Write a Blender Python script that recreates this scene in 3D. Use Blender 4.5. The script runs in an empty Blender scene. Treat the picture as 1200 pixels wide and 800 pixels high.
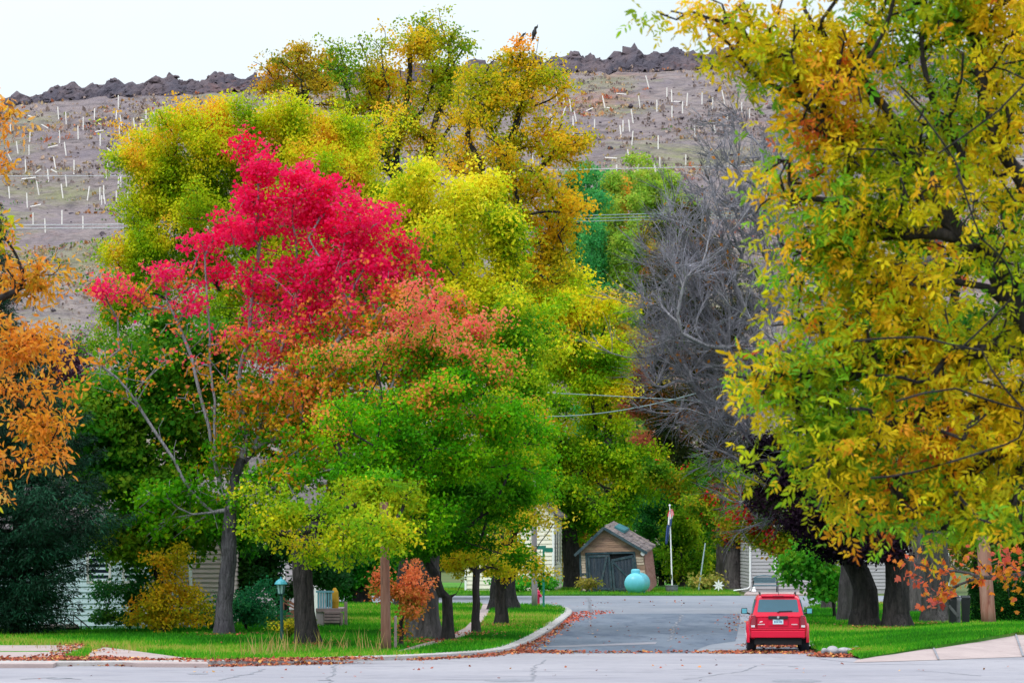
import bpy, math, random, zlib
import numpy as np
from mathutils import Vector, Matrix

SEED = 7
random.seed(SEED)
rng = np.random.default_rng(SEED)
scene = bpy.context.scene
COL = scene.collection
F, CX, HY, CH = 4500.0, 600.0, 621.0, 3.65      # focal length in photo pixels, centre column, horizon row, eye height


def P(px, py, d):
    return np.array([(px - CX) / F * d, d, CH - (py - HY) / F * d])


def G(px, py, z=0.0):
    d = F * (CH - z) / (py - HY)
    return np.array([(px - CX) / F * d, d, z])


def lin(c):
    c = np.asarray(c, float) / 255.0
    return np.where(c <= 0.04045, c / 12.92, ((c + 0.055) / 1.055) ** 2.4)


# ------------------------------------------------------------------ materials
def nodes_of(name):
    m = bpy.data.materials.new(name)
    m.use_nodes = True
    nt = m.node_tree
    b = nt.nodes['Principled BSDF']
    return m, nt, b


def mat_plain(name, col, rough=0.7, metal=0.0, var=0.15, scale=3.0, bump=0.0, spec=0.3, coat=0.0):
    """solid colour broken by two octaves of noise, optional bump"""
    m, nt, b = nodes_of(name)
    tc = nt.nodes.new('ShaderNodeTexCoord')
    n1 = nt.nodes.new('ShaderNodeTexNoise')
    n1.inputs['Scale'].default_value = scale
    n1.inputs['Detail'].default_value = 6
    n1.inputs['Roughness'].default_value = 0.65
    nt.links.new(tc.outputs['Object'], n1.inputs['Vector'])
    r = nt.nodes.new('ShaderNodeValToRGB')
    c = np.array(col, float)
    r.color_ramp.elements[0].position = 0.3
    r.color_ramp.elements[1].position = 0.7
    r.color_ramp.elements[0].color = (*np.clip(c * (1 - var), 0, 1), 1)
    r.color_ramp.elements[1].color = (*np.clip(c * (1 + var), 0, 1), 1)
    nt.links.new(n1.outputs['Fac'], r.inputs['Fac'])
    nt.links.new(r.outputs['Color'], b.inputs['Base Color'])
    b.inputs['Roughness'].default_value = rough
    b.inputs['Metallic'].default_value = metal
    b.inputs['Specular IOR Level'].default_value = spec
    if coat:
        b.inputs['Coat Weight'].default_value = coat
        b.inputs['Coat Roughness'].default_value = 0.08
    if bump:
        bp = nt.nodes.new('ShaderNodeBump')
        bp.inputs['Strength'].default_value = bump
        bp.inputs['Distance'].default_value = 0.05
        nt.links.new(n1.outputs['Fac'], bp.inputs['Height'])
        nt.links.new(bp.outputs['Normal'], b.inputs['Normal'])
    return m


def mat_blotch(name, cols, scales, rough=0.9, bump=0.3, stretch=(1, 1, 1), bscale=None, bdist=0.05):
    """base colour overlaid by several noise masks: cols[0] base, each further colour gets (scale, lo, hi)"""
    m, nt, b = nodes_of(name)
    tc = nt.nodes.new('ShaderNodeTexCoord')
    mp = nt.nodes.new('ShaderNodeMapping')
    mp.inputs['Scale'].default_value = stretch
    nt.links.new(tc.outputs['Object'], mp.inputs['Vector'])
    prev = None
    for i, c in enumerate(cols):
        if i == 0:
            base = nt.nodes.new('ShaderNodeRGB')
            base.outputs[0].default_value = (*c, 1)
            prev = base.outputs[0]
            continue
        sc, lo, hi = scales[i - 1]
        n = nt.nodes.new('ShaderNodeTexNoise')
        n.inputs['Scale'].default_value = sc
        n.inputs['Detail'].default_value = 8
        n.inputs['Roughness'].default_value = 0.7
        off = nt.nodes.new('ShaderNodeVectorMath')
        off.inputs[1].default_value = (i * 17.3, i * 5.1, i * 9.7)
        nt.links.new(mp.outputs[0], off.inputs[0])
        nt.links.new(off.outputs[0], n.inputs['Vector'])
        mr = nt.nodes.new('ShaderNodeMapRange')
        mr.inputs['From Min'].default_value = lo
        mr.inputs['From Max'].default_value = hi
        nt.links.new(n.outputs['Fac'], mr.inputs['Value'])
        mx = nt.nodes.new('ShaderNodeMix')
        mx.data_type = 'RGBA'
        nt.links.new(mr.outputs[0], mx.inputs[0])
        nt.links.new(prev, mx.inputs[6])
        mx.inputs[7].default_value = (*c, 1)
        prev = mx.outputs[2]
    nt.links.new(prev, b.inputs['Base Color'])
    b.inputs['Roughness'].default_value = rough
    b.inputs['Specular IOR Level'].default_value = 0.2
    if bump:
        n = nt.nodes.new('ShaderNodeTexNoise')
        n.inputs['Scale'].default_value = bscale or scales[-1][0] * 3
        n.inputs['Detail'].default_value = 8
        nt.links.new(mp.outputs[0], n.inputs['Vector'])
        bp = nt.nodes.new('ShaderNodeBump')
        bp.inputs['Strength'].default_value = bump
        bp.inputs['Distance'].default_value = bdist
        nt.links.new(n.outputs['Fac'], bp.inputs['Height'])
        nt.links.new(bp.outputs['Normal'], b.inputs['Normal'])
    return m


def mat_leaf(name, trans=0.55, rough=0.55, spec=0.12):
    m, nt, b = nodes_of(name)
    a = nt.nodes.new('ShaderNodeAttribute')
    a.attribute_name = 'Col'
    nt.links.new(a.outputs['Color'], b.inputs['Base Color'])
    b.inputs['Roughness'].default_value = rough
    b.inputs['Specular IOR Level'].default_value = spec
    t = nt.nodes.new('ShaderNodeBsdfTranslucent')
    nt.links.new(a.outputs['Color'], t.inputs['Color'])
    mx = nt.nodes.new('ShaderNodeMixShader')
    mx.inputs[0].default_value = trans
    out = nt.nodes['Material Output']
    nt.links.new(b.outputs[0], mx.inputs[1])
    nt.links.new(t.outputs[0], mx.inputs[2])
    nt.links.new(mx.outputs[0], out.inputs['Surface'])
    return m


def mat_bark(name, c1, c2, scale=9.0):
    return mat_blotch(name, [c1, c2, np.array(c1) * 0.45],
                      [(scale * 0.5, 0.4, 0.65), (scale, 0.5, 0.68)], rough=0.95, bump=0.9,
                      stretch=(1, 1, 0.22), bscale=scale * 1.5, bdist=0.12)


M = {}
M['leaf'] = mat_leaf('leaf')
M['needle'] = mat_leaf('needle', 0.1, 0.6, 0.2)
M['grassblade'] = mat_leaf('grass_blade', 0.35, 0.6, 0.15)
M['litter'] = mat_leaf('leaf_litter', 0.1, 0.7, 0.15)
M['bark_dark'] = mat_bark('bark_dark', (0.022, 0.020, 0.021), (0.055, 0.047, 0.047))
M['bark_grey'] = mat_bark('bark_grey', (0.065, 0.058, 0.060), (0.125, 0.11, 0.112))
M['bark_pale'] = mat_bark('bark_pale', (0.25, 0.235, 0.25), (0.36, 0.34, 0.36), 14)
M['bark_lilac'] = mat_bark('bark_lilac', (0.22, 0.21, 0.24), (0.34, 0.325, 0.36), 14)
M['bark_mid'] = mat_bark('bark_mid', (0.055, 0.052, 0.062), (0.115, 0.11, 0.125), 12)
M['twig_pale'] = mat_bark('twig_pale', (0.27, 0.26, 0.315), (0.37, 0.36, 0.42), 14)
M['lawn'] = mat_blotch('lawn', [(0.035, 0.15, 0.010), (0.075, 0.24, 0.014), (0.17, 0.2, 0.04), (0.02, 0.09, 0.008)],
                       [(0.25, 0.4, 0.62), (0.16, 0.58, 0.72), (2.5, 0.5, 0.75)], rough=0.95, bump=0.6, bscale=12)
M['earth'] = mat_blotch('earth', [(0.06, 0.10, 0.025), (0.09, 0.11, 0.03), (0.12, 0.09, 0.05)],
                        [(0.1, 0.4, 0.6), (0.05, 0.55, 0.7)])
M['concrete'] = mat_blotch('concrete', [(0.25, 0.24, 0.275), (0.30, 0.285, 0.315), (0.17, 0.165, 0.195), (0.20, 0.19, 0.205), (0.32, 0.30, 0.33)],
                           [(0.16, 0.42, 0.6), (0.5, 0.52, 0.7), (3.5, 0.52, 0.75), (0.35, 0.56, 0.68)], bump=0.3, bscale=20, stretch=(0.5, 1, 1))
M['walk'] = mat_blotch('walk_concrete', [(0.33, 0.26, 0.255), (0.39, 0.31, 0.30), (0.24, 0.18, 0.175)],
                       [(0.6, 0.4, 0.62), (1.6, 0.58, 0.75)], bump=0.25, bscale=20)
M['asphalt'] = mat_blotch('asphalt', [(0.095, 0.12, 0.165), (0.135, 0.16, 0.205), (0.06, 0.078, 0.12), (0.17, 0.185, 0.22), (0.075, 0.085, 0.11)],
                          [(0.25, 0.42, 0.6), (0.5, 0.54, 0.68), (3, 0.6, 0.78), (1.1, 0.58, 0.7)], bump=0.35, bscale=30, stretch=(1.6, 0.35, 1))
M['road'] = mat_blotch('road_grey', [(0.185, 0.20, 0.24), (0.225, 0.235, 0.27), (0.15, 0.165, 0.20)],
                       [(0.2, 0.42, 0.6), (0.6, 0.56, 0.74)], bump=0.25, bscale=25, stretch=(1, 0.5, 1))
M['tar'] = mat_plain('tar', (0.05, 0.05, 0.055), 0.8, var=0.3)
M['crack'] = mat_plain('crack_fill', (0.20, 0.20, 0.23), 0.85, var=0.3)
M['kerb'] = mat_blotch('kerb_concrete', [(0.42, 0.40, 0.40), (0.33, 0.30, 0.29), (0.22, 0.19, 0.17)],
                       [(1.5, 0.42, 0.62), (4, 0.58, 0.75)], bump=0.3, bscale=20)
M['hill'] = mat_blotch('hill_soil', [(0.225, 0.182, 0.185), (0.275, 0.225, 0.205), (0.35, 0.16, 0.115), (0.175, 0.145, 0.165),
                                     (0.20, 0.205, 0.10), (0.12, 0.10, 0.105)],
                       [(0.03, 0.42, 0.6), (0.03, 0.56, 0.70), (0.25, 0.45, 0.66), (0.06, 0.50, 0.66), (0.5, 0.48, 0.68)],
                       rough=1.0, bump=1.0, stretch=(0.75, 1.3, 1.3), bscale=0.7, bdist=1.6)
M['rock'] = mat_blotch('dump_rock', [(0.07, 0.060, 0.078), (0.12, 0.09, 0.10), (0.20, 0.095, 0.08), (0.035, 0.036, 0.052)],
                       [(0.15, 0.42, 0.6), (0.08, 0.6, 0.7), (0.5, 0.52, 0.7)], bump=0.9, bscale=1.2, bdist=0.6)
M['fieldstone'] = mat_blotch('fieldstone', [(0.36, 0.35, 0.37), (0.24, 0.23, 0.25), (0.45, 0.43, 0.43)],
                             [(2, 0.4, 0.6), (6, 0.55, 0.7)], bump=0.6, bscale=10)
M['tube'] = mat_plain('tube_plastic', (0.76, 0.72, 0.69), 0.5, var=0.06)
M['pole_brown'] = mat_blotch('pole_brown', [(0.14, 0.065, 0.045), (0.22, 0.12, 0.09), (0.05, 0.03, 0.025)],
                             [(4, 0.42, 0.6), (9, 0.55, 0.7)], stretch=(1, 1, 0.1), bump=0.4, bscale=20)
M['pole_red'] = mat_blotch('pole_red', [(0.27, 0.115, 0.085), (0.36, 0.20, 0.165), (0.16, 0.04, 0.03)],
                           [(4, 0.42, 0.6), (7, 0.56, 0.7)], stretch=(1, 1, 0.1), bump=0.4, bscale=20)
M['pole_grey'] = mat_blotch('pole_grey', [(0.22, 0.19, 0.21), (0.30, 0.27, 0.29), (0.12, 0.09, 0.09)],
                            [(4, 0.42, 0.6), (9, 0.55, 0.7)], stretch=(1, 1, 0.1), bump=0.4, bscale=20)
M['wire'] = mat_plain('wire', (0.22, 0.30, 0.30), 0.5, 0.3, var=0.05)
M['wire_far'] = mat_plain('wire_far', (0.46, 0.45, 0.49), 0.6, 0.1, var=0.05)
M['siding_blue'] = mat_plain('siding_blue', (0.55, 0.72, 0.80), 0.55, var=0.05, scale=0.7)
M['siding_beige'] = mat_plain('siding_beige', (0.50, 0.41, 0.39), 0.6, var=0.05, scale=0.7)
M['siding_cream'] = mat_plain('siding_cream', (0.72, 0.68, 0.57), 0.6, var=0.06, scale=0.7)
M['siding_grey'] = mat_plain('siding_grey', (0.36, 0.35, 0.37), 0.55, var=0.05, scale=0.7)
M['siding_lilac'] = mat_plain('siding_lilac', (0.42, 0.37, 0.42), 0.6, var=0.05, scale=0.7)
M['white'] = mat_plain('white_paint', (0.78, 0.79, 0.80), 0.45, var=0.04)
M['patch_teal'] = mat_plain('patch_teal', (0.03, 0.13, 0.15), 0.7, var=0.4, scale=2)
M['trim_blue'] = mat_plain('trim_blue', (0.14, 0.33, 0.42), 0.5, var=0.08)
M['shingle'] = mat_blotch('shingle', [(0.10, 0.09, 0.095), (0.16, 0.14, 0.14), (0.06, 0.055, 0.055)],
                          [(1.2, 0.4, 0.6), (6, 0.5, 0.68)], bump=0.6, bscale=14)
M['shed_shingle'] = mat_blotch('shed_shingle', [(0.13, 0.11, 0.115), (0.24, 0.19, 0.18), (0.055, 0.05, 0.055), (0.16, 0.13, 0.04)],
                               [(0.8, 0.42, 0.58), (3.5, 0.5, 0.66), (0.6, 0.6, 0.7)], bump=0.8, bscale=9)
M['shed_board'] = mat_blotch('shed_board', [(0.33, 0.205, 0.145), (0.17, 0.105, 0.085), (0.42, 0.29, 0.22), (0.08, 0.06, 0.06)],
                             [(1.6, 0.42, 0.62), (1.1, 0.56, 0.72), (3.0, 0.58, 0.72)], stretch=(0.5, 1, 3), bump=0.5, bscale=12)
M['shed_pale'] = mat_blotch('shed_pale', [(0.46, 0.37, 0.29), (0.34, 0.26, 0.21), (0.22, 0.15, 0.13)],
                            [(1.6, 0.45, 0.65), (2.2, 0.6, 0.74)], stretch=(0.5, 1, 3), bump=0.5, bscale=12)
M['shed_side'] = mat_blotch('shed_side', [(0.25, 0.12, 0.10), (0.33, 0.18, 0.16), (0.12, 0.07, 0.07)],
                            [(1.6, 0.42, 0.62), (2.2, 0.56, 0.72)], stretch=(1, 0.5, 3), bump=0.5, bscale=12)
M['shed_door'] = mat_blotch('shed_door', [(0.032, 0.045, 0.065), (0.065, 0.072, 0.09), (0.016, 0.025, 0.04), (0.095, 0.06, 0.06)],
                            [(1.8, 0.42, 0.62), (3, 0.54, 0.7), (1.2, 0.6, 0.74)], stretch=(3, 1, 0.4), bump=0.5, bscale=14)
M['shed_trim'] = mat_blotch('shed_trim', [(0.025, 0.05, 0.065), (0.06, 0.085, 0.10), (0.09, 0.075, 0.08)],
                            [(3, 0.42, 0.6), (5, 0.56, 0.7)], bump=0.4, bscale=14)
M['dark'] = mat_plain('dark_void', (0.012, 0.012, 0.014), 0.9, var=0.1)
M['glass_dark'] = mat_plain('glass_dark', (0.015, 0.025, 0.045), 0.06, var=0.1, spec=0.6)
M['glass_car'] = mat_plain('glass_car', (0.008, 0.075, 0.115), 0.08, var=0.1, spec=0.7)
M['car_red'] = mat_plain('car_red', (0.60, 0.003, 0.035), 0.34, var=0.03, spec=0.25, coat=0.22)
M['pale_metal'] = mat_plain('pale_metal', (0.36, 0.46, 0.50), 0.5, 0.1, var=0.1)
M['lens_red'] = mat_plain('lens_red', (0.22, 0.004, 0.02), 0.12, var=0.1, coat=0.8)
M['lens_white'] = mat_plain('lens_white', (0.62, 0.58, 0.62), 0.2, var=0.05)
M['black'] = mat_plain('black_plastic', (0.015, 0.017, 0.02), 0.5, var=0.15)
M['rubber'] = mat_plain('rubber', (0.018, 0.022, 0.03), 0.8, var=0.2, scale=8)
M['chrome'] = mat_plain('chrome', (0.6, 0.6, 0.62), 0.2, 0.9, var=0.05)
M['plate'] = mat_plain('plate', (0.52, 0.72, 0.78), 0.4, var=0.08, scale=14)
M['plate_ink'] = mat_plain('plate_ink', (0.06, 0.14, 0.26), 0.5, var=0.1)
M['tank'] = mat_plain('tank_paint', (0.11, 0.45, 0.55), 0.35, var=0.05, spec=0.4)
M['lamp_green'] = mat_plain('lamp_green', (0.01, 0.055, 0.06), 0.4, var=0.15)
M['lamp_top'] = mat_plain('lamp_top', (0.05, 0.30, 0.36), 0.4, var=0.12)
M['lamp_glass'] = mat_plain('lamp_glass', (0.30, 0.48, 0.50), 0.15, var=0.1)
M['sign_green'] = mat_plain('sign_green', (0.02, 0.21, 0.15), 0.45, var=0.08)
M['hydrant'] = mat_plain('hydrant_red', (0.52, 0.012, 0.07), 0.4, var=0.1)
M['flag_red'] = mat_plain('flag_red', (0.58, 0.02, 0.05), 0.8, var=0.1)
M['flag_white'] = mat_plain('flag_white', (0.78, 0.76, 0.78), 0.8, var=0.06)
M['flag_blue'] = mat_plain('flag_blue', (0.03, 0.06, 0.18), 0.8, var=0.15)
M['bench'] = mat_plain('bench_metal', (0.11, 0.18, 0.22), 0.45, 0.2, var=0.15)
M['barrel'] = mat_plain('barrel_wood', (0.12, 0.13, 0.14), 0.8, var=0.3)
M['wood_red'] = mat_plain('wood_red', (0.30, 0.13, 0.09), 0.75, var=0.2)
M['wood_grey'] = mat_plain('wood_grey', (0.22, 0.17, 0.17), 0.8, var=0.25)
M['yellow_thing'] = mat_plain('ochre_cloth', (0.42, 0.24, 0.02), 0.8, var=0.2)
M['bird'] = mat_plain('feather_black', (0.012, 0.012, 0.014), 0.6, var=0.2)
M['iron'] = mat_plain('iron_black', (0.02, 0.022, 0.025), 0.5, 0.3, var=0.15)
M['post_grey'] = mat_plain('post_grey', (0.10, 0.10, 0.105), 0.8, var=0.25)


# ------------------------------------------------------------------ mesh helpers
def raw_mesh(name, V, faces_flat, counts, mat, col=None, smooth=False):
    me = bpy.data.meshes.new(name)
    V = np.ascontiguousarray(V, dtype=np.float32)
    nv, nl, npoly = len(V), len(faces_flat), len(counts)
    me.vertices.add(nv)
    me.vertices.foreach_set('co', V.ravel())
    me.loops.add(nl)
    me.loops.foreach_set('vertex_index', np.ascontiguousarray(faces_flat, dtype=np.int32))
    me.polygons.add(npoly)
    starts = np.concatenate([[0], np.cumsum(counts)[:-1]]).astype(np.int32)
    me.polygons.foreach_set('loop_start', starts)
    me.polygons.foreach_set('use_smooth', np.full(npoly, smooth, dtype=bool))
    if col is not None:
        at = me.attributes.new('Col', 'FLOAT_COLOR', 'POINT')
        c = np.ones((nv, 4), np.float32)
        c[:, :3] = col
        at.data.foreach_set('color', c.ravel())
    me.update(calc_edges=True)
    me.materials.append(mat)
    return me


ROOT_OFF = {}


def link(name, me, parent=None, loc=None):
    o = bpy.data.objects.new(name, me)
    COL.objects.link(o)
    if parent is not None:
        o.parent = parent
        ROOT_OFF[o] = ROOT_OFF[parent]
    else:
        l = np.zeros(3) if loc is None else np.array(loc, float)
        o.location = l
        ROOT_OFF[o] = l
    return o


def tag(o, label=None, cat=None, group=None, kind=None):
    if label:
        o['label'] = label
    if cat:
        o['category'] = cat
    if group:
        o['group'] = group
    if kind:
        o['kind'] = kind
    return o


def thing(name, label, cat, loc=(0, 0, 0), group=None):
    o = bpy.data.objects.new(name, None)
    o.empty_display_size = 0.2
    COL.objects.link(o)
    o.location = Vector(loc)
    ROOT_OFF[o] = np.array(loc, float)
    return tag(o, label, cat, group)


class MB:
    def __init__(self):
        self.v, self.f = [], []

    def add(self, vs, fs):
        b = len(self.v)
        self.v += [tuple(map(float, q)) for q in vs]
        self.f += [tuple(b + i for i in q) for q in fs]
        return self

    def box(self, x0, x1, y0, y1, z0, z1):
        vs = [(x, y, z) for z in (z0, z1) for y in (y0, y1) for x in (x0, x1)]
        return self.add(vs, [(0, 2, 3, 1), (4, 5, 7, 6), (0, 1, 5, 4), (2, 6, 7, 3), (0, 4, 6, 2), (1, 3, 7, 5)])

    def hexa(self, pts):
        """8 points: bottom ring of 4, top ring of 4"""
        return self.add(pts, [(3, 2, 1, 0), (4, 5, 6, 7), (0, 1, 5, 4), (1, 2, 6, 5), (2, 3, 7, 6), (3, 0, 4, 7)])

    def bar(self, a, b, w, t, up=(0, 0, 1)):
        a, b = np.array(a, float), np.array(b, float)
        d = (b - a) / np.linalg.norm(b - a)
        u = np.array(up, float)
        s = np.cross(d, u)
        if np.linalg.norm(s) < 1e-4:
            s = np.cross(d, (1, 0, 0))
        s /= np.linalg.norm(s)
        u = np.cross(s, d)
        r = [s * w / 2 + u * t / 2, -s * w / 2 + u * t / 2, -s * w / 2 - u * t / 2, s * w / 2 - u * t / 2]
        return self.hexa([a + q for q in r] + [b + q for q in r])

    def tube(self, pts, rad, n=10, cap=True):
        pts = [np.array(p, float) for p in pts]
        if np.isscalar(rad):
            rad = [rad] * len(pts)
        rings = []
        vs, fs = [], []
        for i, p in enumerate(pts):
            d = pts[min(i + 1, len(pts) - 1)] - pts[max(i - 1, 0)]
            d /= np.linalg.norm(d)
            ref = np.array((0.0, 1.0, 0.0)) if abs(d[1]) < 0.9 else np.array((1.0, 0, 0))
            s = np.cross(d, ref)
            s /= np.linalg.norm(s)
            u = np.cross(s, d)
            for k in range(n):
                a = 2 * math.pi * k / n
                vs.append(p + rad[i] * (math.cos(a) * s + math.sin(a) * u))
        for i in range(len(pts) - 1):
            for k in range(n):
                k2 = (k + 1) % n
                fs.append((i * n + k, i * n + k2, (i + 1) * n + k2, (i + 1) * n + k))
        if cap:
            fs.append(tuple(range(n))[::-1])
            fs.append(tuple((len(pts) - 1) * n + k for k in range(n)))
        return self.add(vs, fs)

    def lathe(self, prof, c=(0, 0, 0), n=20):
        """prof: (r, z) list from bottom to top"""
        return self.tube([(c[0], c[1], c[2] + z + i * 1e-5) for i, (r, z) in enumerate(prof)], [max(r, 1e-3) for r, z in prof], n)

    def build(self, name, mat, parent=None, loc=None, smooth=False, bevel=0.0, world=True):
        off = ROOT_OFF[parent] if parent is not None else (np.zeros(3) if loc is None else np.array(loc, float))
        V = np.array(self.v) - (off if world else 0)
        flat = [i for f in self.f for i in f]
        me = raw_mesh(name, V, flat, [len(f) for f in self.f], mat, smooth=smooth)
        o = link(name, me, parent, loc)
        if bevel:
            bm = o.modifiers.new('Bevel', 'BEVEL')
            bm.width = bevel
            bm.segments = 2
            bm.limit_method = 'ANGLE'
        return o


def siding(mb, A, B, z0, z1, step=0.12, t=0.045, top=None):
    """lapped boards between base points A and B (seen from outside A is left); top(s) limits height along s in 0..1"""
    A, B = np.array(A, float)[:2], np.array(B, float)[:2]
    d = B - A
    L = np.linalg.norm(d)
    d /= L
    n = np.array((d[1], -d[0]))
    z = z0
    while z < z1 - 1e-4:
        zt = min(z + step, z1)
        s0, s1 = 0.0, L
        if top is not None:
            ss = np.linspace(0, L, 81)
            ok = np.array([top(q / L) >= zt for q in ss])
            if not ok.any():
                break
            s0, s1 = ss[ok][0], ss[ok][-1]
        a, b = A + d * s0, A + d * s1
        q = [(*(a + n * t), z), (*(b + n * t), z), (*(b + n * 0.003), zt), (*(a + n * 0.003), zt),
             (*a, z), (*b, z)]
        mb.add(q, [(0, 1, 2, 3), (4, 5, 1, 0)])
        z = zt
    return mb


def sheet(name, pts, z, mat, kind='structure', label=None, cat=None, sub=0):
    V = np.array([(p[0], p[1], z) for p in pts])
    me = raw_mesh(name, V, list(range(len(V))), [len(V)], mat)
    o = link(name, me)
    if me.polygons[0].normal.z < 0:
        me.flip_normals()
    return tag(o, label, cat, kind=kind)


def slab(name, pts, z0, z1, mat, **kw):
    pts = [np.array(p[:2]) for p in pts]
    area = sum(pts[i][0] * pts[(i + 1) % len(pts)][1] - pts[(i + 1) % len(pts)][0] * pts[i][1] for i in range(len(pts)))
    if area < 0:
        pts = pts[::-1]
    n = len(pts)
    m = MB()
    vs = [(*p, z0) for p in pts] + [(*p, z1) for p in pts]
    m.add(vs, [tuple(range(n, 2 * n))] + [(i, (i + 1) % n, n + (i + 1) % n, n + i) for i in range(n)])
    o = m.build(name, mat)
    return tag(o, **kw)


def in_poly(x, y, poly):
    inside = np.zeros(len(x), bool)
    n = len(poly)
    for i in range(n):
        x0, y0 = poly[i][:2]
        x1, y1 = poly[(i + 1) % n][:2]
        c = ((y0 > y) != (y1 > y)) & (x < (x1 - x0) * (y - y0) / (y1 - y0 + 1e-12) + x0)
        inside ^= c
    return inside


# ------------------------------------------------------------------ leaves
def tpl(kind):
    if kind == 'quad':
        return (np.array([(0, 0, 0), (0.5, 0.34, 0.09), (1, 0, -0.06), (0.5, -0.34, 0.09)]), [[0, 1, 2, 3]])
    if kind == 'leaflet':
        v = np.array([(0, 0, 0), (0.3, 0.17, 0.05), (0.65, 0.15, 0.03), (1, 0, -0.12), (0.65, -0.15, 0.03), (0.3, -0.17, 0.05), (0.5, 0, -0.01)])
        return (v, [[0, 1, 2, 6], [6, 2, 3], [6, 3, 4], [0, 6, 4, 5]])
    if kind == 'needle':
        return (np.array([(0, 0, 0), (0.4, 0.10, 0.02), (1, 0, -0.05), (0.4, -0.10, 0.02)]), [[0, 1, 2, 3]])
    if kind == 'maple':
        v = np.array([(0, 0, 0), (0.12, 0.28, 0.04), (0.30, 0.50, 0.0), (0.45, 0.22, 0.06), (0.72, 0.34, 0), (0.70, 0.12, 0.04),
                      (1.0, 0, -0.08), (0.70, -0.12, 0.04), (0.72, -0.34, 0), (0.45, -0.22, 0.06), (0.30, -0.50, 0), (0.12, -0.28, 0.04)])
        return (v, [list(range(12))])
    if kind == 'weed':
        return (np.array([(0, 0.022, 0), (0, -0.022, 0), (0.6, -0.012, 0.05), (1, 0, 0.16), (0.6, 0.012, 0.05)]), [[1, 2, 3, 4, 0]])
    if kind == 'blade':
        return (np.array([(0, 0.10, 0), (0, -0.10, 0), (1, 0, 0)]), [[1, 0, 2]])


def norm(a):
    return a / np.maximum(np.linalg.norm(a, axis=-1, keepdims=True), 1e-9)


def leaf_mesh(name, pos, axis, nrm, size, col, kind, mat, off):
    T, fs = tpl(kind)
    a = norm(axis)
    b = norm(np.cross(nrm, a))
    n = np.cross(a, b)
    k = len(T)
    V = (pos[:, None, :] + size[:, None, None] * (T[None, :, 0:1] * a[:, None, :] + T[None, :, 1:2] * b[:, None, :] + T[None, :, 2:3] * n[:, None, :]))
    V = V.reshape(-1, 3) - off
    cnt = [len(f) for f in fs]
    flat = np.concatenate([np.array(f) for f in fs])
    idx = (np.arange(len(pos))[:, None] * k + flat[None, :]).ravel()
    counts = np.tile(np.array(cnt), len(pos))
    return raw_mesh(name, V, idx, counts, mat, col=np.repeat(col, k, axis=0))


def to_px(p):
    return CX + p[:, 0] / p[:, 1] * F, HY - (p[:, 2] - CH) / p[:, 1] * F


def grad(t, stops):
    ts = np.array([s[0] for s in stops])
    cs = np.array([lin(s[1]) for s in stops])
    return np.stack([np.interp(t, ts, cs[:, i]) for i in range(3)], -1)


def snoise(p, s, seed=0):
    r = np.random.default_rng(seed)
    out = np.zeros(len(p))
    for k in range(5):
        w = r.normal(size=3)
        w /= np.linalg.norm(w)
        out += np.sin(p @ w * (2 * math.pi / s) * r.uniform(0.6, 1.7) + r.uniform(0, 6.28))
    return out / 2.2


# ------------------------------------------------------------------ tree growth
def grow(base, fork, pts, guides, step, min_h, r, droop=0.0, wob=0.035, straight=1.0):
    cap = 400 + len(pts) * 14 + sum(len(g) * 12 for g in guides)
    N = np.zeros((cap, 3))
    D = np.zeros((cap, 3))
    par = np.full(cap, -1)
    n = 0
    L = np.linalg.norm(fork - base)
    k = max(4, int(L / 0.45))
    for i in range(k + 1):
        t = i / k
        p = base + (fork - base) * t
        if 0 < i < k:
            p = p + r.normal(size=3) * np.array([1, 1, 0.2]) * wob * 0.5
        N[n] = p
        D[n] = norm(fork - base)
        par[n] = n - 1
        n += 1
    ntrunk = n

    def extend(i0, target, bend):
        nonlocal n
        a = N[i0].copy()
        v = target - a
        dist = np.linalg.norm(v)
        if dist < 0.03:
            return i0
        ctrl = a + D[i0] * dist * bend * 0.6 + v * (0.5 - bend * 0.25) + r.normal(size=3) * dist * 0.07 * straight + np.array([0, 0, -droop * dist])
        ns = min(12, max(1, int(math.ceil(dist / step))))
        prev = i0
        for j in range(1, ns + 1):
            t = j / ns
            p = a * (1 - t) ** 2 + ctrl * 2 * t * (1 - t) + target * t * t
            N[n] = p
            D[n] = norm(p - N[prev])
            par[n] = prev
            prev = n
            n += 1
        return prev

    for g in guides:
        g = [np.array(q, float) for q in g]
        d2 = np.linalg.norm(N[:n] - g[0], axis=1)
        i = int(np.argmin(d2))
        for q in g:
            i = extend(i, q, 0.25)
    order = np.argsort(np.linalg.norm(pts - fork, axis=1) + r.normal(size=len(pts)) * 0.4)
    tips = []
    for q in pts[order]:
        v = q - N[:n]
        dist = np.linalg.norm(v, axis=1)
        cosv = (v * D[:n]).sum(1) / np.maximum(dist, 1e-6)
        cost = dist * (1.45 - (0.55 if straight == 1 else 0.85) * cosv)
        low = (N[:n, 2] - base[2]) < min_h
        cost = cost + np.where(low, 1e3, 0)
        i = int(np.argmin(cost))
        tips.append(extend(i, q, 0.45 * straight))
    tip_idx = np.empty(len(pts), int)
    tip_idx[order] = tips
    return N[:n], D[:n], par[:n], tip_idx, ntrunk


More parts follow.
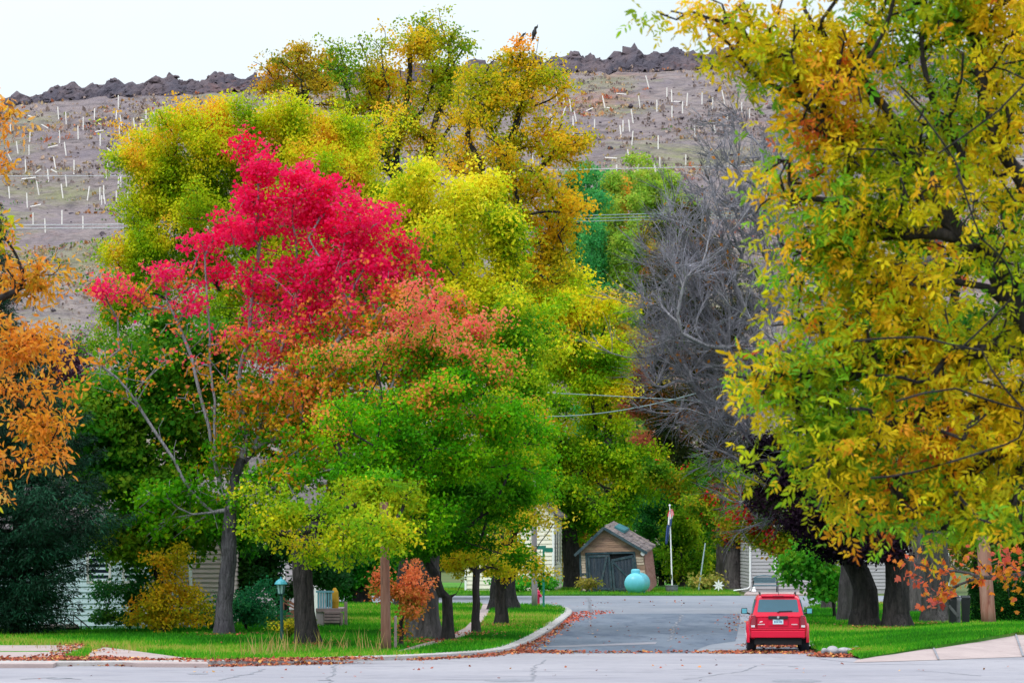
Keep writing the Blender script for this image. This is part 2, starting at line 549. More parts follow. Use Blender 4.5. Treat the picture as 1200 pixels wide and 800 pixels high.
def skeleton_raw(N, D, par, rad, sel, sides, off, flare=None, rough=0.0):
    """tapered tubes for the edges par[i]->i with i in sel"""
    e = sel[par[sel] >= 0]
    p = par[e]
    cnt_r = rad[e]
    # the thickest child carries on from its parent at the parent's own radius
    main = np.full(len(N), -1)
    for i in np.argsort(rad[e]):
        main[p[i]] = e[i]
    r0 = np.where(main[p] == e, rad[p], np.minimum(rad[p], rad[e] * 1.25))
    d0 = np.where((main[p] == e)[:, None], D[p], D[e])
    d1 = D[e]

    def frame(d):
        ref = np.tile(np.array([0.0, 1.0, 0.0]), (len(d), 1))
        ref[np.abs(d[:, 1]) > 0.93] = (1, 0, 0)
        s = norm(np.cross(d, ref))
        return s, np.cross(s, d)

    ang = np.arange(sides) * 2 * math.pi / sides
    out = []
    for q, d, rr in ((N[p], d0, r0), (N[e], d1, cnt_r)):
        s, u = frame(d)
        R = rr[:, None] * np.ones(sides)[None, :]
        if flare is not None:
            h = q[:, 2] - flare[2]
            lobes = 1 + 0.5 * np.exp(-np.maximum(h, 0) / flare[3])[:, None] * (0.8 + 0.35 * np.cos(ang * 4 + 1.0)[None, :])
            R = R * lobes
            # ridges
            R = R * (1 + rough * np.sin(ang * 5 + q[:, 2:3] * 2.1) + rough * 0.6 * np.sin(ang * 3 - q[:, 2:3] * 3.7))
        out.append(q[:, None, :] + R[:, :, None] * (np.cos(ang)[None, :, None] * s[:, None, :] + np.sin(ang)[None, :, None] * u[:, None, :]))
    V = np.stack(out, 1).reshape(-1, 3) - off
    b = (np.arange(len(e)) * 2 * sides)[:, None]
    k = np.arange(sides)
    k2 = (k + 1) % sides
    quad = np.stack([k, k2, sides + k2, sides + k], -1)
    idx = (b[:, :, None] + quad[None]).reshape(-1)
    return V, idx, np.full(len(e) * sides, 4)


def join_raw(name, parts, mat, smooth=True):
    o, V, I, C = 0, [], [], []
    for v, i, c in parts:
        V.append(v)
        I.append(np.asarray(i) + o)
        C.append(c)
        o += len(v)
    return raw_mesh(name, np.concatenate(V), np.concatenate(I), np.concatenate(C), mat, smooth=smooth)


def skeleton_mesh(N, D, par, rad, sel, sides, off, mat, name):
    return join_raw(name, [skeleton_raw(N, D, par, rad, sel, sides, off)], mat)


MLEAF, SPREAD = 0.62, 0.80


def sample_blobs(blobs, d, k, r, depth, bough=1.0):
    pts, dens, bid, cen = [], [], [], []
    for bi, b in enumerate(blobs):
        cx, cy, rx, ry, nc = b[:5]
        dens_b = b[5] if len(b) > 5 else 1.0
        dy = b[6] if len(b) > 6 else 0.0
        rd = b[7] if len(b) > 7 else min(rx / k * 1.0, depth)
        c = P(cx, cy, d)
        c = c + np.array([0, dy, 0])
        c[0] = (cx - CX) / F * (d + dy)
        c[2] = CH - (cy - HY) / F * (d + dy)
        # boughs first, then sprays of leaves fanning out along each bough
        ext = np.array([rx / k, rd, ry / k])
        nb = max(3, int(round(nc / 6.0)))
        u = norm(r.normal(size=(nb, 3)))
        rad = r.uniform(0.05, 1, nb) ** 0.5
        rad = rad * (1 + 0.28 * snoise(u * 2.0, 1.3, bi + 3)) * (1 + 0.16 * r.normal(size=nb))
        bc = c + u * rad[:, None] * ext
        bl = np.clip(0.30 * ext.mean(), 0.22, 1.15) * bough
        w = r.uniform(0.3, 1.7, nb)
        who = r.choice(nb, nc, p=w / w.sum())
        along = r.uniform(-0.5, 1.25, nc)
        out = norm(u * ext + np.array([0, 0, 0.25 * ext[2]]))
        q = bc[who] + out[who] * (along * bl)[:, None] + r.normal(size=(nc, 3)) * bl * np.array([0.5, 0.5, 0.28])
        pts.append(q)
        cen.append(np.tile(c, (nc, 1)))
        dens.append(np.full(nc, dens_b))
        bid.append(np.full(nc, bi))
    return np.concatenate(pts), np.concatenate(dens), np.concatenate(cen)


def tree(name, label, base_px, d, trunk_r, fork_py, blobs, colf, m=40, leaf='quad', size=0.16, spread=0.55, bark='bark_dark',
         base_z=0.12, group=None, guides=(), depth=4.5, fork_px=None, twig=0.012, trunk_pts=None, cat='tree', flat=0.62, twigs=0, bark2=None, gain=1.15, tuft=7, straight=1.0, limb=0.72, coh=1.0, lrough=0.42,
         flare=0.5, step=0.7, nmul=1.0, min_h=None, compound=0, droop=0.0, up=0.35, leafmat='leaf', seed=None, rough=0.06, jit=0.22, bough=1.0):
    m, spread = m * MLEAF, spread * SPREAD
    if not compound and leafmat == 'leaf':
        m, size, jit = m * 1.7, size * 0.84, jit * 0.45
    r = np.random.default_rng(zlib.crc32(label.encode()) % 100000 if seed is None else seed)
    k = F / d
    base = np.array([(base_px - CX) / F * d, d, base_z])
    fork = P(fork_px if fork_px is not None else base_px, fork_py, d)
    root = thing(name, label, cat, base, group)
    blobs = [b[:4] + (int(round(b[4] * nmul)),) + b[5:] for b in blobs]
    pts, dens, bid = sample_blobs(blobs, d, k, r, depth, bough)
    pts[:, 2] = np.maximum(pts[:, 2], base_z + 0.5)
    if min_h is None:
        min_h = (fork[2] - base_z) * 0.72
    gs = [[P(q[0], q[1], d + (q[2] if len(q) > 2 else 0)) for q in g] for g in guides]
    N, D, par, tip, ntrunk = grow(base, fork, pts, gs, step, min_h, r, droop, straight=straight)
    tips = np.zeros(len(N))
    np.add.at(tips, tip, 1.0)
    for i in range(len(N) - 1, 0, -1):
        tips[par[i]] += tips[i]
    tips = np.maximum(tips, 1)
    p = math.log(trunk_r / twig) / math.log(max(tips[0], 2))
    rad = twig * tips ** p
    fz = np.clip((N[:, 2] - fork[2]) / 1.5, 0, 1)
    rad = np.maximum(rad * (1 - (1 - limb) * fz), np.minimum(rad, twig * 0.9))
    ids = np.arange(len(N))
    tr = ids[:ntrunk]
    # the trunk carries on along its thickest child as far as it stays thick
    ext = list(tr)
    cur = ntrunk - 1
    for _ in range(60):
        ch = np.where(par == cur)[0]
        if len(ch) == 0:
            break
        c = ch[np.argmax(rad[ch])]
        if rad[c] < trunk_r * 0.42:
            break
        ext.append(c)
        cur = c
    ext = np.array(sorted(set(ext)))
    rest = np.setdiff1d(ids[1:], ext)
    parts = [skeleton_raw(N, D, par, rad, ext, 18, base, flare=(0, 0, base_z, flare), rough=rough)]
    if len(rest):
        parts.append(skeleton_raw(N, D, par, rad, rest, 6, base))
    if bark2:
        link('trunk', join_raw('trunk', parts[:1], M[bark]), root)
        link('limbs', join_raw('limbs', parts[1:], M[bark2]), root)
    else:
        link('trunk', join_raw('trunk', parts, M[bark]), root)
    if twigs:
        # fine twigs fanning out from every tip
        nt = twigs
        a = np.repeat(N[tip], nt, 0)
        dr = norm(np.repeat(D[tip], nt, 0) + r.normal(size=(len(a), 3)) * 0.55 * straight + np.array([0, 0, 0.15]))
        ln = r.uniform(0.5, 1.5, len(a)) * spread * 1.6
        e1 = a + dr * ln[:, None] * 0.55
        e2 = e1 + norm(dr + r.normal(size=(len(a), 3)) * 0.3 * straight) * ln[:, None] * 0.45
        NN = np.concatenate([a, e1, e2])
        n0 = len(a)
        pp = np.concatenate([np.full(n0, -1), np.arange(n0), n0 + np.arange(n0)])
        DD = np.concatenate([dr, dr, norm(e2 - e1)])
        rr = np.concatenate([np.full(n0, twig * 0.9), np.full(n0, twig * 0.7), np.full(n0, twig * 0.35)])
        me = skeleton_mesh(NN, DD, pp, rr, np.arange(n0, 3 * n0), 3, base, M['twig_pale'], 'twigs')
        link('twigs', me, root)
    # leaves
    cl_u = r.uniform(0, 1, len(pts))
    nleaf = np.maximum(0, r.poisson(m * dens * r.uniform(0.5, 1.5, len(pts))))
    ci = np.repeat(np.arange(len(pts)), nleaf)
    if len(ci):
        # every spray carries a handful of tight leaf tufts; the leaves of one tuft hang together
        per = tuft if tuft else 1
        ntf = np.maximum(1, np.round(nleaf / per).astype(int))
        tclump = np.repeat(np.arange(len(pts)), ntf)
        tstart = np.concatenate([[0], np.cumsum(ntf)[:-1]])
        ti = tstart[ci] + (r.uniform(0, 1, len(ci)) * ntf[ci]).astype(int)
        rr_ = norm(r.normal(size=(len(tclump), 3))) * (r.uniform(0, 1, (len(tclump), 1)) ** 0.5) * np.array([1, 1, flat])
        tp = pts[tclump] + rr_ * spread * 1.15 - D[tip[tclump]] * (r.uniform(0, 1, (len(tclump), 1)) ** 1.5) * spread * 1.2
        tn = norm(norm(tp - bid[tclump]) * 0.75 * coh + norm(r.normal(size=(len(tclump), 3)) * 0.6 + np.array([0, -0.25, 1])) * up * 1.6 + r.normal(size=(len(tclump), 3)) * lrough)
        tu = r.uniform(0, 1, len(tclump))
        ts = size * 0.95 if tuft else spread * 0.3
        pos = tp[ti] + r.normal(size=(len(ci), 3)) * ts * np.array([1, 1, 0.6])
        c = tp[ti]
        nrm = norm(tn[ti] + r.normal(size=(len(ci), 3)) * 0.38)
        ax = norm(r.normal(size=(len(ci), 3)) + np.array([0, 0, -0.45]) + norm(pos - c) * 0.8)
        pos[:, 2] = np.maximum(pos[:, 2], base_z + 0.05)
        px, py = to_px(pos)
        u = np.clip(cl_u[ci] * 0.55 + tu[ti] * 0.3 + r.uniform(0, 1, len(ci)) * 0.15, 0, 1)
        colr = colf(px, py, u, pos, r)
        colr = colr * gain * (1 + jit * r.normal(size=(len(ci), 1)))
        colr = colr * (1 + 0.08 * r.normal(size=(len(ci), 3)))
        sz = size * r.uniform(0.65, 1.25, len(ci))
        if compound:
            kk = compound
            side = norm(np.cross(nrm, ax))
            P2, A2, N2, S2, C2 = [], [], [], [], []
            for j in range(kk):
                f = j / max(kk - 1, 1)
                sgn = 1 if j % 2 else -1
                last = j == kk - 1
                P2.append(pos + ax * (sz * 1.5 * (0.25 + 0.75 * f))[:, None])
                A2.append(norm(ax * (1.0 if last else 0.55) + side * (0 if last else sgn * 0.9) + r.normal(size=pos.shape) * 0.12 + np.array([0, 0, -0.15])))
                N2.append(norm(nrm + r.normal(size=pos.shape) * 0.25))
                S2.append(sz * r.uniform(0.8, 1.15, len(sz)))
                C2.append(colr * (1 + 0.1 * r.normal(size=(len(sz), 1))))
            pos, ax, nrm, sz, colr = (np.concatenate(q) for q in (P2, A2, N2, S2, C2))
        me = leaf_mesh('crown', pos, ax, nrm, sz, np.clip(colr, 0.002, 0.85), leaf, M[leafmat], base)
        link('crown', me, root)
    return root, (N, D, par, tip, pts)



# ================================================================== SETTING
# world: high overcast, brighter overhead than at the horizon, a little blue left in it
SUN_EL, SUN_AZ = 52.0, 215.0        # azimuth clockwise from +Y (the view): behind the camera and to its left
w = bpy.data.worlds.new('World')
scene.world = w
w.use_nodes = True
nt = w.node_tree
bg = nt.nodes['Background']
sky = nt.nodes.new('ShaderNodeTexSky')
sky.sky_type = 'NISHITA'
sky.sun_disc = False
sky.sun_elevation = math.radians(SUN_EL)
sky.sun_rotation = math.radians(SUN_AZ)
tc = nt.nodes.new('ShaderNodeTexCoord')
sep = nt.nodes.new('ShaderNodeSeparateXYZ')
nt.links.new(tc.outputs['Generated'], sep.inputs[0])
ramp = nt.nodes.new('ShaderNodeMapRange')       # overcast luminance rises towards the zenith
ramp.inputs['From Min'].default_value = 0.0
ramp.inputs['From Max'].default_value = 1.0
ramp.inputs['To Min'].default_value = 7.6
ramp.inputs['To Max'].default_value = 25.0
nt.links.new(sep.outputs[2], ramp.inputs['Value'])
cn = nt.nodes.new('ShaderNodeTexNoise')
cn.inputs['Scale'].default_value = 4.0
cn.inputs['Detail'].default_value = 5
nt.links.new(tc.outputs['Generated'], cn.inputs['Vector'])
cr = nt.nodes.new('ShaderNodeMapRange')
cr.inputs['From Min'].default_value = 0.35
cr.inputs['From Max'].default_value = 0.62
cr.inputs['To Min'].default_value = 0.72
cr.inputs['To Max'].default_value = 0.97
nt.links.new(cn.outputs['Fac'], cr.inputs['Value'])
cl = nt.nodes.new('ShaderNodeMix')
cl.data_type = 'RGBA'
cl.blend_type = 'MULTIPLY'
cl.inputs[0].default_value = 1.0
cl.inputs[6].default_value = (0.91, 1.0, 1.065, 1)
nt.links.new(ramp.outputs[0], cl.inputs[7])
mx = nt.nodes.new('ShaderNodeMix')
mx.data_type = 'RGBA'
nt.links.new(cr.outputs[0], mx.inputs[0])
nt.links.new(sky.outputs[0], mx.inputs[6])
nt.links.new(cl.outputs[2], mx.inputs[7])
nt.links.new(mx.outputs[2], bg.inputs['Color'])
bg.inputs['Strength'].default_value = 0.1

sl = bpy.data.lights.new('sun', 'SUN')
sl.energy = 1.5
sl.angle = math.radians(14)
sl.color = (1.0, 0.95, 0.88)
so = bpy.data.objects.new('sun', sl)
COL.objects.link(so)
el, az = math.radians(SUN_EL), math.radians(SUN_AZ)
sd = Vector((math.sin(az) * math.cos(el), math.cos(az) * math.cos(el), math.sin(el)))
so.rotation_euler = sd.to_track_quat('Z', 'Y').to_euler()
so.location = (0, 0, 60)

cam = bpy.data.cameras.new('camera')
co = bpy.data.objects.new('camera', cam)
COL.objects.link(co)
co.location = (0, 0, CH)
co.rotation_euler = (math.radians(90), 0, 0)
cam.sensor_width = 36
cam.lens = 36 * F / 1200
cam.shift_y = (HY - 400) / 1200
cam.clip_start = 0.5
cam.clip_end = 6000
cam.dof.use_dof = True
cam.dof.focus_distance = 132
cam.dof.aperture_fstop = 7.1
scene.camera = co
scene.view_settings.view_transform = 'Standard'
scene.view_settings.look = 'None'
scene.view_settings.exposure = 0.2
scene.view_settings.gamma = 1.0
scene.cycles.use_denoising = True
scene.cycles.max_bounces = 10
scene.cycles.diffuse_bounces = 7
scene.cycles.transmission_bounces = 8
scene.cycles.caustics_reflective = False
scene.cycles.caustics_refractive = False

# ------------------------------------------------------------------ ground and roads
sheet('ground', [(-2500, -300), (2500, -300), (2500, 4000), (-2500, 4000)], -0.03, M['earth'])
# the far street, the street we look down and the concrete street crossing in front of it
sheet('far_street', [G(-1500, 697.6), G(2600, 697.6), G(2600, 722), G(-1500, 722)], 0.0, M['road'])
main = [(-8, 20), (8, 20), (9, 90), (14.5, 180), (1.0, 180), (-4.5, 90)]
sheet('main_street', main, 0.004, M['road'])
sheet('cross_street', [(-260, 88), (260, 88), (260, 112.6), (11, 112.7), (9.2, 113.2), (4, 113.6), (-1.2, 113.6), (-6, 110.4), (-260, 104.5)], 0.010, M['concrete'])
sheet('near_verge', [(-260, 20), (-9, 20), (-9, 87), (-260, 87)], 0.02, M['lawn'])
sheet('near_verge', [(260, 20), (9, 20), (9, 87), (260, 87)], 0.02, M['lawn'])
ap = [(604, 764.5), (618, 756), (640, 744), (655, 733), (668, 724), (700, 719.5), (760, 718.5), (868, 718.5), (866, 733), (862, 751),
      (832, 755), (806, 764.8)]
sheet('asphalt_patch', [G(*p) for p in ap], 0.008, M['asphalt'])
sheet('concrete_seam', [G(625, 757.5), G(770, 752), (G(768, 754.5)), G(660, 758.2)], 0.014, M['concrete'])
m = MB()


def crack(pxs, w0=0.05, z=0.016):
    pts = [G(*p)[:2] for p in pxs]
    fine = []
    for a, b in zip(pts[:-1], pts[1:]):
        nseg = max(2, int(np.linalg.norm(b - a) / 0.5))
        for j in range(nseg):
            fine.append(a + (b - a) * j / nseg + rng.normal(size=2) * 0.06)
    fine.append(pts[-1])
    for a, b in zip(fine[:-1], fine[1:]):
        d = (b - a) / (np.linalg.norm(b - a) + 1e-9)
        nrm = np.array((-d[1], d[0])) * w0 * 0.6 * rng.uniform(0.4, 1.3)
        m.add([(*(a - nrm), z), (*(b - nrm), z), (*(b + nrm), z), (*(a + nrm), z)], [(0, 1, 2, 3)])


crack([(640, 773), (632, 779), (626, 786), (624, 797)], 0.04)
crack([(395, 776), (392, 786), (386, 800)], 0.05)
crack([(805, 796), (830, 792), (870, 787), (885, 780)], 0.05)
crack([(905, 770), (960, 772), (1000, 776)], 0.06)
crack([(690, 700), (692, 716), (694, 740)], 0.05)
crack([(260, 797), (275, 792), (295, 790), (310, 784)], 0.09)
crack([(20, 796), (60, 794), (95, 796)], 0.12)
crack([(1075, 786), (1110, 788), (1150, 792)], 0.05)
crack([(800, 720), (790, 735), (784, 751)], 0.06)
for cxp, cyp, rw in ((598, 797.5, 0.55), (935, 797.8, 0.7), (232, 789.5, 0.28), (70, 795, 0.3), (930, 781, 0.16), (380, 797, 0.16)):
    c = G(cxp, cyp)
    ring = [(c[0] + rw * math.cos(a) * rng.uniform(0.75, 1.2), c[1] + rw * 1.4 * math.sin(a) * rng.uniform(0.7, 1.2), 0.016) for a in np.linspace(0, 2 * math.pi, 16, endpoint=False)]
    m.add(ring, [tuple(range(16))])
tag(m.build('road_crack', M['crack']), kind='structure')

# lawns: raised beds behind their kerbs
kerbL_px = [(-300, 781), (150, 780), (300, 778), (400, 775), (480, 772.3), (560, 767.7), (588, 763), (612, 753), (636, 740), (652, 728.5), (661, 721.5),
            (663, 717.5), (658, 714.2), (640, 711.5), (560, 710), (300, 709.5), (-900, 709.5)]
kerbL = [G(*p)[:2] for p in kerbL_px]
kerbR_px = [(1900, 762), (1230, 763), (1100, 764.5), (1000, 767), (962, 766), (950, 762), (945, 752), (941, 738), (940, 724), (943, 716), (955, 712), (985, 709.5),
            (1100, 708.5), (2200, 708.5)]
kerbR = [G(*p)[:2] for p in kerbR_px]
slab('lawn_left', kerbL, -0.02, 0.11, M['lawn'], kind='structure')
slab('lawn_right', kerbR, -0.02, 0.11, M['lawn'], kind='structure')


def strip(name, line, w, z0, z1, mat, side=1):
    line = [np.array(p) for p in line]
    nrm = []
    for i in range(len(line)):
        t = norm(line[min(i + 1, len(line) - 1)] - line[max(i - 1, 0)])
        nrm.append(np.array((t[1], -t[0])) * side)
    mm = MB()
    vs = []
    for p, n in zip(line, nrm):
        vs += [(*(p - n * 0.12), z0), (*(p + n * w), z0), (*(p + n * w), z1 - 0.03), (*(p + n * (w - 0.05)), z1), (*(p - n * 0.12), z1)]
    fs = []
    for i in range(len(line) - 1):
        a, b = i * 5, i * 5 + 5
        for k in range(5):
            k2 = (k + 1) % 5
            fs.append((a + k, b + k, b + k2, a + k2) if side > 0 else (a + k, a + k2, b + k2, b + k))
    mm.add(vs, fs)
    return tag(mm.build(name, mat), kind='structure')


def dense(line, step=0.8):
    out = []
    for a, b in zip(line[:-1], line[1:]):
        n = max(1, int(np.linalg.norm(b - a) / step))
        out += [a + (b - a) * j / n for j in range(n)]
    out.append(line[-1])
    for _ in range(6):
        out = [out[0]] + [(out[i - 1] + out[i] * 2 + out[i + 1]) / 4 for i in range(1, len(out) - 1)] + [out[-1]]
    return out


strip('kerb_left', dense(kerbL[0:-1]), 0.30, -0.01, 0.145, M['kerb'], 1)
strip('kerb_right', dense(kerbR[5:-1]), 0.26, -0.01, 0.145, M['kerb'], -1)


def walk(name, pxs, z=0.116, mat='walk'):
    return slab(name, [G(px, py, z)[:2] for px, py in pxs], -0.015, z, M[mat], kind='structure')


walk('sidewalk', [(566, 706.6), (580, 706.6), (570, 722), (556, 742), (540, 748), (505, 757), (480, 763.5), (458, 764), (480, 758), (525, 745), (545, 735), (560, 720)])
walk('garden_path', [(372, 742.2), (440, 742.2), (600, 742.8), (600, 744.3), (440, 744.2), (372, 744.2)], 0.120)
walk('driveway', [(-300, 755.5), (90, 755.5), (105, 757.5), (96, 762), (-300, 762.5)])
walk('driveway', [(-300, 763.5), (92, 763.2), (80, 769.5), (-300, 770)])
walk('driveway', [(-300, 771), (76, 770.7), (62, 777.5), (-300, 777.5)])
walk('sidewalk', [(122, 757.8), (150, 761), (242, 773.5), (244, 777), (160, 776.5), (100, 771.5), (108, 762)])
walk('sidewalk', [(230, 741), (265, 744), (300, 746), (300, 748), (262, 746.5), (225, 743)], 0.120)
walk('sidewalk', [(1031, 709), (1040, 709), (1047, 745), (1030, 745)])
# the drive apron that climbs the bank on the right
m = MB()
ra = [(1008, 770.2, 0.04), (1050, 763.2, 0.12), (1095, 756, 0.25), (1145, 748, 0.38), (1191, 740, 0.45)]
apron = [G(px, py, z) for px, py, z in ra]
lowpx = [(1000, 775.5), (1045, 774.3), (1100, 772.5), (1150, 770.6), (1203, 768.8)]
low = [G(px, py, 0.02) for px, py in lowpx]
far = [G(1600, 742, 0.45), ]
nearr = [G(1600, 764, 0.02)]
top = apron + far
bot = low + nearr
vs = top + bot
n = len(top)
m.add(vs, [(i + n, i + 1 + n, i + 1, i) for i in range(n - 1)])
tag(m.build('driveway_apron', M['walk']), kind='structure')
m = MB()
for (ax, ay, az), (bx, by, bz) in (((1093, 756.5, .25), (1100, 772.3, .03)), ((1189.5, 740.5, .45), (1199, 768.6, .03))):
    a, b = G(ax, ay, az), G(bx, by, bz)
    dx = np.array((0.028, 0, 0))
    up = np.array((0, 0, 0.014))
    m.add([a - dx + up, b - dx + up, b + dx + up, a + dx + up], [(0, 1, 2, 3)])
tag(m.build('slab_joint', M['crack']), kind='structure')
# grassy bank behind the apron
m = MB()
e1 = [G(px, py - 0.6, z + 0.05) for px, py, z in ra] + [G(1600, 741, 0.5)]
e2 = [q + np.array((0, 7.0, 0)) for q in e1]
e3 = [np.array((q[0], q[1] + 22, 0.08)) for q in e1]
e0 = [np.array((q[0], q[1] - 0.05, -0.02)) for q in e1]
rows = [e0, e1, e2, e3]
vs = [q for row in rows for q in row]
for row in range(3):
    for i in range(n - 1):
        m.add([rows[row][i], rows[row][i + 1], rows[row + 1][i + 1], rows[row + 1][i]], [(0, 1, 2, 3)])
tag(m.build('bank', M['lawn']), kind='structure')
# the strip of grass across the far street
slab('lawn_far', [G(-900, 697.4)[:2], G(868, 697.4)[:2], (13.6, 262), (-75, 262)], -0.02, 0.08, M['lawn'], kind='structure')
slab('concrete_pad', [G(872, 697.3)[:2], G(964, 697.3)[:2], G(964, 693.2)[:2], G(876, 693.2)[:2]], -0.02, 0.07, M['walk'], kind='structure')

# ------------------------------------------------------------------ the mine hill
HILL_D = [366, 374, 385, 400, 420, 440, 460, 480, 500, 512, 519, 524, 530, 545, 600, 700, 900]


def crest(x):
    px = x / 520 * F + CX
    py = np.interp(px, [-3000, -200, -20, 40, 100, 300, 500, 700, 850, 1200, 2000, 4000], [250, 150, 126, 121, 117, 106, 95, 82, 77, 78, 95, 200])
    return CH - (py - HY) / F * 520


def hill_z(x, y):
    h = crest(x)
    t = np.interp(y, [366, 374, 400, 440, 480, 519, 524, 545, 900], [-0.02, 0.03, 0.24, 0.50, 0.755, 1.0, 1.005, 0.96, 0.80])
    z = h * t
    fade = np.clip((y - 366) / 20, 0, 1)
    fade = fade * np.interp(y, [490, 514], [1, 0.12])
    z = z + fade * (1.1 * np.sin(x * 0.045 + y * 0.03) + 0.7 * np.sin(x * 0.13 - y * 0.07 + 1) + 0.35 * np.sin(x * 0.31 + y * 0.23))
    # eroded benches running along the slope
    z = z + fade * 0.5 * np.sin(y * 0.42 + 0.02 * x)
    return z


xs = np.concatenate([np.linspace(-900, -110, 60), np.linspace(-105, 130, 190), np.linspace(140, 900, 60)])
ys = np.concatenate([np.linspace(366, 530, 110), np.linspace(540, 900, 18)])
XX, YY = np.meshgrid(xs, ys)
ZZ = hill_z(XX, YY) + rng.normal(size=XX.shape) * 0.12
ZZ[0, :] = -0.4
V = np.stack([XX, YY, ZZ], -1).reshape(-1, 3)
nx, ny = len(xs), len(ys)
ii, jj = np.meshgrid(np.arange(ny - 1), np.arange(nx - 1), indexing='ij')
q = np.stack([ii * nx + jj, ii * nx + jj + 1, (ii + 1) * nx + jj + 1, (ii + 1) * nx + jj], -1).reshape(-1)
tag(link('hill', raw_mesh('hill', V, q, np.full((ny - 1) * (nx - 1), 4), M['hill'], smooth=True)), kind='structure')


def hill_hit(px, py):
    d = np.linspace(372, 522, 601)
    x = (px - CX) / F * d
    z = CH - (py - HY) / F * d
    below = hill_z(x, d) >= z
    i = np.argmax(below) if below.any() else len(d) - 1
    return np.array([x[i], d[i], hill_z(x[i], d[i])])


# rubble ridge along the crest
t = (1 + 5 ** 0.5) / 2
ICO = norm(np.array([(-1, t, 0), (1, t, 0), (-1, -t, 0), (1, -t, 0), (0, -1, t), (0, 1, t), (0, -1, -t), (0, 1, -t), (t, 0, -1), (t, 0, 1), (-t, 0, -1), (-t, 0, 1)], float))
ICOF = np.array([(0, 11, 5), (0, 5, 1), (0, 1, 7), (0, 7, 10), (0, 10, 11), (1, 5, 9), (5, 11, 4), (11, 10, 2), (10, 7, 6), (7, 1, 8), (3, 9, 4), (3, 4, 2), (3, 2, 6),
                 (3, 6, 8), (3, 8, 9), (4, 9, 5), (2, 4, 11), (6, 2, 10), (8, 6, 7), (9, 8, 1)])


def rocks(pos, size, r, squash=0.7):
    n = len(pos)
    A = ICO[None] * (1 + r.normal(size=(n, 12, 1)) * 0.22)
    A = A * (size[:, None, None] * r.uniform(0.6, 1.35, (n, 1, 3)) * np.array([1, 1, squash]))
    an = r.uniform(0, 6.28, n)
    c, s = np.cos(an)[:, None], np.sin(an)[:, None]
    X = A[..., 0] * c - A[..., 1] * s
    Y = A[..., 0] * s + A[..., 1] * c
    V = np.stack([X, Y, A[..., 2]], -1) + pos[:, None, :]
    idx = (np.arange(n)[:, None, None] * 12 + ICOF[None]).reshape(-1)
    return V.reshape(-1, 3), idx, np.full(n * 20, 3)


n = 16000
rx = rng.uniform(-130, 190, n)
prof_x = np.array([-135, -70, -66, -62, -57, -52, -48, -44, -40, -36, -30, -20, -10, 0, 8, 12, 18, 24, 28, 34, 60, 200])
prof_h = np.array([0.6, 1.0, 1.4, 2.3, 2.9, 2.6, 3.2, 2.5, 3.0, 2.5, 2.3, 2.4, 2.6, 2.4, 3.0, 2.6, 3.6, 2.8, 3.3, 2.8, 2.6, 2.2])
hh = np.interp(rx, prof_x, prof_h)
hh = hh * (1 + 0.22 * np.sin(rx * 0.9) + 0.15 * np.sin(rx * 2.3 + 1)) + 0.4
cross = rng.uniform(-1, 1, n)
ry = 524 + cross * 5.5
rz = hill_z(rx, ry) + hh * (1 - np.abs(cross) ** 1.3) * rng.uniform(0.0, 0.70, n)
ry = ry
sz = rng.gamma(1.8, 0.13, n) + 0.15
V, idx, cnt = rocks(np.stack([rx, ry, rz], -1), sz, rng)
# the body of the heap under the loose blocks
mx_, mc_ = np.meshgrid(np.arange(-135, 195, 0.45), np.linspace(-1, 1, 15))
mh = np.interp(mx_, prof_x, prof_h)
mh = mh * (1 + 0.22 * np.sin(mx_ * 0.9) + 0.15 * np.sin(mx_ * 2.3 + 1)) + 0.4
my_ = 524 + mc_ * 6.0 + rng.normal(size=mx_.shape) * 0.12
mz_ = hill_z(mx_, my_) + mh * (1 - np.abs(mc_) ** 1.4) * 0.68 + rng.normal(size=mx_.shape) * 0.2 + 0.35 * np.abs(np.sin(mx_ * 1.7 + my_)) - 0.25
Vb = np.stack([mx_ + rng.normal(size=mx_.shape) * 0.1, my_, mz_], -1).reshape(-1, 3)
ib, jb = np.meshgrid(np.arange(14), np.arange(mx_.shape[1] - 1), indexing='ij')
wb = mx_.shape[1]
qb = np.stack([ib * wb + jb, ib * wb + jb + 1, (ib + 1) * wb + jb + 1, (ib + 1) * wb + jb], -1).reshape(-1)
idx = np.concatenate([idx, qb + len(V)]) if False else np.concatenate([np.asarray(idx).ravel(), qb + len(V)])
cnt = np.concatenate([cnt, np.full(len(qb) // 4, 4)])
V = np.concatenate([V, Vb])
tag(link('rock_rubble', raw_mesh('rock_rubble', V, idx, cnt, M['rock'])), 'dark purple grey rock rubble heaped along the crest of the mine hill', 'rocks', kind='stuff')

# scrub, dry tufts and stones on the slope
n = 46000
tx = rng.uniform(-105, 105, n)
ty = rng.uniform(372, 519, n)
dens = snoise(np.stack([tx, ty, ty * 0], -1), 22, 5)
keep = rng.uniform(-1.2, 1.6, n) < dens
tx, ty = tx[keep], ty[keep]
n = len(tx)
pos = np.stack([tx, ty, hill_z(tx, ty) + 0.0], -1)
rep = 5
pos = np.repeat(pos, rep, 0) + rng.normal(size=(n * rep, 3)) * np.array([0.28, 0.28, 0.05])
kind = np.repeat(rng.uniform(0, 1, n), rep)
pn = snoise(pos, 45, 9)
colr = grad(np.clip(kind * 0.8 + 0.16 * pn + 0.08, 0, 1), [(0, (104, 92, 92)), (0.3, (140, 122, 116)), (0.55, (168, 142, 124)), (0.72, (178, 158, 112)), (0.82, (176, 96, 68)), (0.9, (122, 126, 66)), (1, (84, 118, 62))])
low = (pos[:, 1] < 402)[:, None]
colr = np.where(low & (rng.uniform(0, 1, (len(pos), 1)) < 0.75), lin((112, 126, 62)), colr)
colr *= 1 + 0.2 * rng.normal(size=(len(pos), 1))
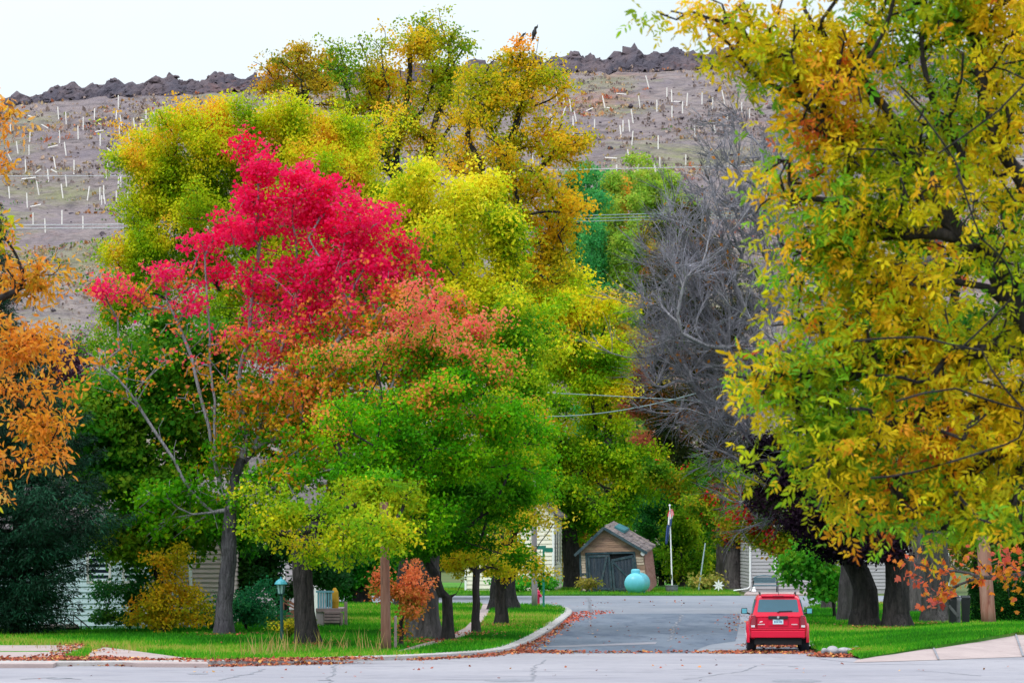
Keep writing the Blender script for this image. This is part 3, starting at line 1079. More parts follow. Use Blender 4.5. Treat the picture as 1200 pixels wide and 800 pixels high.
tuft = leaf_mesh('hill_scrub', pos, norm(rng.normal(size=pos.shape) * 0.5 + np.array([0, -0.2, 1])), rng.normal(size=pos.shape) + np.array([0, -2.0, 0]),
                 rng.gamma(2.5, 0.085, len(pos)) + 0.10, np.clip(colr, 0.01, 0.6), 'quad', M['litter'], 0)
tag(link('dry_scrub', tuft), 'dry brown and rusty scrub scattered over the bare mine hill', 'scrub', kind='stuff')
# low bushes, rusty and green, in loose colonies on the slope
n = 900
bx_ = rng.uniform(-100, 100, n * 4)
by_ = rng.uniform(376, 516, n * 4)
kp = snoise(np.stack([bx_, by_, by_ * 0], -1), 30, 61) + rng.normal(size=n * 4) * 0.3 > 0.55
bx_, by_ = bx_[kp][:n], by_[kp][:n]
bk = snoise(np.stack([bx_, by_, by_ * 0], -1), 38, 62) + rng.normal(size=len(bx_)) * 0.25
pos = np.stack([bx_, by_, hill_z(bx_, by_)], -1)
nl = 26
bs = rng.uniform(0.3, 1.0, len(bx_))
pos = np.repeat(pos, nl, 0) + rng.normal(size=(len(bx_) * nl, 3)) * np.repeat(bs, nl)[:, None] * np.array([0.75, 0.6, 0.22]) + np.array([0, 0, 0.12])
kk_ = np.repeat(bk, nl) + rng.normal(size=len(pos)) * 0.15
colr = grad(np.clip(0.5 + 0.5 * kk_, 0, 1), [(0, (168, 84, 58)), (0.3, (176, 112, 78)), (0.5, (150, 136, 84)), (0.7, (108, 124, 60)), (1, (66, 116, 56))])
me = leaf_mesh('hill_bushes', pos, rng.normal(size=pos.shape), rng.normal(size=pos.shape) * 0.6 + np.array([0, -0.8, 0.8]), rng.uniform(0.12, 0.34, len(pos)), colr * (1 + 0.15 * rng.normal(size=(len(pos), 1))), 'quad', M['litter'], 0)
tag(link('hill_bushes', me), 'low rusty and green bushes growing in patches on the mine hill', 'bushes', kind='stuff')
n = 2600
tx = rng.uniform(-105, 105, n)
ty = rng.uniform(400, 520, n)
V, idx, cnt = rocks(np.stack([tx, ty, hill_z(tx, ty)], -1), rng.gamma(1.4, 0.07, n) + 0.06, rng)
tag(link('hill_stones', raw_mesh('hill_stones', V, idx, cnt, M['rock'])), 'small dark stones strewn over the slope of the mine hill', 'stones', kind='stuff')

# ------------------------------------------------------------------ grass blades and fallen leaves
def lawn_points(poly, n, y0, y1, x0, x1, pw=1.6):
    y = y0 + (y1 - y0) * rng.uniform(0, 1, n) ** pw
    x = rng.uniform(x0, x1, n)
    k = in_poly(x, y, poly)
    vis = np.abs(x / y) < 0.145
    return x[k & vis], y[k & vis]


def blades(x, y, z, h0, h1, wid, cols, name, label):
    n = len(x)
    pos = np.stack([x, y, z], -1)
    pn = snoise(pos * np.array([1, 0.5, 1]), 9, 21)
    colr = grad(np.clip(0.45 + 0.32 * pn + 0.16 * snoise(pos, 3.1, 33) + 0.2 * rng.normal(size=n), 0, 1), cols)
    ax = norm(rng.normal(size=(n, 3)) * np.array([0.45, 0.45, 0.1]) + np.array([0, 0, 1]))
    me = leaf_mesh(name, pos, ax, rng.normal(size=(n, 3)) * np.array([0.6, 0.2, 0.1]) + np.array([0, -1, 0]), rng.uniform(h0, h1, n), colr, 'blade', M['grassblade'], 0)
    return tag(link(name, me), label, 'grass', kind='stuff')


GREEN = [(0, (34, 100, 12)), (0.35, (54, 140, 18)), (0.65, (84, 164, 24)), (0.85, (132, 168, 40)), (1, (170, 164, 76))]
x, y = lawn_points(kerbL, 330000, 104, 190, -24, 4)
walkmask = np.zeros(len(x), bool)
WALKS = [[(-300, 755), (90, 755), (105, 757.5), (60, 778), (-300, 778)], [(122, 757.8), (150, 761), (242, 773.5), (244, 777.5), (100, 777.5), (100, 771), (108, 762)],
         [(566, 706.6), (580, 706.6), (570, 722), (556, 742), (540, 748), (505, 757), (480, 763.5), (458, 764), (480, 758), (525, 745), (545, 735), (560, 720)],
         [(-300, 769.5), (100, 771), (105, 782), (-300, 782)]]
for wk in WALKS:
    walkmask |= in_poly(x, y, [G(px, py, 0.116)[:2] for px, py in wk])
x, y = x[~walkmask], y[~walkmask]
blades(x, y, np.full(len(x), 0.10), 0.07, 0.20, 1, GREEN, 'lawn_grass', 'short bright green grass of the lawn left of the street')
x, y = lawn_points(kerbR, 260000, 108, 190, 8, 28, 1.3)
front = np.interp(x, [q[0] for q in e1], [q[1] for q in e1])
bz = np.interp(y - front, [-0.01, 0, 7, 22], [0, 1, 1, 0]) * np.interp(x, [q[0] for q in e1], [q[2] - 0.1 for q in e1], left=0)
k = (y > front + 0.05) | (x < e1[0][0])
x, y, bz = x[k], y[k], bz[k]
blades(x, y, 0.10 + np.maximum(bz, 0), 0.07, 0.19, 1, GREEN, 'lawn_grass', 'bright green grass of the lawn and bank right of the street')
xb = rng.uniform(e1[0][0], min(e1[-1][0], 24), 90000)
fb = np.interp(xb, [q[0] for q in e1], [q[1] for q in e1])
zb = np.interp(xb, [q[0] for q in e1], [q[2] for q in e1])
ub = rng.uniform(-0.02, 1, len(xb))
blades(xb, fb + ub * 7, zb - 0.02, 0.06, 0.17, 1, GREEN, 'bank_grass', 'bright green grass on the bank above the concrete apron')
x = rng.uniform(-40, 22, 60000)
y = rng.uniform(214.8, 236, 60000)
k = x < G(868, 697.4)[0]
blades(x[k], y[k], np.full(k.sum(), 0.07), 0.06, 0.20, 1, [(0, (44, 104, 18)), (0.5, (78, 150, 26)), (1, (140, 160, 50))], 'verge_grass', 'grass verge across the far street')
# straw-coloured weeds by the kerb near the lamp post
xw = np.concatenate([rng.normal(G(px, py)[0], 0.45, 26) for px, py in ((308, 772), (320, 770), (338, 771), (352, 770), (385, 768), (410, 767), (300, 775), (430, 770), (140, 766), (112, 768), (90, 764), (50, 763))])
yw = np.concatenate([rng.normal(G(px, py)[1], 0.5, 26) for px, py in ((308, 772), (320, 770), (338, 771), (352, 770), (385, 768), (410, 767), (300, 775), (430, 770), (140, 766), (112, 768), (90, 764), (50, 763))])
hw = np.where(np.arange(len(xw)) < 208, 1.0, 0.45)
pos = np.stack([xw, yw, np.full(len(xw), 0.1)], -1)
me = leaf_mesh('dry_weeds', pos, norm(rng.normal(size=pos.shape) * 0.22 + np.array([0, 0, 1])), rng.normal(size=pos.shape) * 0.4 + np.array([0, -1, 0]), rng.uniform(0.15, 0.8, len(xw)) * hw,
               grad(rng.uniform(0, 1, len(xw)), [(0, (110, 130, 50)), (0.5, (168, 142, 80)), (1, (190, 160, 110))]), 'weed', M['grassblade'], 0)
tag(link('dry_weeds', me), 'straw coloured weeds along the kerb by the lamp post', 'weeds', kind='stuff')

LP = []


def litter(pxs, n, sx, sy, z=0.03):
    """drifts of leaves along a pixel polyline on the ground"""
    pts = [G(px, py, 0.0) for px, py in pxs]
    seg = rng.integers(0, len(pts) - 1, n)
    tt = rng.uniform(0, 1, n)[:, None]
    a = np.array(pts)[seg]
    b = np.array(pts)[seg + 1]
    p = a + (b - a) * tt + np.stack([rng.normal(size=n) * sx, rng.normal(size=n) * sy, np.zeros(n)], -1)
    p[:, 2] = z + rng.uniform(0, 0.03, n)
    LP.append(p)


litter([(-40, 777.5), (60, 777.5), (110, 778), (250, 778.5), (330, 778), (430, 776.5)], 2800, 0.35, 0.5, 0.13)
litter([(-40, 779), (60, 779.5), (250, 781), (400, 777.5)], 1600, 0.35, 0.25, 0.02)
litter([(100, 758), (85, 772)], 500, 0.4, 0.6, 0.13)
litter([(70, 774), (100, 777), (130, 777)], 900, 0.5, 0.5, 0.13)
litter([(480, 773.8), (560, 769.5), (592, 765)], 700, 0.25, 0.25, 0.02)
litter([(596, 764), (618, 754), (640, 741.5), (657, 729), (668, 721)], 2300, 0.28, 0.9, 0.02)
litter([(660, 727), (680, 719.5), (706, 717)], 420, 0.5, 1.6, 0.02)
litter([(600, 764), (640, 764)], 600, 0.7, 0.4, 0.02)
litter([(838, 764.8), (880, 764.5), (960, 765.5)], 900, 0.5, 0.55, 0.02)
litter([(890, 757), (945, 757)], 700, 0.35, 1.0, 0.02)
litter([(960, 769), (990, 770), (1018, 769)], 1400, 0.22, 0.3, 0.04)
litter([(1005, 768.5), (1060, 761), (1110, 753.5)], 500, 0.3, 0.15, 0.16)
litter([(820, 764), (640, 765.5)], 250, 0.4, 0.5, 0.02)
litter([(866, 720), (868, 740)], 120, 0.35, 1.5, 0.02)
litter([(620, 712), (700, 706), (860, 707)], 60, 1.2, 4, 0.02)
litter([(640, 740), (850, 745)], 60, 1.0, 8, 0.02)
litter([(200, 785), (1100, 786)], 60, 2.0, 3.0, 0.02)
litter([(330, 760), (520, 752), (600, 735)], 260, 1.5, 5.0, 0.17)
litter([(950, 735), (1080, 740)], 120, 1.3, 7.0, 0.17)
for tx_, ty_, td_ in ((262, 747, 129), (361, 760, 118), (497, 756, 124), (525, 754, 122), (587, 736, 143), (558, 746, 131), (1014, 738, 140), (1051, 739, 139), (1097, 734, 147)):
    litter([(tx_ - 14, ty_ + 2), (tx_ + 14, ty_ + 2)], 90, 0.5, 1.2, 0.19)
pos = np.concatenate(LP)
n = len(pos)
colr = grad(rng.uniform(0, 1, n), [(0, (84, 44, 38)), (0.3, (128, 60, 46)), (0.6, (164, 82, 58)), (0.85, (182, 112, 74)), (0.95, (200, 156, 84)), (1, (110, 72, 60))])
red = (np.abs(pos[:, 1] - 170) < 20) & (pos[:, 0] < 5)
colr[red] = grad(rng.uniform(0, 1, red.sum()), [(0, (130, 50, 44)), (0.5, (176, 74, 58)), (1, (196, 104, 70))])
me = leaf_mesh('fallen_leaves', pos, rng.normal(size=(n, 3)) * np.array([1, 1, 0.25]), rng.normal(size=(n, 3)) * 0.45 + np.array([0, -0.15, 1]), rng.uniform(0.06, 0.125, n),
               colr * (1 + 0.18 * rng.normal(size=(n, 1))).clip(0.5, 1.5), 'maple', M['litter'], 0)
tag(link('fallen_leaves', me), 'brown and orange fallen leaves drifted along the kerbs and gutters', 'leaves', kind='stuff')

# ================================================================== THINGS
# ------------------------------------------------------------------ the red car, seen from behind; built with its tail at y=0, nose along +y
def build_car():
    g = np.array((7.92, 114.3, 0.004))
    root = thing('parked_car', 'red boxy four-wheel-drive car parked at the right kerb, seen from behind', 'car', g)
    yaw = -0.055

    def W(mb):
        c, s = math.cos(yaw), math.sin(yaw)
        mb.v = [(x * c - y * s, x * s + y * c, z) for x, y, z in mb.v]
        return mb
    # body shell: cross sections lofted along the length
    def sect(y, zb, wb, zw, ww, zt, wt, r=0.07):
        """half outline bottom centre to top centre, mirrored"""
        h = [(wb - 0.06, zb), (wb, zb + 0.06), (ww, zw), (ww - 0.015, zw + 0.10), (wt + 0.02, zt - r), (wt - r * 0.7, zt - 0.012), (wt * 0.5, zt)]
        return [(x, y, z) for x, z in h] + [(-x, y, z) for x, z in h[::-1]]
    S = [sect(0.03, 0.46, 0.80, 0.80, 0.83, 1.06, 0.78), sect(0.0, 0.50, 0.82, 0.80, 0.84, 1.08, 0.79),
         sect(0.12, 0.43, 0.84, 0.80, 0.865, 1.10, 0.80), sect(0.45, 0.40, 0.85, 0.82, 0.875, 1.12, 0.82), sect(1.6, 0.36, 0.85, 0.82, 0.875, 1.12, 0.83),
         sect(3.0, 0.36, 0.85, 0.82, 0.87, 1.10, 0.82), sect(3.3, 0.36, 0.85, 0.82, 0.87, 1.08, 0.80), sect(4.3, 0.40, 0.83, 0.78, 0.85, 1.03, 0.74), sect(4.48, 0.46, 0.78, 0.75, 0.80, 0.95, 0.68)]
    m = MB()
    k = len(S[0])
    vs = [p for s in S for p in s]
    fs = []
    for i in range(len(S) - 1):
        for j in range(k):
            j2 = (j + 1) % k
            fs.append((i * k + j, (i + 1) * k + j, (i + 1) * k + j2, i * k + j2))
    fs.append(tuple(range(k)))
    fs.append(tuple((len(S) - 1) * k + j for j in range(k))[::-1])
    m.add(vs, fs)
    body = W(m).build('body', M['car_red'], root, world=False, bevel=0.015)
    # greenhouse with roof
    m = MB()
    T = [(0.04, 1.07, 0.765, 1.09, 0.75), (0.24, 1.07, 0.775, 1.66, 0.60), (0.42, 1.07, 0.785, 1.705, 0.61), (1.6, 1.07, 0.80, 1.735, 0.625), (2.3, 1.07, 0.80, 1.71, 0.61), (3.05, 1.06, 0.79, 1.10, 0.72)]
    vs, fs = [], []
    for y, zb, wb, zt, wt in T:
        h = [(wb, zb), (wt + (wb - wt) * 0.12, zt - 0.08 if zt > 1.3 else zt - 0.005), (wt - 0.05, zt - 0.015 if zt > 1.3 else zt - 0.002), (wt * 0.5, zt)]
        vs += [(x, y, z) for x, z in h] + [(-x, y, z) for x, z in h[::-1]]
    k = 8
    for i in range(len(T) - 1):
        for j in range(k):
            j2 = (j + 1) % k
            fs.append((i * k + j, (i + 1) * k + j, (i + 1) * k + j2, i * k + j2))
    fs.append(tuple(range(k)))
    fs.append(tuple((len(T) - 1) * k + j for j in range(k))[::-1])
    m.add(vs, fs)
    cab = W(m).build('cabin', M['car_red'], root, world=False, bevel=0.012)
    def yb(z):      # slope of the tailgate above the belt
        return 0.04 + (z - 1.08) / (1.66 - 1.08) * 0.20
    def panel(pts, t, name, mat, parent, bevel=0.0, smooth=False):
        """pts (x,z) on the tailgate slope, standing t proud of it"""
        mm = MB()
        n_ = len(pts)
        vs = [(x, (yb(z) if z > 1.08 else 0.0) + 0.02, z) for x, z in pts] + [(x, (yb(z) if z > 1.08 else 0.0) - t, z) for x, z in pts]
        mm.add(vs, [tuple(range(n_, 2 * n_)), tuple(range(n_))[::-1]] + [(i, (i + 1) % n_, n_ + (i + 1) % n_, n_ + i) for i in range(n_)])
        return W(mm).build(name, mat, parent, world=False, bevel=bevel)
    glass = panel([(-0.615, 1.235), (-0.60, 1.215), (0.60, 1.215), (0.615, 1.235), (0.565, 1.565), (0.54, 1.585), (-0.54, 1.585), (-0.565, 1.565)], 0.008, 'rear_window', M['glass_car'], root)
    m = MB()
    m.bar((-0.02, -0.03 + yb(1.2), 1.20), (0.06, yb(1.24) - 0.03, 1.245), 0.03, 0.02).bar((0.05, yb(1.24) - 0.03, 1.235), (0.42, yb(1.25) - 0.03, 1.25), 0.018, 0.018)
    W(m).build('wiper', M['black'], root, world=False)
    # roof rails, spoiler and aerial
    for s in (-1, 1):
        m = MB()
        m.tube([(s * 0.53, 0.5, 1.70), (s * 0.53, 0.62, 1.765), (s * 0.55, 1.5, 1.785), (s * 0.54, 2.2, 1.765), (s * 0.53, 2.35, 1.70)], 0.022, 8)
        W(m).build('roof_rail', M['black'], root, world=False)
    m = MB()
    m.box(-0.50, 0.50, 0.17, 0.42, 1.66, 1.715)
    W(m).build('roof_spoiler', M['car_red'], root, world=False, bevel=0.02)
    m = MB()
    m.box(-0.16, 0.16, 0.158, 0.172, 1.672, 1.70)
    W(m).build('high_brake_light', M['lens_red'], root, world=False)
    m = MB()
    m.tube([(0.02, 0.7, 1.70), (0.02, 0.66, 2.12)], [0.008, 0.005], 6)
    W(m).build('aerial', M['black'], root, world=False)
    # tailgate: shut lines, plate recess, number plate, handle bar
    m = MB()
    m.box(-0.62, 0.62, -0.006, 0.02, 0.712, 0.722).box(-0.635, -0.625, -0.006, 0.02, 0.712, 1.05).box(0.625, 0.635, -0.006, 0.02, 0.712, 1.05)
    W(m).build('shut_line', M['dark'], root, world=False)
    hb = MB()
    hb.box(-0.29, 0.29, -0.045, 0.01, 1.005, 1.10)
    hb = W(hb).build('handle_bar', M['black'], root, world=False, bevel=0.012)
    m = MB()
    m.add([(-0.035, -0.05, 1.095), (0.035, -0.05, 1.095), (0.035, -0.05, 1.05), (0, -0.05, 1.02), (-0.035, -0.05, 1.05),
           (-0.035, -0.03, 1.095), (0.035, -0.03, 1.095), (0.035, -0.03, 1.05), (0, -0.03, 1.02), (-0.035, -0.03, 1.05)],
          [(0, 4, 3, 2, 1), (0, 1, 6, 5), (1, 2, 7, 6), (2, 3, 8, 7), (3, 4, 9, 8), (4, 0, 5, 9)])
    W(m).build('emblem', M['chrome'], hb, world=False)
    m = MB()
    m.box(-0.29, 0.29, -0.004, 0.01, 0.82, 1.0)
    W(m).build('plate_recess', M['car_red'], root, world=False)
    pl = MB()
    pl.box(-0.155, 0.155, -0.02, 0.0, 0.855, 1.0)
    pl = W(pl).build('number_plate', M['plate'], root, world=False, bevel=0.004)
    m = MB()
    for i, x in enumerate((-0.115, -0.075, -0.035, 0.015, 0.055, 0.095)):     # blurred characters
        m.box(x, x + 0.024, -0.024, -0.019, 0.895, 0.955)
    m.box(-0.07, 0.07, -0.024, -0.019, 0.972, 0.984)
    W(m).build('plate_characters', M['plate_ink'], pl, world=False)
    for x0, n_ in ((-0.60, 6), (0.40, 5)):
        m = MB()
        for i in range(n_):
            m.box(x0 + i * 0.036, x0 + i * 0.036 + 0.025, -0.008, 0.005, 0.835, 0.865)
        W(m).build('badge', M['lens_white'], root, world=False)
    m = MB()
    m.add([(-0.56, -0.008, 0.905), (-0.47, -0.008, 0.92), (-0.455, -0.008, 0.945), (-0.53, -0.008, 0.94)], [(0, 1, 2, 3)])
    W(m).build('sticker', M['white'], root, world=False)
    # bumper with its crease
    m = MB()
    m.box(-0.80, 0.80, -0.09, 0.10, 0.455, 0.66)
    m.box(-0.80, 0.80, -0.06, 0.10, 0.672, 0.708)
    bp = W(m).build('rear_bumper', M['car_red'], root, world=False, bevel=0.025)
    m = MB()
    m.box(-0.70, 0.70, -0.01, 1.2, 0.24, 0.46)
    m.tube([(-0.45, -0.03, 0.30), (-0.45, 0.5, 0.30)], 0.035, 10)
    W(m).build('underbody', M['dark'], root, world=False, bevel=0.03)
    # tail lamps
    for s in (-1, 1):
        m = MB()
        m.hexa([(s * 0.665, -0.022, 0.80), (s * 0.845, 0.03, 0.80), (s * 0.845, 0.14, 0.80), (s * 0.665, 0.06, 0.80),
                (s * 0.665, -0.01, 1.12), (s * 0.80, 0.04, 1.12), (s * 0.80, 0.14, 1.12), (s * 0.665, 0.06, 1.12)])
        tl = W(m).build('tail_lamp', M['lens_red'], root, world=False, bevel=0.012)
        m = MB()
        m.box(min(s * 0.69, s * 0.80), max(s * 0.69, s * 0.80), -0.025, 0.02, 0.765, 0.825)
        W(m).build('reversing_lamp', M['lens_white'], tl, world=False)
    # wheel-arch flares
    for s in (-1, 1):
        for yc in (0.83, 3.55):
            m = MB()
            vs, fs = [], []
            na = 14
            for i in range(na + 1):
                a = math.pi * (i / na) * 1.1 - 0.16
                for (rr, xx) in ((0.40, 0.84), (0.40, 0.935), (0.47, 0.93), (0.52, 0.845)):
                    vs.append((s * xx, yc + rr * math.cos(a), 0.38 + rr * math.sin(a)))
            for i in range(na):
                for j in range(3):
                    fs.append((i * 4 + j, i * 4 + j + 1, i * 4 + 5 + j, i * 4 + 4 + j))
            m.add(vs, fs)
            W(m).build('wheel_arch', M['car_red'], root, world=False, smooth=True)
    # wheels
    for s in (-1, 1):
        for yc in (0.83, 3.55):
            m = MB()
            prof = [(0.20, 0.0), (0.33, 0.0), (0.365, 0.03), (0.375, 0.08), (0.375, 0.20), (0.365, 0.25), (0.33, 0.28), (0.20, 0.28)]
            m.tube([(s * (0.93 - 0.28) + s * t + 1e-4 * i * s, yc, 0.375) for i, (r_, t) in enumerate(prof)], [r_ for r_, t in prof], 28)
            # tread grooves
            for gx in (0.07, 0.14, 0.21):
                pass
            wh = W(m).build('wheel', M['rubber'], root, world=False)
            m = MB()
            m.tube([(s * 0.905, yc, 0.375), (s * 0.94, yc, 0.375)], [0.23, 0.215], 20)
            W(m).build('rim', M['chrome'], wh, world=False)
    # side windows and mirrors
    for s in (-1, 1):
        for (y0, y1) in ((0.35, 0.95), (1.02, 1.75), (1.82, 2.75)):
            m = MB()
            def xs_(z):
                return 0.80 + (0.65 - 0.80) * (z - 1.07) / 0.6 + 0.006
            y1t = y1 if y1 < 2 else y1 - 0.45
            q = [(y0, 1.16), (y1, 1.16), (y1t, 1.56), (y0 + 0.08, 1.56)]
            m.add([(s * xs_(z), y, z) for y, z in q] + [(s * (xs_(z) - 0.03), y, z) for y, z in q],
                  [(0, 1, 2, 3), (7, 6, 5, 4), (0, 4, 5, 1), (1, 5, 6, 2), (2, 6, 7, 3), (3, 7, 4, 0)])
            W(m).build('side_window', M['glass_car'], root, world=False)
        m = MB()
        m.hexa([(s * 0.90, 2.58, 1.10), (s * 1.09, 2.62, 1.11), (s * 1.09, 2.72, 1.11), (s * 0.90, 2.72, 1.10),
                (s * 0.90, 2.58, 1.29), (s * 1.075, 2.62, 1.285), (s * 1.075, 2.70, 1.285), (s * 0.90, 2.72, 1.29)])
        m.bar((s * 0.80, 2.66, 1.10), (s * 0.93, 2.66, 1.14), 0.06, 0.05)
        mr = W(m).build('door_mirror', M['black'], root, world=False, bevel=0.02)
        m = MB()
        m.box(min(s * 0.915, s * 1.06), max(s * 0.915, s * 1.06), 2.565, 2.60, 1.125, 1.265)
        W(m).build('mirror_glass', M['tank'], mr, world=False)
    return root


build_car()


# ------------------------------------------------------------------ houses
def placed(loc, yaw, pitch=0.0, shear=None):
    c, s = math.cos(yaw), math.sin(yaw)
    cp, sp = math.cos(pitch), math.sin(pitch)

    def f(mb):
        out = []
        for x, y, z in mb.v:
            if shear:
                x, y, z = shear(x, y, z)
            y, z = y * cp - z * sp, y * sp + z * cp
            out.append((x * c - y * s, x * s + y * c, z))
        mb.v = out
        return mb
    return f


def house(name, label, loc, yaw, w, dep, h, rise, wall_mat, roof_mat, step=0.13, wins=(), trim='white', ridge='x', corner=0.12, side_wins=()):
    """local: front wall on y=0 facing -y, x 0..w, back at y=dep"""
    root = thing(name, label, 'house', loc)
    W = placed(loc, yaw)
    m = MB()
    m.box(0, w, 0.0, dep, -0.3, h)
    hw = dep / 2
    if ridge == 'x':
        m.add([(0, 0, h), (0, dep, h), (0, hw, h + rise), (w, 0, h), (w, dep, h), (w, hw, h + rise)], [(0, 2, 1), (3, 4, 5)])
        top = lambda s: h
        topg = lambda s: h + rise * (1 - abs(s - 0.5) * 2)
        siding(m, (0, 0), (w, 0), 0.15, h, step)
        siding(m, (w, 0), (w, dep), 0.15, h + rise, step, top=lambda s: h + rise * (1 - abs(s - 0.5) * 2))
        siding(m, (0, dep), (0, 0), 0.15, h + rise, step, top=lambda s: h + rise * (1 - abs(s - 0.5) * 2))
    else:
        m.add([(0, 0, h), (w, 0, h), (w / 2, 0, h + rise), (0, dep, h), (w, dep, h), (w / 2, dep, h + rise)], [(0, 1, 2), (3, 5, 4)])
        siding(m, (0, 0), (w, 0), 0.15, h + rise, step, top=lambda s: h + rise * (1 - abs(s - 0.5) * 2))
        siding(m, (w, 0), (w, dep), 0.15, h, step)
        siding(m, (0, dep), (0, 0), 0.15, h, step)
    W(m).build('wall', M[wall_mat], root, world=False)
    m = MB()
    o, t = 0.35, 0.14
    if ridge == 'x':
        a = rise / hw
        m.hexa([(-o, -o, h - a * o + 0.02), (w + o, -o, h - a * o + 0.02), (w + o, hw, h + rise + 0.02), (-o, hw, h + rise + 0.02),
                (-o, -o, h - a * o + t), (w + o, -o, h - a * o + t), (w + o, hw, h + rise + t), (-o, hw, h + rise + t)])
        m.hexa([(-o, hw + .003, h + rise + 0.02), (w + o, hw + .003, h + rise + 0.02), (w + o, dep + o, h - a * o + 0.02), (-o, dep + o, h - a * o + 0.02),
                (-o, hw + .003, h + rise + t), (w + o, hw + .003, h + rise + t), (w + o, dep + o, h - a * o + t), (-o, dep + o, h - a * o + t)])
    else:
        a = rise / (w / 2)
        for s, c in ((0, w / 2 - 0.002), (w, w / 2 + 0.002)):
            e = -o if s == 0 else w + o
            m.hexa([(e, -o, h - a * o + 0.02), (c, -o, h + rise + 0.02), (c, dep + o, h + rise + 0.02), (e, dep + o, h - a * o + 0.02),
                    (e, -o, h - a * o + t), (c, -o, h + rise + t), (c, dep + o, h + rise + t), (e, dep + o, h - a * o + t)])
    W(m).build('roof', M[roof_mat], root, world=False)
    for (x, y) in ((-0.03, -0.035), (w - corner + 0.03, -0.035)):
        m = MB()
        m.box(x, x + corner, y - 0.03, y + corner, 0.05, h - 0.03)
        W(m).build('corner_trim', M[trim], root, world=False)
    for (x0, x1, z0, z1) in wins:
        m = MB()
        f = 0.09
        m.box(x0 - f, x1 + f, -0.055, 0.0, z0 - f, z0).box(x0 - f, x1 + f, -0.055, 0.0, z1, z1 + f)
        m.box(x0 - f, x0, -0.055, 0.0, z0, z1).box(x1, x1 + f, -0.055, 0.0, z0, z1)
        if z1 - z0 > 1.0:
            m.box(x0, x1, -0.045, -0.0, (z0 + z1) / 2 - 0.025, (z0 + z1) / 2 + 0.025)
        fr = W(m).build('window', M[trim], root, world=False)
        m = MB()
        m.box(x0, x1, -0.028, -0.003, z0, z1)
        W(m).build('pane', M['glass_dark'], fr, world=False)
    for (y0, y1, z0, z1) in side_wins:
        m = MB()
        m.box(w, w + 0.06, y0 - 0.08, y1 + 0.08, z0 - 0.08, z1 + 0.08)
        fr = W(m).build('window', M[trim], root, world=False)
        m = MB()
        m.box(w + 0.05, w + 0.066, y0, y1, z0, z1)
        W(m).build('pane', M['glass_dark'], fr, world=False)
    return root, W


def gx(px, d):
    return (px - CX) / F * d


# left house, pale blue boards behind the spruce, with its beige neighbour wing
d = 137.0
hl, W = house('house', 'pale blue clapboard house behind the spruce at the left', (gx(-60, d), d, 0.1), 0.0, gx(168, d) - gx(-60, d), 8, 3.6, 1.6, 'siding_blue', 'shingle',
              step=0.2, wins=[(6.28, 6.85, 1.75, 2.7), (5.0, 5.7, 1.75, 2.7), (2.4, 3.4, 1.6, 2.8)])
d = 139.0
hl2, W = house('house', 'beige clapboard house with white corner boards behind the bushes and red maple', (gx(150, d), d, 0.1), 0.0, gx(262, d) - gx(150, d), 8, 3.7, 1.6, 'siding_beige', 'shingle',
               step=0.17, wins=[(0.55, 1.05, 1.5, 2.6)])
for x_ in (2.20, 1.54):
    m = MB()
    m.box(x_, x_ + 0.13, -0.07, 0.0, 0.05, 3.6)
    W(m).build('corner_trim', M['white'], hl2, world=False)
m = MB()
m.box(1.68, 1.82, -0.10, 0.0, 0.6, 3.6)
W(m).build('shutter', M['trim_blue'], hl2, world=False)
# stair railing in front of the blue house
d = 133.5
rt = thing('stair_railing', 'thin black iron stair railing in front of the pale blue house', 'railing', (gx(92, d), d, 0.1))
p0, p1 = P(76, 722, d), P(92, 734, d)
q0, q1 = P(86, 719.5, d + 1), P(104, 734.5, d + 1)
for a, b, base_y in ((p0, p1, 0), (q0, q1, 1)):
    m = MB()
    m.tube([a, b, b + np.array((0.05, 0, -0.12))], 0.022, 6)
    m.build('handrail', M['iron'], rt)
    m = MB()
    m.tube([a - (0, 0, .3), b - (0, 0, .3)], 0.014, 6)
    m.build('lower_rail', M['iron'], rt)
for a, b in ((p0, p1), (q0, q1)):
    for t_ in (0.0, 0.5, 0.97):
        m = MB()
        q = a + (b - a) * t_
        m.tube([(q[0], q[1], 0.08), q], 0.018, 6)
        m.build('post', M['iron'], rt)
m = MB()
for i in range(3):
    m.box(gx(60, d) - 0.6 + i * 0.3, gx(86, d), d - 0.2, d + 1.5, 0.05 + 0.0, 0.1 + 0.17 * (3 - i) * 0.5)
m.build('steps', M['walk'], rt)

# second house with the wooden stair and the deck
d = 152.0
h2, W = house('house', 'lilac grey clapboard house behind the dark trunk and lamp post', (gx(296, d), d, 0.1), 0.0, gx(371, d) - gx(296, d), 7, 4.2, 2.2, 'siding_lilac', 'shingle', step=0.27,
              wins=[(0.5, 1.2, 1.4, 2.4)])
d = 146.0
st = thing('porch_stair', 'red brown wooden stair climbing to the lilac house behind the lamp post', 'stair', (gx(335, d), d, 0.1))
for k_ in (0, 1):
    m = MB()
    m.bar(P(318, 727, d + k_ * 1.0), P(352, 716, d + k_ * 1.0), 0.05, 0.26)
    m.build('stringer', M['wood_red'], st)
    m = MB()
    m.bar(P(330, 700, d + k_), P(354, 713, d + k_), 0.06, 0.09).bar(P(330, 704, d + k_), P(354, 717, d + k_), 0.04, 0.06)
    m.build('rail', M['wood_red'], st)
    for px, py in ((319, 727), (331, 700), (353, 713)):
        m = MB()
        q = P(px, py, d + k_)
        m.box(q[0] - 0.07, q[0] + 0.07, q[1] - 0.07, q[1] + 0.07, 0.08, q[2] + 0.05)
        m.build('post', M['wood_red'], st)
m = MB()
for i in range(6):
    q = P(320 + i * 5.4, 738 - i * 4.2, d + 0.5)
    m.box(q[0] - 0.15, q[0] + 0.15, d + 0.06, d + 0.94, q[2] - 0.03, q[2] + 0.01)
m.build('tread', M['wood_red'], st)
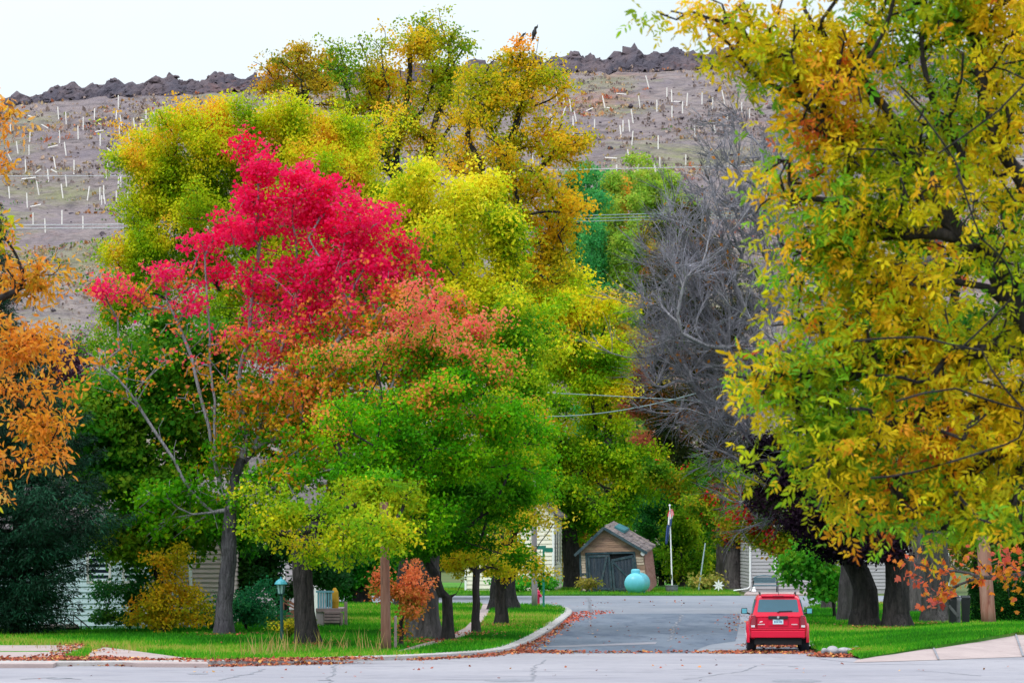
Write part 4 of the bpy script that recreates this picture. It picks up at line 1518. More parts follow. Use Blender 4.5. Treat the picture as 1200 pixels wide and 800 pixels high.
d = 141.0
dk = thing('deck', 'raised wooden deck with pale blue balusters and a ladder-like step front', 'deck', (gx(392, d), d, 0.1))
x0, x1 = gx(370, d), gx(402, d)
zd = CH - (712.5 - HY) / F * d
m = MB()
m.box(x0, x1, d, d + 3, zd - 0.12, zd)
m.build('floor', M['wood_grey'], dk)
m = MB()
m.box(x0, gx(379, d), d + 0.05, d + 2.8, 0.05, zd - 0.13)
m.build('skirt', M['siding_lilac'], dk)
for px in (373, 376, 379, 382, 385, 388):
    m = MB()
    x = gx(px, d)
    m.box(x - 0.03, x + 0.03, d + 0.1, d + 0.15, zd, zd + 0.58)
    m.build('baluster', M['trim_blue'], dk)
m = MB()
m.box(x0, gx(391, d), d + 0.08, d + 0.18, zd + 0.58, zd + 0.65)
m.build('handrail', M['trim_blue'], dk)
m = MB()
m.box(gx(403.5, d), gx(407, d), d - 0.06, d + 0.1, 0.05, zd + 0.25)
m.build('post', M['wood_grey'], dk)
m = MB()
m.box(gx(399.5, d), gx(402.5, d), d - 0.35, d - 0.2, 0.05, zd - 0.15)
m.build('post', M['wood_grey'], dk)
for i in range(4):
    z = 0.30 + i * (zd - 0.35) / 4
    m = MB()
    m.box(gx(380, d), gx(399, d), d - 0.55 + i * 0.1, d - 0.3 + i * 0.12, z - 0.03, z + 0.05)
    m.build('step', M['wood_grey'], dk)
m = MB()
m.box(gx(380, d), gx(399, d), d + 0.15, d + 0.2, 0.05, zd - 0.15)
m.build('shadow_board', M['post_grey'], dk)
q = P(392, 710, d + 0.5)
m = MB()
m.tube([(q[0], q[1], zd), (q[0], q[1], zd + 0.25), (q[0] + .02, q[1], zd + 0.6), (q[0], q[1], zd + 0.75)], [0.14, 0.17, 0.12, 0.05], 10)
tag(m.build('bundle', M['yellow_thing'], loc=(q[0], q[1], zd)), 'ochre yellow bundle standing on the wooden deck', 'bundle')

# cream house across the far street
d = 226.0
hc, W = house('house', 'cream clapboard house at the far street beside the leaning shed', (gx(545, d), d, 0.08), math.radians(-4), gx(649, d) - gx(545, d), 8, 4.6, 2.4, 'siding_cream', 'shingle',
              step=0.24, ridge='y', wins=[(1.0, 1.7, 1.6, 2.9)], side_wins=[(0.6, 1.4, 1.5, 3.4), (2.6, 3.4, 1.7, 3.6), (5.0, 5.8, 1.6, 3.4)])
# grey house at the right of the far street
d = 224.0
hg, W = house('house', 'grey horizontal sided house behind the parked red car', (gx(878.5, d), d, 0.08), 0.0, 11.6, 9, 3.2, 2.0, 'siding_grey', 'shingle', step=0.2,
              wins=[(1.52, 3.55, 1.22, 2.35), (8.4, 9.4, 1.2, 2.3)])
m = MB()
m.tube([(0.02, -0.09, 3.1), (0.02, -0.09, 0.32), (-0.12, -0.12, 0.17), (-0.95, -0.25, 0.06)], 0.045, 8)
W(m).build('downspout', M['white'], hg, world=False)

# ------------------------------------------------------------------ the leaning shed
d = 221.5
k = F / d
sx = gx(680, d)
loc = (sx, d, 0.06)
sh = thing('shed', 'old leaning clapboard garage shed with sagging double doors and patched roof', 'shed', loc)
w_, dep, hwall, hp = 3.88, 6.2, 2.36, 3.66


def lean(x, y, z):
    return x - z * (0.045 + 0.022 * x) + 0.06, y, z + 0.10 * (x / w_) * z / 3 + 0.35 * (y / dep)


W = placed(loc, math.radians(-6.5), 0.0, lean)
topf = lambda s: (hwall + (hp - hwall) * min(s / 0.42, (1 - s) / 0.58))
pkx = w_ * 0.42
m = MB()
m.box(0, 0.09, 0.02, dep, 0, hwall)                                           # left wall
m.box(0.09, w_ - 0.09, dep - 0.09, dep, 0, hwall)                              # back wall
m.box(0.0, 0.40, 0.0, 0.09, 0, hwall).box(3.30, w_, 0.0, 0.09, 0, hwall)       # front piers
m.box(0.40, 3.30, 0.0, 0.09, 2.22, hwall)
m.add([(0, 0.0, hwall), (w_, 0.0, hwall), (pkx, 0.0, hp), (0, 0.09, hwall), (w_, 0.09, hwall), (pkx, 0.09, hp)], [(0, 1, 2), (3, 5, 4), (0, 2, 5, 3), (2, 1, 4, 5)])
W(m).build('wall', M['shed_board'], sh, world=False)
m = MB()
z = 2.2
i = 0
r_ = np.random.default_rng(4)
while z < hp - 0.12:                                                          # weathered boards of the gable
    zt = z + 0.115
    s = [q for q in np.linspace(0, 1, 161) if topf(q) >= zt + 0.02]
    if s:
        a, b = s[0] * w_ + 0.06, s[-1] * w_ - 0.06
        dz = r_.normal() * 0.008
        m.hexa([(a, -0.03, z + dz), (b, -0.03, z - dz), (b, 0.0, z - dz), (a, 0.0, z + dz), (a, -0.008, zt + dz), (b, -0.008, zt - dz), (b, 0.0, zt - dz), (a, 0.0, zt + dz)])
    z = zt + 0.008
W(m).build('gable_boards', M['shed_board'], sh, world=False)
for (x0, x1) in ((0.06, 0.36), (3.38, w_ - 0.03)):
    m = MB()
    z = 0.12
    while z < 2.15:
        if r_.uniform() > 0.34 or (z > 1.2 and x0 < 1):
            e0, e1 = r_.uniform(0, 0.05), r_.uniform(0, 0.05)
            dz = r_.normal() * 0.012
            m.hexa([(x0 + e0, -0.035, z + dz), (x1 - e1, -0.035, z), (x1 - e1, 0.0, z), (x0 + e0, 0.0, z + dz), (x0 + e0, -0.01, z + 0.125 + dz), (x1 - e1, -0.01, z + 0.125), (x1 - e1, 0, z + 0.125), (x0 + e0, 0, z + 0.125 + dz)])
        z += 0.145
    W(m).build('pale_boards', M['shed_pale'], sh, world=False)
m = MB()
m.box(w_ - 0.09, w_, 0.1, dep, 0, hwall)
siding(m, (w_, 0.05), (w_, dep), 0.05, hwall - 0.05, 0.15, 0.03)
W(m).build('side_boards', M['shed_side'], sh, world=False)
m = MB()
m.box(0.34, 0.44, -0.06, -0.0, 0.0, 2.2).box(3.27, 3.38, -0.06, 0.0, 0.0, 2.22).box(0.34, 3.38, -0.062, 0.0, 2.2, 2.3)
m.box(-0.03, 0.08, -0.06, 0.0, 0.0, 2.4).box(0.08, 0.34, -0.05, -0.037, 1.0, 1.12).box(0.1, 0.34, -0.05, -0.037, 0.45, 0.55)
W(m).build('door_frame', M['shed_trim'], sh, world=False)
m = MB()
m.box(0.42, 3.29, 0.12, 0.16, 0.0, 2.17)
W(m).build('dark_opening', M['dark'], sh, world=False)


def door(x0, x1, tl, tr, bl, br, brace):
    mm = MB()
    nb = 7
    for i in range(nb):
        a, b = i / nb, (i + 0.94) / nb
        xa, xb = x0 + (x1 - x0) * a, x0 + (x1 - x0) * b
        mm.hexa([(xa, -0.03, bl + (br - bl) * a), (xb, -0.03, bl + (br - bl) * b), (xb, 0.02, bl + (br - bl) * b), (xa, 0.02, bl + (br - bl) * a),
                 (xa, -0.03, tl + (tr - tl) * a), (xb, -0.03, tl + (tr - tl) * b), (xb, 0.02, tl + (tr - tl) * b), (xa, 0.02, tl + (tr - tl) * a)])
    dd = W(mm).build('door', M['shed_door'], sh, world=False)
    mm = MB()
    for (a, b) in brace:
        mm.bar((a[0], -0.055, a[1]), (b[0], -0.055, b[1]), 0.04, 0.12, up=(0, 0, 1) if abs(a[0] - b[0]) > 0.3 else (1, 0, 0))
    W(mm).build('brace', M['shed_trim'], dd, world=False)


door(0.46, 1.84, 2.15, 2.17, 0.10, 0.04, [((0.5, 2.08), (1.80, 2.1)), ((1.64, 2.02), (1.10, 0.25)), ((0.54, 0.1), (0.54, 2.05)), ((0.6, 0.28), (1.78, 0.2)), ((1.78, 0.1), (1.78, 2.05))])
door(1.87, 3.25, 1.88, 2.14, -0.02, 0.03, [((1.93, 1.83), (3.2, 2.04)), ((1.98, 1.76), (2.95, 0.7)), ((1.94, 0.1), (1.94, 1.8)), ((1.98, 0.2), (3.2, 0.22)), ((3.2, 0.1), (3.2, 2.0))])
# roof: courses of shingles, broken and patched on the right slope
for s in (0, 1):
    m = MB()
    ex, px_ = (-0.28, pkx - 0.003) if s == 0 else (w_ + 0.25, pkx + 0.003)
    ez = hwall - (hp - hwall) / (pkx if s == 0 else w_ - pkx) * 0.26
    m.hexa([(ex, -0.3, ez), (px_, -0.3, hp), (px_, dep + 0.2, hp), (ex, dep + 0.2, ez), (ex, -0.3, ez + 0.07), (px_, -0.3, hp + 0.07), (px_, dep + 0.2, hp + 0.07), (ex, dep + 0.2, ez + 0.07)])
    nc = 13
    for i in range(nc):
        a, b = i / nc, (i + 1.1) / nc
        y = -0.3
        while y < dep + 0.15:
            wd = r_.uniform(0.3, 1.0)
            if r_.uniform() > 0.16:
                lift = r_.uniform(0.012, 0.05) + (0.07 if r_.uniform() < 0.12 else 0)
                b_ = min(b, 1.0)
                xa, xb = ex + (px_ - ex) * a, ex + (px_ - ex) * b_
                za, zb = ez + 0.07 + (hp - ez) * a, ez + 0.07 + (hp - ez) * b_
                y1 = min(y + wd - 0.02, dep + 0.2)
                m.hexa([(xa, y, za), (xb, y, zb), (xb, y1, zb), (xa, y1, za), (xa, y, za + lift), (xb, y, zb + 0.012), (xb, y1, zb + 0.012), (xa, y1, za + lift)])
            y += wd
    rf = W(m).build('roof', M['shed_shingle'], sh, world=False)
    m = MB()
    m.bar((ex, -0.33, ez + 0.0), (px_, -0.33, hp + 0.03), 0.05, 0.16)
    W(m).build('verge_board', M['shed_trim'], rf, world=False)
m = MB()
m.hexa([(pkx + 0.4, 2.4, hp - 0.18), (pkx + 1.0, 2.4, hp - 0.45), (pkx + 1.0, 5.6, hp - 0.45), (pkx + 0.4, 5.6, hp - 0.18),
        (pkx + 0.4, 2.4, hp - 0.04), (pkx + 1.0, 2.4, hp - 0.31), (pkx + 1.0, 5.6, hp - 0.31), (pkx + 0.4, 5.6, hp - 0.04)])
W(m).build('roof_patch', M['patch_teal'], sh, world=False)
m = MB()
m.tube([(w_ - 0.02, -0.1, 2.22), (w_ - 0.02, -0.28, 2.20)], [0.05, 0.13], 10)
W(m).build('lamp', M['lens_white'], sh, world=False)

# ------------------------------------------------------------------ propane tank
c = np.array((gx(742.5, 216.5), 216.5, 0.0))
pt = thing('gas_tank', 'turquoise propane tank lying end on before the shed doors', 'tank', c)
ax_ = np.array((0.16, 1.0, 0)) / np.linalg.norm((0.16, 1.0, 0))
R_, L_, zc = 0.585, 2.4, 0.66
pr = [(R_ * math.sin(a), -R_ * 0.8 * math.cos(a)) for a in np.linspace(0.04, math.pi / 2, 9)]
prof = [(r0, R_ * 0.8 + t0) for r0, t0 in pr] + [(R_, R_ * 0.8 + L_)] + [(r0, R_ * 1.6 + L_ - (R_ * 0.8 + t0) + 0.0) for r0, t0 in pr[::-1][1:]]
m = MB()
m.tube([c + ax_ * t0 + np.array((0, 0, zc)) for r0, t0 in prof], [r0 for r0, t0 in prof], 32)
m.build('vessel', M['tank'], pt, smooth=True)
m = MB()
q = c + ax_ * 0.9 + np.array((0, 0, zc))
m.lathe([(0.26, 0.5), (0.26, 0.70), (0.235, 0.775), (0.17, 0.80), (0.02, 0.81)], q, 24)
m.build('dome', M['tank'], pt, smooth=False, bevel=0.01)
for t0 in (0.7, 2.2):
    for s in (-1, 1):
        m = MB()
        q = c + ax_ * t0 + np.array((s * 0.32, 0, 0))
        m.box(q[0] - 0.06, q[0] + 0.06, q[1] - 0.12, q[1] + 0.12, -0.02, 0.32)
        m.build('leg', M['lamp_top'], pt)

# ------------------------------------------------------------------ flagpole with two limp flags in a planter barrel
d = 222.0
c = np.array((gx(787.2, d), d, 0.08))
fp = thing('flagpole', 'white flagpole standing in a grey barrel planter beside the shed', 'flagpole', c)
m = MB()
m.tube([c + (0.02, 0, 0.3), c + (-0.06, 0, 3.0), c + (-0.12, 0, 4.95)], [0.045, 0.035, 0.025], 10)
m.lathe([(0.001, 4.93), (0.05, 4.96), (0.06, 5.01), (0.04, 5.06), (0.001, 5.08)], c + (-0.12, 0, 0), 10)
m.build('pole', M['white'], fp)
m = MB()
m.bar(c + (-0.01, -0.05, 0.75), c + (-0.02, -0.05, 1.02), 0.05, 0.05)
m.bar(c + (-0.16, -0.03, 0.78), c + (-0.1, -0.03, 0.95), 0.03, 0.03)
m.build('cleat', M['iron'], fp)
m = MB()
m.lathe([(0.32, -0.02), (0.35, 0.14), (0.365, 0.15), (0.365, 0.19), (0.355, 0.20), (0.365, 0.34), (0.38, 0.35), (0.38, 0.40), (0.33, 0.40), (0.33, 0.30)], c, 20)
m.build('planter', M['barrel'], fp)


def limp(name, label, px0, rows, mats):
    """a flag hanging in folds: rows (dz, x0, x1) down its length, each strip of mats one mesh"""
    rt_ = thing(name, label, 'flag', c + (px0, 0, rows[0][0]))
    for nm, mt, r0, r1, o0, o1 in mats:
        m = MB()
        na, nb = 14, 10
        vs, fs = [], []
        for i in range(na + 1):
            z = r0 + (r1 - r0) * i / na
            a = np.interp(-z, [-q[0] for q in rows], [q[1] for q in rows])
            b = np.interp(-z, [-q[0] for q in rows], [q[2] for q in rows])
            for j in range(nb + 1):
                s = o0 + (o1 - o0) * j / nb
                x = a + (b - a) * s
                y = -0.07 - 0.045 * math.sin(s * 13 + z * 1.3) - 0.03 * math.sin(s * 5 - z * 2)
                vs.append(c + (x, y, z + 0.03 * math.sin(s * 9)))
        for i in range(na):
            for j in range(nb):
                q = i * (nb + 1) + j
                fs.append((q, q + 1, q + nb + 2, q + nb + 1))
        m.add(vs, fs)
        o = m.build(nm, mt, rt_, smooth=True)
        sm = o.modifiers.new('Solid', 'SOLIDIFY')
        sm.thickness = 0.012
    return rt_


rw = [(4.78, -0.05, 0.03), (4.66, -0.17, 0.10), (4.45, -0.24, 0.14), (4.2, -0.22, 0.05), (3.8, -0.24, 0.0)]
mts = []
for i in range(7):
    mts.append(('stripe', M['flag_red'] if i % 2 == 0 else M['flag_white'], 4.78, (4.34, 4.2, 4.3, 4.12, 4.36, 4.22, 4.4)[i], i / 7, (i + 1) / 7))
mts.append(('white_fold', M['flag_white'], 4.30, 3.86, 0.08, 0.42))
mts.append(('canton', M['flag_blue'], 4.25, 3.80, 0.42, 0.85))
limp('flag', 'red and white striped flag hanging limp at the top of the flagpole', -0.06, rw, mts)
rw = [(3.95, -0.26, -0.08), (3.5, -0.32, -0.12), (3.0, -0.37, -0.18), (2.75, -0.37, -0.26)]
limp('flag', 'dark navy flag hanging limp below the striped one', -0.2, rw, [('cloth', M['flag_blue'], 3.84, 2.75, 0.0, 0.86), ('white_fold', M['flag_white'], 3.84, 3.3, 0.86, 1.0)])

# thin pale pole, white flower-shaped ornament
d = 226
m = MB()
a, b = np.array((gx(818.5, d), d, 0.05)), P(826.5, 636, d)
m.tube([a, b], [0.045, 0.035], 8)
tag(m.build('thin_pole', M['pale_metal'], loc=a), 'thin pale blue pole leaning in the hedge right of the flagpole', 'pole')
c = np.array((gx(842, 224), 224, 0.08))
orn = thing('lawn_ornament', 'white flower shaped lawn ornament at the foot of the twin trunks', 'ornament', c)
m = MB()
m.tube([c, c + (0, 0, 0.25)], 0.02, 6)
m.build('stake', M['white'], orn)
for i in range(8):
    a = i / 8 * 2 * math.pi
    m = MB()
    u = np.array((math.cos(a), 0, math.sin(a)))
    v = np.array((-math.sin(a), 0, math.cos(a)))
    q = c + (0, -0.02, 0.36)
    m.hexa([q - v * 0.02, q + u * 0.17 - v * 0.06, q + u * 0.35, q + u * 0.17 + v * 0.06] + [p + np.array((0, -0.05, 0)) for p in (q - v * 0.02, q + u * 0.17 - v * 0.06, q + u * 0.35, q + u * 0.17 + v * 0.06)])
    m.build('petal', M['white'], orn)

# ------------------------------------------------------------------ bench
d = 222.6
c = np.array((gx(881.5, d), d, 0.07))
bn = thing('bench', 'metal garden bench with an arched back against the grey house', 'bench', c + (0.7, 0, 0))
bw = gx(911, d) - gx(881.5, d)
m = MB()
for i in range(7):
    m.box(c[0] + 0.04, c[0] + bw - 0.04, d - 0.52 + i * 0.075, d - 0.465 + i * 0.075, 0.47, 0.50)
m.box(c[0] + 0.02, c[0] + bw - 0.02, d - 0.56, d - 0.53, 0.43, 0.50)
m.build('seat', M['bench'], bn)
m = MB()
arch = [(c[0] + 0.06 + (bw - 0.12) * t_, d - 0.02, 0.88 + 0.17 * math.sin(math.pi * t_) ** 0.7) for t_ in np.linspace(0, 1, 15)]
m.tube(arch, 0.03, 8)
m.tube([(c[0] + 0.06, d - 0.02, 0.62), (c[0] + bw - 0.06, d - 0.02, 0.62)], 0.025, 8)
for t_ in np.linspace(0.03, 0.97, 22):
    x = c[0] + 0.06 + (bw - 0.12) * t_
    m.box(x - 0.012, x + 0.012, d - 0.03, d - 0.015, 0.62, 0.88 + 0.17 * math.sin(math.pi * t_) ** 0.7)
m.box(c[0] + 0.1, c[0] + bw - 0.1, d - 0.015, d - 0.008, 0.64, 0.92)
m.build('backrest', M['bench'], bn)
for x in (c[0] + 0.04, c[0] + bw - 0.04):
    m = MB()
    m.tube([(x, d - 0.53, 0.06), (x, d - 0.53, 0.70), (x, d - 0.40, 0.74), (x, d - 0.02, 0.72)], 0.026, 8)
    m.build('armrest', M['iron'], bn)
    for y in (d - 0.02,):
        m = MB()
        m.tube([(x, y, 0.06), (x, y, 0.92)], 0.026, 8)
        m.build('leg', M['iron'], bn)
q = np.array((gx(883.5, 221.8), 221.8, 0.07))
fpot = thing('ornament', 'little white garden figure on the pad beside the bench', 'ornament', q)
m = MB()
m.lathe([(0.10, 0), (0.14, 0.06), (0.11, 0.16), (0.07, 0.2), (0.09, 0.25), (0.05, 0.32), (0.01, 0.33)], q, 10)
m.build('figure', M['white'], fpot)

# ------------------------------------------------------------------ poles, posts, lamp
def pole(name, label, bpx, tpx, bd, tpy, r0, r1, mat, z0=0.1, cat='utility pole', arm=False):
    a = np.array((gx(bpx, bd), bd, z0))
    b = P(tpx, tpy, bd)
    rt_ = thing(name, label, cat, a)
    m = MB()
    pts = [a + (b - a) * t_ for t_ in np.linspace(0, 1, 9)]
    m.tube(pts, list(np.linspace(r0, r1, 9)), 14)
    m.build('shaft', M[mat], rt_, smooth=True)
    return rt_, a, b


pl1, a, b = pole('utility_pole', 'brown wooden pole beside the orange sapling, its top under yellow leaves', 452.5, 450, 111.6, 588, 0.15, 0.12, 'pole_brown')
pl2, a, b = pole('utility_pole', 'thick reddish wooden pole by the clipped hedge at the right', 1159, 1147, 136, 560, 0.265, 0.21, 'pole_red', z0=0.2)
pl3, a, b = pole('utility_pole', 'slim grey pole beside the red hydrant at the far corner', 626.5, 625.5, 178, 560, 0.14, 0.12, 'pole_grey')
pst, a, b = pole('post', 'short weathered wooden post next to the brown pole', 463.5, 463.5, 113.5, 721, 0.045, 0.04, 'wood_grey', cat='post')
# street name sign
a = np.array((gx(637, 172), 172, 0.1))
sg = thing('street_sign', 'green street name sign on a thin green post near the hydrant', 'sign', a)
m = MB()
m.box(a[0] - 0.045, a[0] + 0.045, a[1] - 0.03, a[1] + 0.03, 0.05, 2.82)
m.build('post', M['sign_green'], sg)
m = MB()
m.box(a[0] + 0.1, a[0] + 0.42, a[1] - 0.02, a[1] + 0.02, 2.68, 2.86)
m.box(a[0] + 0.03, a[0] + 0.11, a[1] - 0.02, a[1] + 0.02, 2.70, 2.84)
m.build('name_blade', M['sign_green'], sg)
m = MB()
m.bar(a + (-0.28, -0.35, 2.78), a + (0.1, 0.35, 2.78), 0.02, 0.17)
m.build('name_blade', M['sign_green'], sg)
# hydrant
a = np.array((gx(629.8, 180), 180, 0.1))
hy = thing('fire_hydrant', 'pinkish red fire hydrant behind the slim grey pole', 'hydrant', a)
m = MB()
m.lathe([(0.16, -0.02), (0.16, 0.05), (0.11, 0.07), (0.105, 0.5), (0.15, 0.52), (0.15, 0.57), (0.13, 0.60), (0.12, 0.68), (0.07, 0.75), (0.03, 0.77), (0.03, 0.82), (0.01, 0.83)], a, 14)
m.build('barrel', M['hydrant'], hy)
m = MB()
m.tube([a + (0, 0, 0.48), a + (0.2, -0.02, 0.48)], [0.055, 0.07], 10)
m.build('nozzle', M['hydrant'], hy)
m = MB()
m.tube([a + (0, 0, 0.44), a + (-0.03, -0.19, 0.44)], [0.07, 0.085], 10)
m.build('nozzle', M['hydrant'], hy)
# lamp post
a = np.array((gx(330.5, 121.5), 121.5, 0.08))
lp = thing('street_lamp', 'dark green garden lamp post with a teal lantern top', 'lamp post', a)
m = MB()
m.tube([a, a + (-0.02, 0, 1.50), a + (-0.035, 0, 1.53)], [0.055, 0.05, 0.07], 12)
m.build('post', M['lamp_green'], lp)
lt = MB()
c = a + (-0.035, 0, 1.53)
lt.lathe([(0.09, 0.0), (0.11, 0.02), (0.11, 0.035)], c, 6)
for i in range(6):
    an = i / 6 * 2 * math.pi + 0.3
    lt.bar(c + (0.10 * math.cos(an), 0.10 * math.sin(an), 0.03), c + (0.15 * math.cos(an), 0.15 * math.sin(an), 0.33), 0.018, 0.018)
lt = lt.build('lantern', M['lamp_green'], lp)
m = MB()
m.lathe([(0.085, 0.04), (0.135, 0.325)], c, 6)
m.build('glass', M['lamp_glass'], lt)
m = MB()
m.lathe([(0.205, 0.33), (0.205, 0.35), (0.16, 0.43), (0.08, 0.49), (0.03, 0.51), (0.025, 0.56), (0.005, 0.57)], c, 12)
m.build('cap', M['lamp_top'], lt)

# bins and their post on the right
for i, (px, lab, dd) in enumerate(((1117.5, 'square black wheelie bin right of the old grey trunk', 141.5), (1131.5, 'slim black bin between the grey post and the hedge', 142.5))):
    a = np.array((gx(px, dd), dd, 0.35))
    b = thing('bin', lab, 'bin', a)
    s = 0.20 if i == 0 else 0.16
    m = MB()
    h_ = 0.80 if i == 0 else 0.76
    m.hexa([a + (-s * .75, -s, -0.2), a + (s * .75, -s, -0.2), a + (s * .75, s, -0.2), a + (-s * .75, s, -0.2), a + (-s, -s * 1.2, h_), a + (s, -s * 1.2, h_), a + (s, s * 1.2, h_), a + (-s, s * 1.2, h_)])
    m.build('body', M['black'], b, bevel=0.02)
    m = MB()
    m.hexa([a + (-s * 1.1, -s * 1.35, h_ + .005), a + (s * 1.1, -s * 1.35, h_ + .005), a + (s * 1.1, s * 1.3, h_ + .03), a + (-s * 1.1, s * 1.3, h_ + .03),
            a + (-s * 1.0, -s * 1.3, h_ + 0.06), a + (s, -s * 1.3, h_ + 0.06), a + (s, s * 1.3, h_ + 0.13), a + (-s, s * 1.3, h_ + 0.13)])
    m.build('lid', M['black'], b, bevel=0.02)
pst2, a, b = pole('post', 'grey wooden post between the two black bins', 1123.5, 1123.5, 140.5, 700, 0.075, 0.07, 'post_grey', z0=0.1, cat='post')
m = MB()
m.bar(P(1112, 709, 140.4), P(1123, 722, 140.4), 0.05, 0.10)
m.build('brace', M['post_grey'], pst2)

# the low stones along the right kerb
for i, (px, py, s, lab) in enumerate(((966, 763.5, 0.24, 'leftmost pale grey stone at the right kerb, nearest the red car'), (977, 764, 0.30, 'broad pale stone in the middle of the row at the right kerb'),
                                      (990, 763.5, 0.30, 'light stone at the right end of the kerb row, beside the concrete apron'), (1003, 761, 0.17, 'small stone half hidden by leaves where the apron begins'))):
    c = G(px, py, 0.1)
    r_ = np.random.default_rng(40 + i)
    V, idx, cnt = rocks(np.array([[0, 0, 0.05]]), np.array([s]), r_, 0.6)
    me = raw_mesh('kerb_stone', V, idx, cnt, M['fieldstone'], smooth=True)
    o = link('kerb_stone', me, None, c)
    sub = o.modifiers.new('Sub', 'SUBSURF')
    sub.levels = sub.render_levels = 2
    tag(o, lab, 'stone', 'stones along the right kerb')

# ------------------------------------------------------------------ overhead wires
def wire(label, pts, r, mat, sag=0.0, group='overhead wires'):
    a = np.array(pts[0])
    b = np.array(pts[-1])
    m = MB()
    if len(pts) == 2:
        pts = [a + (b - a) * t_ - np.array((0, 0, sag * 4 * t_ * (1 - t_))) for t_ in np.linspace(0, 1, 24)]
    m.tube(pts, r, 5)
    return tag(m.build('overhead_wire', M[mat], loc=a), label, 'wire', group)


dw = 186.0
wire('pale wire running level above the street to the bare tree, upper of two', [P(560, 455, dw), P(596, 456.5, dw), P(650, 460.5, dw), P(700, 463, dw), P(755, 466, dw), P(900, 474, dw), P(1300, 488, dw)], 0.022, 'wire')
cv = np.polyfit([600, 660, 720, 790, 860, 950, 1100], [485.5, 487, 482.5, 468, 446, 416, 360], 3)
wire('pale wire swooping up to the right above the street, lower of two', [P(px, np.polyval(cv, px), dw - 12) for px in range(580, 1120, 12)], 0.025, 'wire')
dh = 355.0
wire('power line crossing high before the hill slope, topmost one', [P(-300, 207.5, dh), P(0, 206.5, dh), P(160, 206, dh), P(430, 203.5, dh), P(600, 200.5, dh), P(790, 196.5, dh), P(1400, 182, dh)], 0.04, 'wire_far')
wire('power line before the hill left of the red maple, upper of the lower pair', [P(-300, 264.5, dh), P(0, 263.8, dh), P(125, 263.2, dh), P(420, 261, dh)], 0.05, 'wire_far')
wire('power line before the hill left of the red maple, lower of the lower pair', [P(-300, 268.8, dh), P(0, 268, dh), P(125, 267.2, dh), P(420, 265, dh)], 0.055, 'wire_far')
for i, (y0, y1, lab) in enumerate(((252.5, 250.5, 'pale wire crossing the green aspens, upper of three'), (256.0, 254.0, 'pale wire crossing the green aspens, middle of three'), (259.4, 257.4, 'pale wire crossing the green aspens, lower of three'))):
    wire(lab, [P(420, y0 + 3, dh), P(690, y0, dh), P(765, y1, dh), P(1400, y1 - 14, dh)], 0.042, 'wire')

# ------------------------------------------------------------------ tree shelter tubes on the hill
A7 = [(411, 178, 0, 1.2), (202, 214, 5, 1), (229, 232, 3, 1), (328, 220, 0, 1), (289, 250, 0, 1), (420, 243, 8, 1), (404, 222, -5, .8), (466, 253, 5, 1), (507, 223, 0, 1),
      (544, 228, 40, 1), (558, 270, 0, 1), (655, 214, 30, .8), (104, 297, -3, 1), (207, 298, 0, 1), (271, 284, 2, 1.1), (348, 310, 0, 1), (415, 280, 3, 1), (449, 310, 0, 1.1),
      (487, 265, 0, .7), (60, 335, 8, 1), (101, 345, 0, .8), (227, 340, 8, 1.1), (411, 350, 0, 1), (89, 400, 3, 1.1), (190, 388, 10, 1), (257, 402, 0, 1.1), (378, 410, 15, 1),
      (369, 430, 0, .8), (167, 432, 5, 1), (230, 455, 5, 1), (411, 460, -3, 1), (419, 455, 0, 1), (132, 476, 10, 1.1), (216, 485, 8, 1.1), (306, 496, -8, 1.1), (360, 490, 0, 1.1),
      (347, 495, 0, 1), (353, 520, 0, .8), (363, 515, 8, .9), (404, 508, 0, 1), (443, 508, 0, 1), (94, 518, 3, 1.1), (115, 585, 0, .9), (157, 612, 2, 1.2), (215, 580, 0, 1.1),
      (288, 597, 0, 1), (612, 245, 0, .7), (667, 275, 0, .6), (586, 290, 0, .8), (540, 312, 8, .8), (32, 368, 25, .8), (32, 495, 5, 1), (945, 170, 3, 1), (952, 178, 20, 1), (36, 268, 0, .9),
      (150, 265, 60, .6), (185, 337, -76, .8), (95, 447, -84, 1.1), (135, 422, -55, .6), (125, 540, -78, .8), (350, 281, -80, .7), (504, 245, 86, .8), (100, 232, 70, .5), (180, 420, 60, .5),
      (340, 258, 60, .4), (370, 345, 50, .4), (470, 350, 80, .5), (520, 345, 70, .4)]
A8 = [(424, 177, 15, 1.1), (484, 210, 0, .8), (499, 220, 2, 1), (547, 232, -4, 1.1), (594, 230, 0, 1), (627, 248, 0, 1.2), (661, 224, 12, 1.1), (533, 257, 0, 1), (453, 252, 0, 1), (398, 238, 8, 1),
      (287, 238, 12, 1), (376, 283, 8, 1.1), (347, 315, 0, .9), (367, 318, 5, 1.1), (340, 333, 6, 1.1), (376, 353, -5, 1.1), (457, 366, 0, 1.1), (365, 412, 8, 1.1), (500, 270, 0, .9), (571, 330, 5, .9),
      (510, 242, 88, .9), (248, 265, -65, .6), (340, 218, 85, .8), (298, 262, 80, .5), (162, 233, 8, .9), (140, 223, 5, .9), (183, 250, 8, 1.1), (160, 272, -20, 1.1), (198, 285, 12, .9), (192, 312, 3, 1.4),
      (258, 310, 0, .9), (737, 190, 2, .8), (689, 158, 0, .7), (742, 275, 0, .8), (718, 255, 0, .8), (633, 325, 10, .7), (673, 290, 0, .6), (310, 418, 86, .9), (327, 452, 0, .8), (394, 450, 0, .9),
      (448, 452, 8, 1.0), (462, 438, 0, 1.2), (543, 420, 0, .8), (697, 500, 0, .7), (222, 355, 10, .9), (120, 290, 5, .7)]
A3 = [(780, 350, 3, 1), (785, 300, 0, .9), (812, 420, 0, 1.1), (867, 455, 3, 1.1), (940, 490, 5, 1), (715, 255, 10, .8), (675, 440, 0, .9), (570, 400, 0, .9), (430, 290, 0, .9), (1000, 355, 0, .8),
      (1068, 380, 0, 1.2), (565, 520, 0, .9)]
